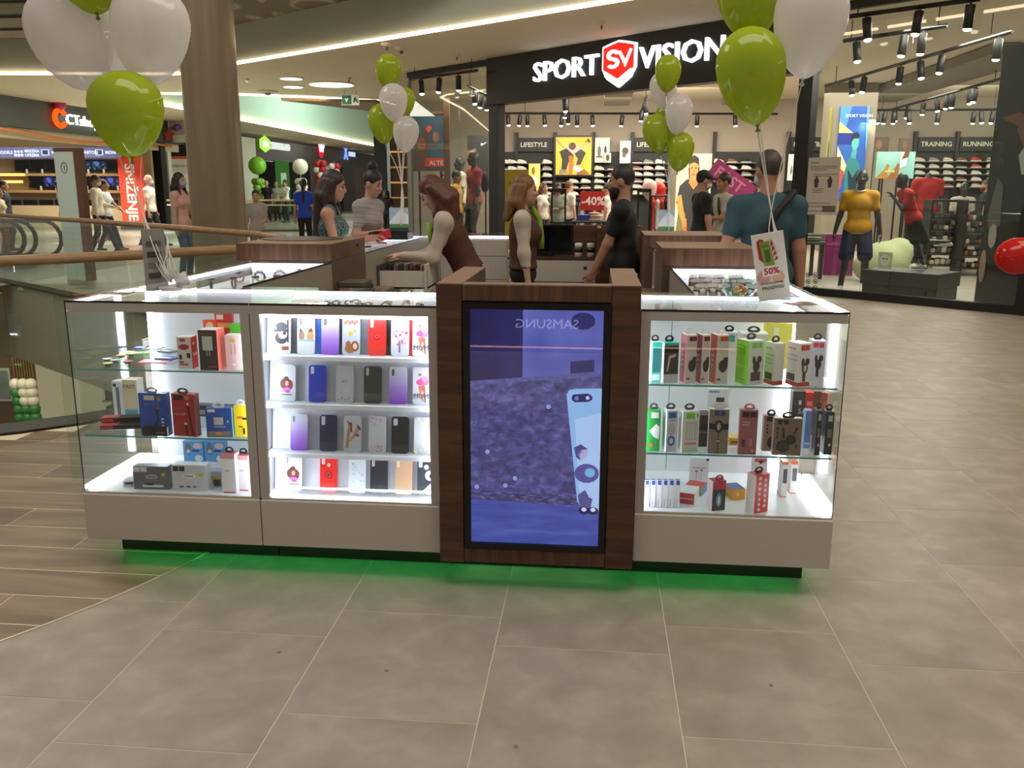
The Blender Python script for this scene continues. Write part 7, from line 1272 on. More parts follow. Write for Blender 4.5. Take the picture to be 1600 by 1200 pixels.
rs = thing('sale_sign', 'red sign offering minus 40 percent above the entrance table', 'sign', (atY(925, 330, 16.9).x, 16.9, a.z)); wq = .27; MB().box((-wq, 0, .2), (wq, .02, .62)).build('panel', M('#b3241f', .5), rs); words('-40%', .26, M('#f2e6dc', .5), rs, TR((-.24, -.003, .32)), 'lettering', .001, .006); MB().tube([(0, .01, 0), (0, .01, .2)], .012, 6).build('pole', M_BLACK, rs); MB().box((-.12, -.08, 0), (.12, .12, .012)).build('foot', M_BLACK, rs)
def rack(label, px0, px1, pyt, Y, cols, n, hz=.75, group='hanging garments', w_=.05, lb='garment'):
    a = atY(px0, pyt, Y); b = atY(px1, pyt, Y); w = b.x-a.x; t = thing('clothes_rack', label, 'rack', (a.x, Y, 0)); 
    for x in (0, w): MB().tube([(x, 0, 0), (x, 0, a.z)], .02, 6).build('upright', M_BLACK, t); MB().box((x-.02, -.25, 0), (x+.02, .25, .03)).build('foot', M_BLACK, t)
    MB().tube([(0, 0, a.z), (w, 0, a.z)], .02, 6).build('rail', M_BLACK, t)
    for i in range(n):
        x = a.x+w*(i+.5)/n; g = thing('hanging_garment', '%s, %s from left on the %s' % (lb, ORD[i] if i < 7 else 'eighth', label.split(' with')[0]), 'clothes', (x, Y, a.z-.02), 0, group)
        blend_obj('fabric', [('e', (0, 0, -.12), (w/n*.42, .2, .08)), ('c', (0, 0, -.12), (0, 0, -hz+.06), w/n*.36, w/n*.42)], M(cols[i % len(cols)], .85, noise=.3, scale=9), g, .025, .03); MB().tube([(0, 0, -.05), (0, 0, .0), (0, .02, .03)], .006, 5).build('hook', M_STEEL, g)
rack('black clothes rack behind the sale sign with patterned shirts', 895, 943, 311, 18.5, ('#1a1a1c', '#c8c4bc', '#222226', '#b0aca4'), 5, .6, lb='black and white shirt')
rack('clothes rack right of the right gate with red jackets', 1018, 1045, 306, 15.5, ('#c8382c', '#e0dcd4', '#c23026', '#1a1a1e'), 4, .7, lb='red or white jacket')
for i, (px, py, c, r_, lb) in enumerate(((1015, 293, '#e0b8b0', .16, 'pale pink shop balloon'), (1028, 296, '#d8261e', .17, 'upper red shop balloon'), (1022, 310, '#d86a8a', .13, 'rose shop balloon'), (1031, 303, '#c8201a', .13, 'lower red shop balloon'))):
    p = atY(px, py, 16.2+.15*i); t = thing('balloon', lb+' behind the right security gate', 'balloon', p, 0, 'shop balloons'); MB().lathe([(x, z) for x, z in bal_profile(r_)], 20).build('skin', M(c, .25), t, True); MB().tube([(0, 0, -r_*1.6), (.02, 0, -p.z+.03)], .004, 5).build('string', M_STR, t)
# slanted pink board lettered FAST
p = atY(1143, 283, 12.6); bd = thing('slanted_board', 'slanted pink board lettered FAST behind the backpack man', 'sign', p); T = TR((0, 0, 0), 0, 0, .62); MB().box((-.42, 0, -.17), (.42, .03, .17), T).build('panel', M('#a83a72', .5), bd); words('FAST', .26, M('#d98aa8', .5), bd, T @ TR((-.33, -.003, -.09)), 'lettering', .001, .006)
MB().tube([(0, .05, -p.z), (0, .05, -.1)], .02, 6).build('pole', M_BLACK, bd); MB().box((-.2, -.1, -p.z), (.2, .2, -p.z+.02)).build('foot', M_BLACK, bd)
# mannequins
GR = '#3f3e3d'
def mann(label, px, Y, yt, hd_, top, bottom, z=0., shoes='#d8d4c8', **kw):
    p = gx(px, Y); return person(label, (p[0], p[1], z), hd_, hgt(px, yt, Y)-z, skin=GR, top=top, bottom=bottom, shoes=shoes, cell=.014, faceless=True, name='mannequin', cat='mannequin', **kw)
pM = atZ(1325, 461); pM.y += .25
mann('dark grey mannequin in yellow polo and navy shorts in the right shop window', 1345, 10.75, 268, -PI/2-.25, ('#c98f12', 'short', 1), ('#1f2546', 'short'), wide=1.08, l=(.02, .32, .80), r=(.04, -.32, .80), lf=(.0, .17, .075), rf=(.0, -.17, .075), extras=lambda t, k: (MB().tube([tuple(k['nb']+V3(.075*math.cos(a*PI/8)+.01, .07*math.sin(a*PI/8), .0-.02*math.cos(a*PI/8))) for a in range(16)], .014, 6, closed=True).build('collar', M('#d8d2c6', .8), t, True), MB().tube([tuple(k['hip']+V3(.125*math.cos(a*PI/12), .178*math.sin(a*PI/12), -.075)) for a in range(24)], .016, 6, closed=True).build('undershirt_hem', M('#cfc8bc', .8), t, True)))
pl_ = thing('plinth', 'low two-tier black plinth in the right shop window', 'plinth', (0, 0, 0)); p0 = atZ(1372, 470); p1 = atZ(1480, 484); zt_ = .40
pl_.matrix_world = FM(8.05, .35); MB().bbox((0, 0, 0), (1.08, .7, .19), .006).build('lower_tier', M('#1a1b1c', .45), pl_); MB().bbox((-.03, -.03, .195), (1.1, .72, zt_), .006).build('upper_tier', M('#202122', .45), pl_)
MB().box((.85, -.032, .1), (.95, -.001, .16)).build('socket', M('#0a0a0a', .4), pl_)
c = F(8.55, .7); rn = person('dark grey mannequin running in red t-shirt and black shorts on the black plinth', (c.x, c.y, zt_-.02), PI+.1, 1.42, lean=.42, skin=GR, top=('#b3201c', 'short', 1), bottom=('#16191c', 'short'), shoes='#c9c2b4', cell=.014, faceless=True, name='mannequin', cat='mannequin', l=(.42, .10, 1.28), r=(-.05, -.25, 1.0), lf=(-.62, .09, .52), rf=(-.30, -.09, .085), wide=.98)
MB().tube([(-.30, -.09, .03), (-.30, -.09, .09)], .012, 6).build('support_rod', M_STEEL, rn)
mann('headless grey mannequin in red t-shirt at the TRAINING shelves', 1449, 15.4, 253, -PI/2, ('#b81f1c', 'short', 1), ('#26272a', 'long'), headless=True, l=(.12, .20, .98), r=(.12, -.20, .98), wide=1.05)
mann('mannequin bust in white t-shirt beside the running shelves', 1506, 15.0, 287, -PI/2, ('#cfcabc', 'short', 1), ('#2a2b2e', 'long'), headless=False)
def mpack(t, k):
    blend_obj('backpack', [('e', k['sp'](-.2, 0, .3), (.1, .16, .24))], M('#15161a', .7), t, .016, .02)
mann('grey mannequin in red vest with black backpack behind the left shop window', 741, 17.6, 238, PI+.5, ('#9a2a28', 'short', 1), ('#2a3038', 'long'), extras=mpack)
mann('mannequin in cream t-shirt left of the red one in the left window', 720, 19.5, 247, PI+.3, ('#cfc9b4', 'short', 1), ('#4a4c4a', 'long')); mann('low mannequin in white t-shirt behind the left shop window', 694, 18.6, 270, -PI/2, ('#d6d1c0', 'short', 1), ('#3a3c3e', 'long'))
# rack furniture on the right
def shelf_unit(label, px0, px1, pyt, Y, rows, cols, nper=5):
    a = atY(px0, pyt, Y); b = atY(px1, pyt, Y); w = b.x-a.x; H_ = a.z; t = thing('shelf_unit', label, 'shelf', (a.x, Y, 0)); q = random.Random(int(px0))
    for x in (0, w): MB().box((x-.02, -.02, 0), (x+.02, .42, H_)).build('upright', M_BLACK, t)
    MB().box((.02, -.02, H_-.04), (w-.02, .42, H_)).build('top', M_BLACK, t)
    for k in range(rows):
        z = .12+(H_-.5)*k/max(1, rows-1); MB().box((.02, -.02, z), (w-.02, .42, z+.03)).build('shelf', M('#3a3834', .5), t)
        for i in range(nper):
            x = a.x+.06+(w-.12)*(i+.5)/nper; pw = (w-.12)/nper*.44; tag(MB().bbox((-pw, .02, 0), (pw, .36, .08+.04*q.random()), .02).build('folded_clothes', M(q.choice(cols), .85, noise=.25, scale=10), None, False, TR((x, Y, z+.031))), 'folded garment, %s from left, %s shelf up, %s' % (ORD[i], ORD[k], label.split(',')[0]), 'clothes', 'folded clothes on racks')
shelf_unit('tall black clothes rack, left of the black banner', 1458, 1512, 312, 14.2, 5, ('#8f8a80', '#4a4238', '#2a2e36', '#b3a894', '#57524a'))
shelf_unit('second black clothes rack, behind the black banner', 1512, 1556, 314, 13.6, 5, ('#33383f', '#6a6258', '#a39a8a', '#24262b', '#7c3a34'))
table('green bench with folded clothes in front of the BASKETBALL shelves', 1248, 1292, 378, 12.6, '#26352c')
ab = atY(1268, 368, 12.9); pile('olive and cream folded garment, %s from the bottom on the green bench', ab.x, 12.95, atY(1270, 378, 12.6).z+.001, ('#4a5442', '#c9c2ae', '#5a6450'), .45)
pb_ = thing('purple_board', 'large purple display block behind the yellow polo mannequin', 'display', (atY(1310, 400, 13.4).x, 13.4, 0)); MB().bbox((-.24, 0, 0), (.28, .5, .75), .01).build('block', M('#7a1f5c', .5), pb_); MB().box((-.24, -.01, .55), (.28, -.001, .6)).build('band', M('#9a3a7c', .5), pb_)
rk = thing('display_boulder', 'pale green boulder-like display behind the running mannequin', 'display', (atY(1383, 395, 12.4).x, 12.4, 0)); blend_obj('boulder', [('e', (0, 0, .35), (.42, .3, .34)), ('e', (-.2, .05, .25), (.3, .25, .25)), ('e', (.22, 0, .5), (.25, .2, .25))], M('#b4bb90', .7, noise=.15, scale=6), rk, .03, .05, cuts=[((0, 0, 0), (0, 0, -1))])
# black banner with woman athlete at the right end
s0, _ = fpx(1562, 300, .45); bn = thing('window_banner', 'tall dark banner of a woman athlete at the right end of the shop window', 'banner', (0, 0, 0)); bn.matrix_world = FM(s0-.16, .45); MB().box((0, 0, .04), (1.05, .03, 3.35)).build('panel', M('#2c2b2a', .5, noise=.15, scale=1.5), bn); MB().box((0, -.05, 0), (1.05, .08, .04)).build('foot', M('#8d867a', .5), bn)
for i, (poly, c) in enumerate((([(.28, 2.3), (.40, 2.55), (.6, 2.6), (.78, 2.45), (.86, 1.9), (.74, 1.75), (.56, 2.1), (.42, 2.0)], '#7d5240'), ([(.06, 2.46), (.3, 2.52), (.42, 2.42), (.3, 2.34)], '#7a4f3d'), (el(.66, 2.92, .11, .17), '#8a5c46'), ([(.55, 2.9), (.58, 3.1), (.66, 3.14), (.76, 3.08), (.78, 2.94), (.7, 3.02)], '#1a1512'), ([(.58, 2.6), (.6, 2.8), (.72, 2.78), (.72, 2.58)], '#7d5240'), ([(.44, 2.45), (.5, 2.3), (.62, 2.25), (.68, 2.5), (.72, 2.15), (.5, 2.05), (.38, 2.2)], '#b9b0a6'), ([(.4, 2.15), (.48, 2.35), (.74, 2.3), (.76, 1.95), (.44, 1.95)], '#3a332f'), ([(.34, 1.98), (.4, 2.1), (.42, 1.9), (.6, 1.76), (.4, 1.74)], '#c9c2b8'), ([(.05, 1.2), (.12, 1.7), (.2, 1.6), (.22, 1.1), (.1, .95)], '#6f6a66'), (el(.14, .95, .05, .16), '#b9aea2'), (el(-.0+.06, .55, .04, .22), '#b48f7c'))):
    MB().card(poly, .002, None, -.001-.0015*i).build('print', M(c, .5), bn)
S('trim_post', MB().box((s0+1.0, .3, 0), (s0+1.25, .5, 3.9)), M('#9a9184', .6)).matrix_world = FM()
# notices on the glass
s0, z0 = fpx(1256, 335, -.05); s1, z1 = fpx(1312, 258, -.05); nt_ = thing('window_notice', 'white framed notice with safety rules on the right shop glass', 'sign', (0, 0, 0)); nt_.matrix_world = FM(s0, -.03); wN, hN = s1-s0, .82; zN = z0
MB().box((0, 0, zN), (wN, .012, zN+hN)).build('panel', M('#b8b1a4', .5), nt_)
for i, (u0, v0, u1, v1) in enumerate(((.08, .9, .35, .915), (.08, .84, .92, .85), (.08, .81, .92, .82), (.08, .78, .6, .79), (.2, .70, .95, .71), (.2, .67, .7, .68), (.2, .45, .55, .46), (.2, .42, .5, .43), (.2, .39, .55, .40), (.1, .2, .8, .21), (.1, .14, .7, .15), (.1, .06, .55, .07), (.55, .05, .95, .16))):
    MB().box((u0*wN, -.002, zN+v0*hN), (u1*wN, -.0005, zN+v1*hN)).build('print', M('#5e5850', .6), nt_)
for u in (.3, .72): MB().card([(u*wN+x*.05, zN+.56*hN+z*.1) for x, z in ((-.5, -.7), (.5, -.7), (.8, .4), (.4, .6), (.3, .9), (-.3, .9), (-.4, .6), (-.8, .4))], .001, None, -.001).build('pictogram', M('#3e3a35', .6), nt_)
for i, (px, py) in enumerate(((1251, 429), (1262, 429), (1251, 439), (1262, 439), (1251, 449), (1262, 449))):
    s_, z_ = fpx(px, py, -.01); t = thing('window_sticker', '%s round prohibition sticker %s on the shop glass' % (['upper', 'middle', 'lower'][i//2], 'at left' if i % 2 == 0 else 'at right'), 'sticker', (0, 0, 0), 0, 'prohibition stickers'); t.matrix_world = FM(s_+.12, -.008, z_)
    MB().tube([(.034*math.cos(a*PI/8), 0, .034*math.sin(a*PI/8)) for a in range(16)], .005, 5, closed=True).build('ring', M('#151414', .5), t); MB().card([(-.028, .022), (-.022, .028), (.028, -.022), (.022, -.028)], .001, None, 0).build('bar', M('#151414', .5), t); MB().card(rect(-.012, -.012, .014, .012), .001, None, -.001).build('pictogram', M('#151414', .5), t)
s_, z_ = fpx(1380, 420, -.01); t = thing('window_notice', 'small white face-mask sign leaning inside the shop glass by the plinth', 'sign', (0, 0, 0)); t.matrix_world = FM(s_-.1, .02, max(z_, .35)); MB().box((0, 0, 0), (.2, .01, .23)).build('panel', M('#d3cdbc', .5), t); MB().card(el(.1, .12, .07, .08), .001, None, 0).build('print', M('#efe9da', .5), t); MB().card(el(.075, .14, .02, .012), .001, None, -.001).card(el(.125, .14, .02, .012), .001, None, -.001).build('pictogram', M('#8a8576', .5), t)
# left window displays
poster('large sports team poster inside the left shop window', 647, 694, 178, 264, 18.6, ('#2c3c48', '#3f5460'), [([(.0, .0), (0, .3), (.35, .75), (.5, .6), (.4, .0)], '#5a3a30'), ([(.5, .0), (.55, .5), (.8, .7), (1, .5), (1, 0)], '#37505c'), (el(.25, .45, .14, .12), '#7a5240'), (el(.72, .58, .1, .1), '#8a5e48'), ([(.4, .72), (.5, .8), (.62, .76), (.5, .66)], '#d0482a'), ([(.36, .04), (1, .04), (1, .2), (.36, .2)], '#c03a28')], .12, '#5f4030', txt=[('ALTE', .5, .07, .12, '#e8d8c8')])
poster('dark sports picture with white swoosh inside the left shop window', 731, 763, 212, 290, 20.5, ('#2b2a28', '#383532'), [([(.62, .82), (.7, .80), (.95, .88), (.72, .84), (.66, .86)], '#e8e4dc'), ([(.0, .1), (0, .7), (.4, .75), (.5, .2)], '#a8682c')], .2)
wp = thing('oak_post', 'slim oak post inside the left shop window', 'post', (atY(699, 300, 17.9).x, 17.9, 0)); MB().bbox((-.07, 0, 0), (.07, .1, 3.6), .005).build('shaft', M('#6d4a36', .5), wp); MB().box((-.12, -.05, 0), (.12, .15, .03)).build('foot', M_BLACK, wp)
# ================================================================ shops on the left side of the mall
XF = -14.8
def fy(px, py, X=XF): p = atX(px, py, X); return p.y, p.z
TX = lambda y, z, x=XF: Matrix.Translation((x, y, z)) @ Matrix.Rotation(PI/2, 4, 'Z')
yA, zA = fy(0, 198); yB, zB = fy(163, 213)
S('wall_left', MB().box((XF-.4, 17.5, 3.25), (XF, 32.5, 4.1)), M('#3a3f38', .5, noise=.03, name='olive_fascia'))
S('wall_left', MB().box((XF-.5, 17.5, 2.95), (XF-.25, 32.5, 3.249)), M('#cbb894', .6, name='cream_soffit'))
M_CTW = EM('#f2fff6', 2.6, 'lit_white'); ct = thing('shop_sign', 'lit sign with orange ring and white letters CTshop on the olive fascia', 'sign', (0, 0, 0)); y0, z0 = fy(82, 190); y1, _ = fy(97, 190); y2, _ = fy(150, 196)
ct.matrix_world = TX(y0, 3.42, XF+.06); rr = (y1-y0)*.55
MB().tube([(rr*.9+rr*math.cos(a), -.05, .23+.24*math.sin(a)) for a in [.6+.28*i for i in range(19)]], .075, 8).build('ring', EM('#ff4a10', 2.2), ct); fitw('CTshop', y1-y0+.1, y2-y0, .08, .31, M_CTW, ct, bold=0)
p = atX(93, 162, XF+.15); tag(MB().ball((0, 0, 0), .20, 16, 10).build('balloon', M('#a8285a', .3), None, True, TR(p)), 'magenta balloon above the orange ring of the computer shop', 'balloon')
cs = MB(); S('trim_9', MB().tube([(XF+.02, 18+.7*i, 3.08+.08*math.sin(i*.45)) for i in range(20)], .05, 6), M('#c0703a', .5))
S('wall_back', MB().box((-30, 30.2, 0), (XF-.3, 30.35, 3.4)), M('#a8906a', .6, name='shop_wood_wall'))
sh = thing('monitor_shelf', 'long wooden shelf wall of monitors in the computer shop', 'shelf', (0, 0, 0))
zr = [atY(60, y, 29.8).z for y in (271, 297, 329)]
for z in zr: MB().box((-26, 29.5, z-.10), (XF-.6, 30.19, z)).build('shelf', M('#b08f5e', .5), sh)
for i, y in enumerate((273, 284)): z = atY(20, y, 29.6).z; MB().box((-26, 29.45, z-.05), (atY(39-3*i, y, 29.5).x, 29.5, z+.05)).build('lit_shelf_edge', EM('#ffc964', 2.0), sh)
MB().box((-26, 29.3, .0), (XF-.6, 30.19, .85)).build('counter_front', M('#c3ad84', .5), sh)
for i in range(5):
    a = atY(-22+42*i, 248, 29.4); b = atY(19+42*i, 230, 29.4); w = b.x-a.x; h = b.z-a.z; t = thing('menu_screen', '%s bluish category screen from the left above the monitors' % ORD[i], 'screen', (a.x, 29.4, a.z), 0, 'category screens')
    MB().box((0, 0, 0), (w, .08, h)).build('panel', ramp_mat('menu_panel', [(0.3, '#5a6288'), (0.7, '#737b9e')], tex='noise', wscale=.7, emit=.7), t); MB().box((0, -.01, 0), (w, -.001, .10*h)).build('lower_edge', EM('#8a7a92', .6), t)
    words(['ODDELE', 'MREZNA\nOPREMA', 'MONITORI', 'MONITORI', 'MONITORI'][i], .16 if i != 1 else .15, EM('#e8ecff', 1.3), t, TR((w*.46, -.012, h*.42 if i != 1 else h*.55)), 'lettering', .001, .004)
    if i > 1: MB().card(rect(.1, h*.3, .1+w*.28, h*.8), .004, None, -.002).build('icon_frame', EM('#e8ecff', 1.2), t); MB().card(rect(.14, h*.36, .06+w*.28, h*.75), .004, None, -.007).build('icon_screen', EM('#5a6288', .7), t)
    elif i == 1:
        for k in range(3): MB().card(el(w*.12+.13*k, h*.62, .05, .05), .004, None, -.002).card(el(w*.12+.13*k, h*.32, .06, .06), .004, None, -.002).build('icon', EM('#e8ecff', 1.2), t)
def screen(px0, px1, py0, py1, lb, glow='#0b0c10', Y=29.7):
    a = atY(px0, py1, Y); b = atY(px1, py0, Y); w = b.x-a.x; h = b.z-a.z; t = thing('monitor', lb, 'monitor', (a.x, Y, a.z), 0, 'monitors in the computer shop')
    MB().bbox((0, 0, .08), (w, .05, h), .008).build('casing', M('#0d0d0f', .35), t); MB().box((.04, -.004, .14), (w-.04, -.0005, h-.05)).build('screen', M('#0a0b0e', .15) if glow == '#0b0c10' else ramp_mat('monitor_picture', [(0.45, '#0d0f16'), (0.6, glow)], tex='noise', wscale=2.5, emit=.6), t); MB().box((w*.35, -.05, 0), (w*.65, .12, .015)).build('foot', M('#141416', .4), t); MB().box((w*.46, .0, .015), (w*.54, .03, .1)).build('neck', M('#141416', .4), t)
    MB().box((w*.8, -.1, .0), (w*.92, -.09, .16)).build('price_tag', M('#d9d2c0', .5), t)
for k in range(7):
    screen(24+24*k, 46+24*k, 250, 271, 'upper row monitor, %s from the left in the computer shop' % ORD[k], '#3a6ab0' if k in (4, 5) else '#0b0c10')
    if k > 0: screen(22+24*k, 44+24*k, 275, 297, 'middle row monitor, %s from the left in the computer shop' % ORD[k-1], '#4a58c0' if k in (2, 5, 6) else '#0b0c10')
    screen(12+25*k, 33+25*k, 312, 329, 'lower row laptop, %s from the left in the computer shop' % ORD[k], '#5a6a8a' if k == 4 else '#0b0c10')
# red sale banner and dark portal
sb = thing('sale_banner', 'tall red vertical banner lettered SNIZENJE beside the dark portal', 'banner', (0, 0, 0)); a = atY(192, 346, 28.6); b = atY(222, 246, 28.6); sb.location = (a.x, 28.6, 0); w = b.x-a.x; MB().box((0, 0, a.z), (w, .04, b.z)).build('panel', M('#e8442c', .5, noise=0), sb); MB().box((-.05, -.1, 0), (w+.05, .2, a.z-.001)).build('foot', M('#3a3836', .5), sb)
words('SNIŽENJE', .50, M('#f6ece4', .5, noise=0), sb, TR((w*.28, -.003, b.z-.22), 0, 0, PI/2), 'lettering', .001, .012)
a = atY(223, 300, 30.8); b = atY(256, 300, 30.8); S('wall_portal', MB().box((a.x, 30.8, 0), (b.x, 31.2, 3.6)), M('#0f1112', .4, noise=.05, name='black_glass_portal'))
a2 = atY(256, 300, 31.5); b2 = atY(330, 300, 31.5)
S('wall_portal', MB().box((a2.x, 31.5, 0), (a2.x+.28, 31.8, 3.3)).box((a2.x, 31.5, 3.3), (b2.x, 31.8, 3.6)), M('#cfd3c2', .6, name='pale_portal')); S('wall_portal', MB().box((a2.x, 31.3, 3.62), (b2.x, 31.5, 4.09)), M('#b4aa94', .6, name='directory_panel'))
di = thing('directory_lettering', 'small dark lettering Reserved on the beige panel left of the column', 'sign', (a2.x+.12, 31.29, 3.78)); words('ry / Reserved', .17, M('#3a352c', .5), di, TR((0, 0, 0)), 'lettering', .002)
S('wall_back', MB().box((a2.x+.2, 34.5, 0), (b2.x, 34.6, 3.6)), M('#c3bca4', .6, name='cream_shop_wall'))
q = atY(264, 207, 30.9); st = thing('star_decoration', 'red star decoration hanging in the pale portal', 'decoration', q); MB().prism([((.30 if i % 2 == 0 else .13)*math.cos(PI/2+i*PI/5), (.30 if i % 2 == 0 else .13)*math.sin(PI/2+i*PI/5)) for i in range(10)], -.04, .04, TR((0, 0, -.1), 0, PI/2)).build('star', M('#a8402e', .4), st); MB().tube([(0, 0, .1), (0, 0, .5)], .01, 5).build('thread', M_STR, st)
q = atY(277, 199, 31.1); tag(MB().ball((0, 0, 0), .14, 14, 8).build('balloon', M('#6a3a9a', .3), None, True, TR(q)), 'small violet balloon in the pale portal beside the star', 'balloon'); MB().tube([(0, 0, .12), (0, .02, .5)], .008, 5).build('thread', M_STR, bpy.data.objects[[o.name for o in bpy.data.objects if o.get('label', '').startswith('small violet balloon')][0]])
poster('cream shop poster lettered Dodatna oprema left of the column', 262, 300, 244, 305, 34.449, ('#c9c0a4', '#d3cab0'), [([(0, .93), (1, .93), (1, 1), (0, 1)], '#c8502e'), ([(.3, .1), (.9, .1), (.9, .55), (.3, .55)], '#e2dcc6'), ([(.35, .2), (.6, .2), (.6, .45), (.35, .45)], '#8a8068')], .25, txt=[('Dodatna opre', .1, .72, .13, '#4a4234')])
# far shopfronts beyond the column (facing +x)
XC = -14.7
yc0, _ = fy(388, 210, XC); 
S('wall_far', MB().box((XC-.4, 37.2, 0), (XC, 40.0, 3.9)), M('#c9cdbd', .6, name='pale_pier'))
S('wall_far', MB().box((XC-.3, 40.0, 2.9), (XC, 66, 3.95)).box((XC-.3, 48.2, 0), (XC, 50.2, 2.9)).box((XC-.3, 55.0, 0), (XC, 58.0, 2.9)), M('#161616', .5, noise=.05, name='black_fascia'))
S('wall_far', MB().box((XC-5, 38, 0), (XC-4.9, 66, 4)), M('#1e231e', .6, name='dark_shop_interior')); S('wall_far', MB().box((XC-.3, 58.0, 0), (XC, 62, 2.9)), M('#54483c', .6, name='brown_front'))
def fsign(label, txt, px0, px1, py, hg, col, strength, X=XC):
    y0, z0 = fy(px0, py, X+.05); y1, _ = fy(px1, py, X+.05); t = thing('shop_sign', label, 'sign', (0, 0, 0)); t.matrix_world = TX(y0, z0, X+.05); fitw(txt, 0, y1-y0, 0, hg, EM(col, strength), t, bold=0); return t, y1-y0
t, w = fsign('lit white sign COMPUTERLAND with a green hexagon on the far black fascia', 'COMPUTERLAND', 421, 452, 232.5, .36, '#e8f2ea', 1.0)
MB().card([(-.7+.36*math.cos(PI/6+i*PI/3)*2.2, .2+.40*math.sin(PI/6+i*PI/3)) for i in range(6)], .05, None, -.02).build('hexagon', EM('#9ad048', 1.6), t); MB().card([(-.7+.18*math.cos(PI/6+i*PI/3)*2.2, .2+.2*math.sin(PI/6+i*PI/3)) for i in range(6)], .02, None, -.075).build('hexagon_core', EM('#e8f6d8', 1.6), t)
fsign('small lit white lettering FUTURE inside the far green shop', 'FUTURE', 393, 425, 250, .28, '#d8d4cc', 1.0, XC-1.5)
t, w = fsign('lit red and white sign VIP on the far black fascia', 'VIP', 498, 506, 237, .5, '#ffffff', 1.6); MB().card(el(w*.5, .25, w*.6, .6), .02, None, .02).build('red_disc', EM('#d8203a', 1.2), t)
t, w = fsign('small lit blue sign on the far dark front', 'X', 537, 543, 249, .9, '#7a9aff', 1.6); MB().card(rect(w+.3, .25, w+1.9, .55), .03, None, 0).build('word_bar', EM('#b8c8ff', 1.3), t)
S('wall_far', MB().box((XC-1.75, 40, 2.75), (XC-1.46, 48, 3.9)), M('#141614', .6))
bpz = thing('lit_pillar_sign', 'narrow green lit panel in the far green shop', 'sign', (atX(443, 300, XC+.3).x, atX(443, 300, XC+.3).y, 0)); MB().box((-.05, -.9, .3), (.05, .9, 2.9)).build('panel', EM('#4a8a3a', .5), bpz); MB().box((.051, -.4, 1.7), (.06, .4, 2.3)).build('logo', EM('#c8e0b8', .6), bpz)
S('wall_far', MB().box((XC-2.0, 41.5, 0), (XC-1.9, 43.5, 2.3)), EM('#fff2dc', 1.2))
def bcol(px, Y, y0, y1, cols, r_, label, big=None, twist=True):
    a = atY(px, y1, Y); b = atY(px, y0, Y); n = max(3, int((b.z-a.z)/(r_*1.55))); t = thing('balloon_column', label, 'balloon column', (a.x, Y, 0)); MB().tube([(0, 0, 0), (0, 0, b.z)], .02, 6).build('pole', M_STEEL, t)
    for i in range(n):
        for k in range(3):
            ang = k*2.094+i*.5; MB().ball((0, 0, 0), r_, 12, 8).build('balloon', M(cols[(k+i) % len(cols) if twist else i*len(cols)//n], .3), t, True, TR((r_*.95*math.cos(ang), r_*.95*math.sin(ang), a.z+r_+i*r_*1.55)))
    if big: MB().ball((0, 0, 0), big[1], 24, 14).build('large_balloon', M(big[0], .25), t, True, TR((0, 0, b.z+big[1])))
bcol(407, 36.5, 273, 345, ('#e0dcc0', '#8ab83a', '#7ab030'), .17, 'green and white balloon column topped by a big green balloon', ('#7fc22e', .40), False)
bcol(473, 37.5, 273, 340, ('#cfd8a8', '#e0dcc8'), .16, 'pale balloon column topped by a big white balloon', ('#ddd8c4', .36), False)
bcol(504, 42, 248, 335, ('#b01a2a', '#d9cfc0', '#a01626'), .19, 'red and white spiral balloon column at the red shop'); bcol(524, 43, 251, 300, ('#b01a2a', '#b01a2a', '#d9cfc0'), .18, 'short red balloon column right of the spiral one')
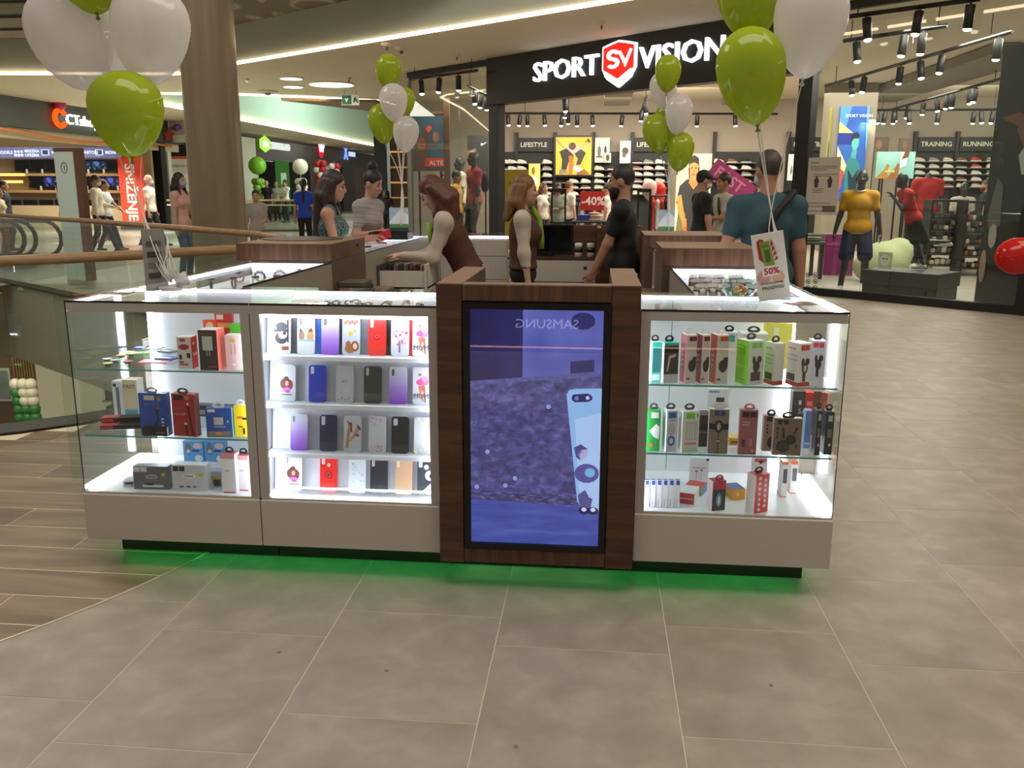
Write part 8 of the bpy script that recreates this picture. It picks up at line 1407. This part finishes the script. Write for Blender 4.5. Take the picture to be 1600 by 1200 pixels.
# black pillar and lit glimpses at the far end
for px0, px1, y0, c, e in ((586, 606, 30, '#0e0e0f', 0),):
    a = atY(px0, 300, y0); b = atY(px1, 300, y0); S('wall_far', MB().box((a.x, y0, 0), (b.x, y0+.5, 3.9)), M(c, .5))
a = atY(607, 300, 34); b = atY(660, 300, 34); S('wall_far', MB().box((a.x, 34, 0), (b.x, 34.2, 3.9)), M('#4a4034', .6, name='far_shop')); 
fs = thing('far_shop_shelf', 'warm lit shelves of a far shop seen beside the rear left balloons', 'shelf', (a.x, 33.6, 0))
for k in range(5): MB().box((.1, 0, .5+.62*k), (1.15, .35, .56+.62*k)).build('shelf', EM('#d8a05a', .5 if k % 2 else .9), fs)
for k in range(2): MB().box((.05+1.1*k, 0, 0), (.1+1.1*k, .35, 3.4)).build('upright', M('#2a241e', .5), fs)
# totem and escalators
pt = thing('totem', 'tall white information totem with oak side and a round number 1', 'totem', (atY(113, 330, 11.0).x, 11.0, 0), -.12); MB().bbox((-.20, -.06, 0), (.17, .06, 2.12), .004).build('white_face', M('#cfe0d6', .4), pt); MB().bbox((.171, -.065, 0), (.28, .08, 2.18), .004).build('oak_side', M('#6d4a36', .5), pt); MB().bbox((-.20, -.065, 2.121), (.17, .08, 2.18), .004).build('oak_top', M('#6d4a36', .5), pt)
MB().tube([(-.02+.055*math.cos(a*PI/10), -.063, 1.86+.085*math.sin(a*PI/10)) for a in range(20)], .005, 5, closed=True).build('number_ring', M('#20241f', .5), pt); words('1', .12, M('#20241f', .5), pt, TR((-.045, -.063, 1.82)), 'number', .001)
for i, px in enumerate((38, 56, 96)):
    Y = 13.0+.75*i; e = atY(px, 372, Y); zt = atY(px, 345, Y).z; zb = atY(px, 400, Y).z; r_ = (zt-zb)/2; t = thing('escalator_side', ['nearest', 'middle', 'farthest'][i]+' glass escalator side with black rounded handrail end', 'escalator', (e.x, Y, 0))
    MB().tube([(-4.5, 0, zt), (-r_*1.0, 0, zt)]+[(-r_+r_*math.sin(a), 0, zb+r_+r_*math.cos(a)) for a in [PI*k/10 for k in range(11)]]+[(-4.5, 0, zb)], .045, 8).build('handrail', M('#1c1d1c', .45), t, True)
    MB().box((-4.5, -.008, zb+.05), (-r_, .008, zt-.04)).build('pane', M_RGLASS, t); MB().box((-4.5, -.12, 0), (.1, .12, zb-.06)).build('skirt', M('#6f6f66', .4, .5), t)
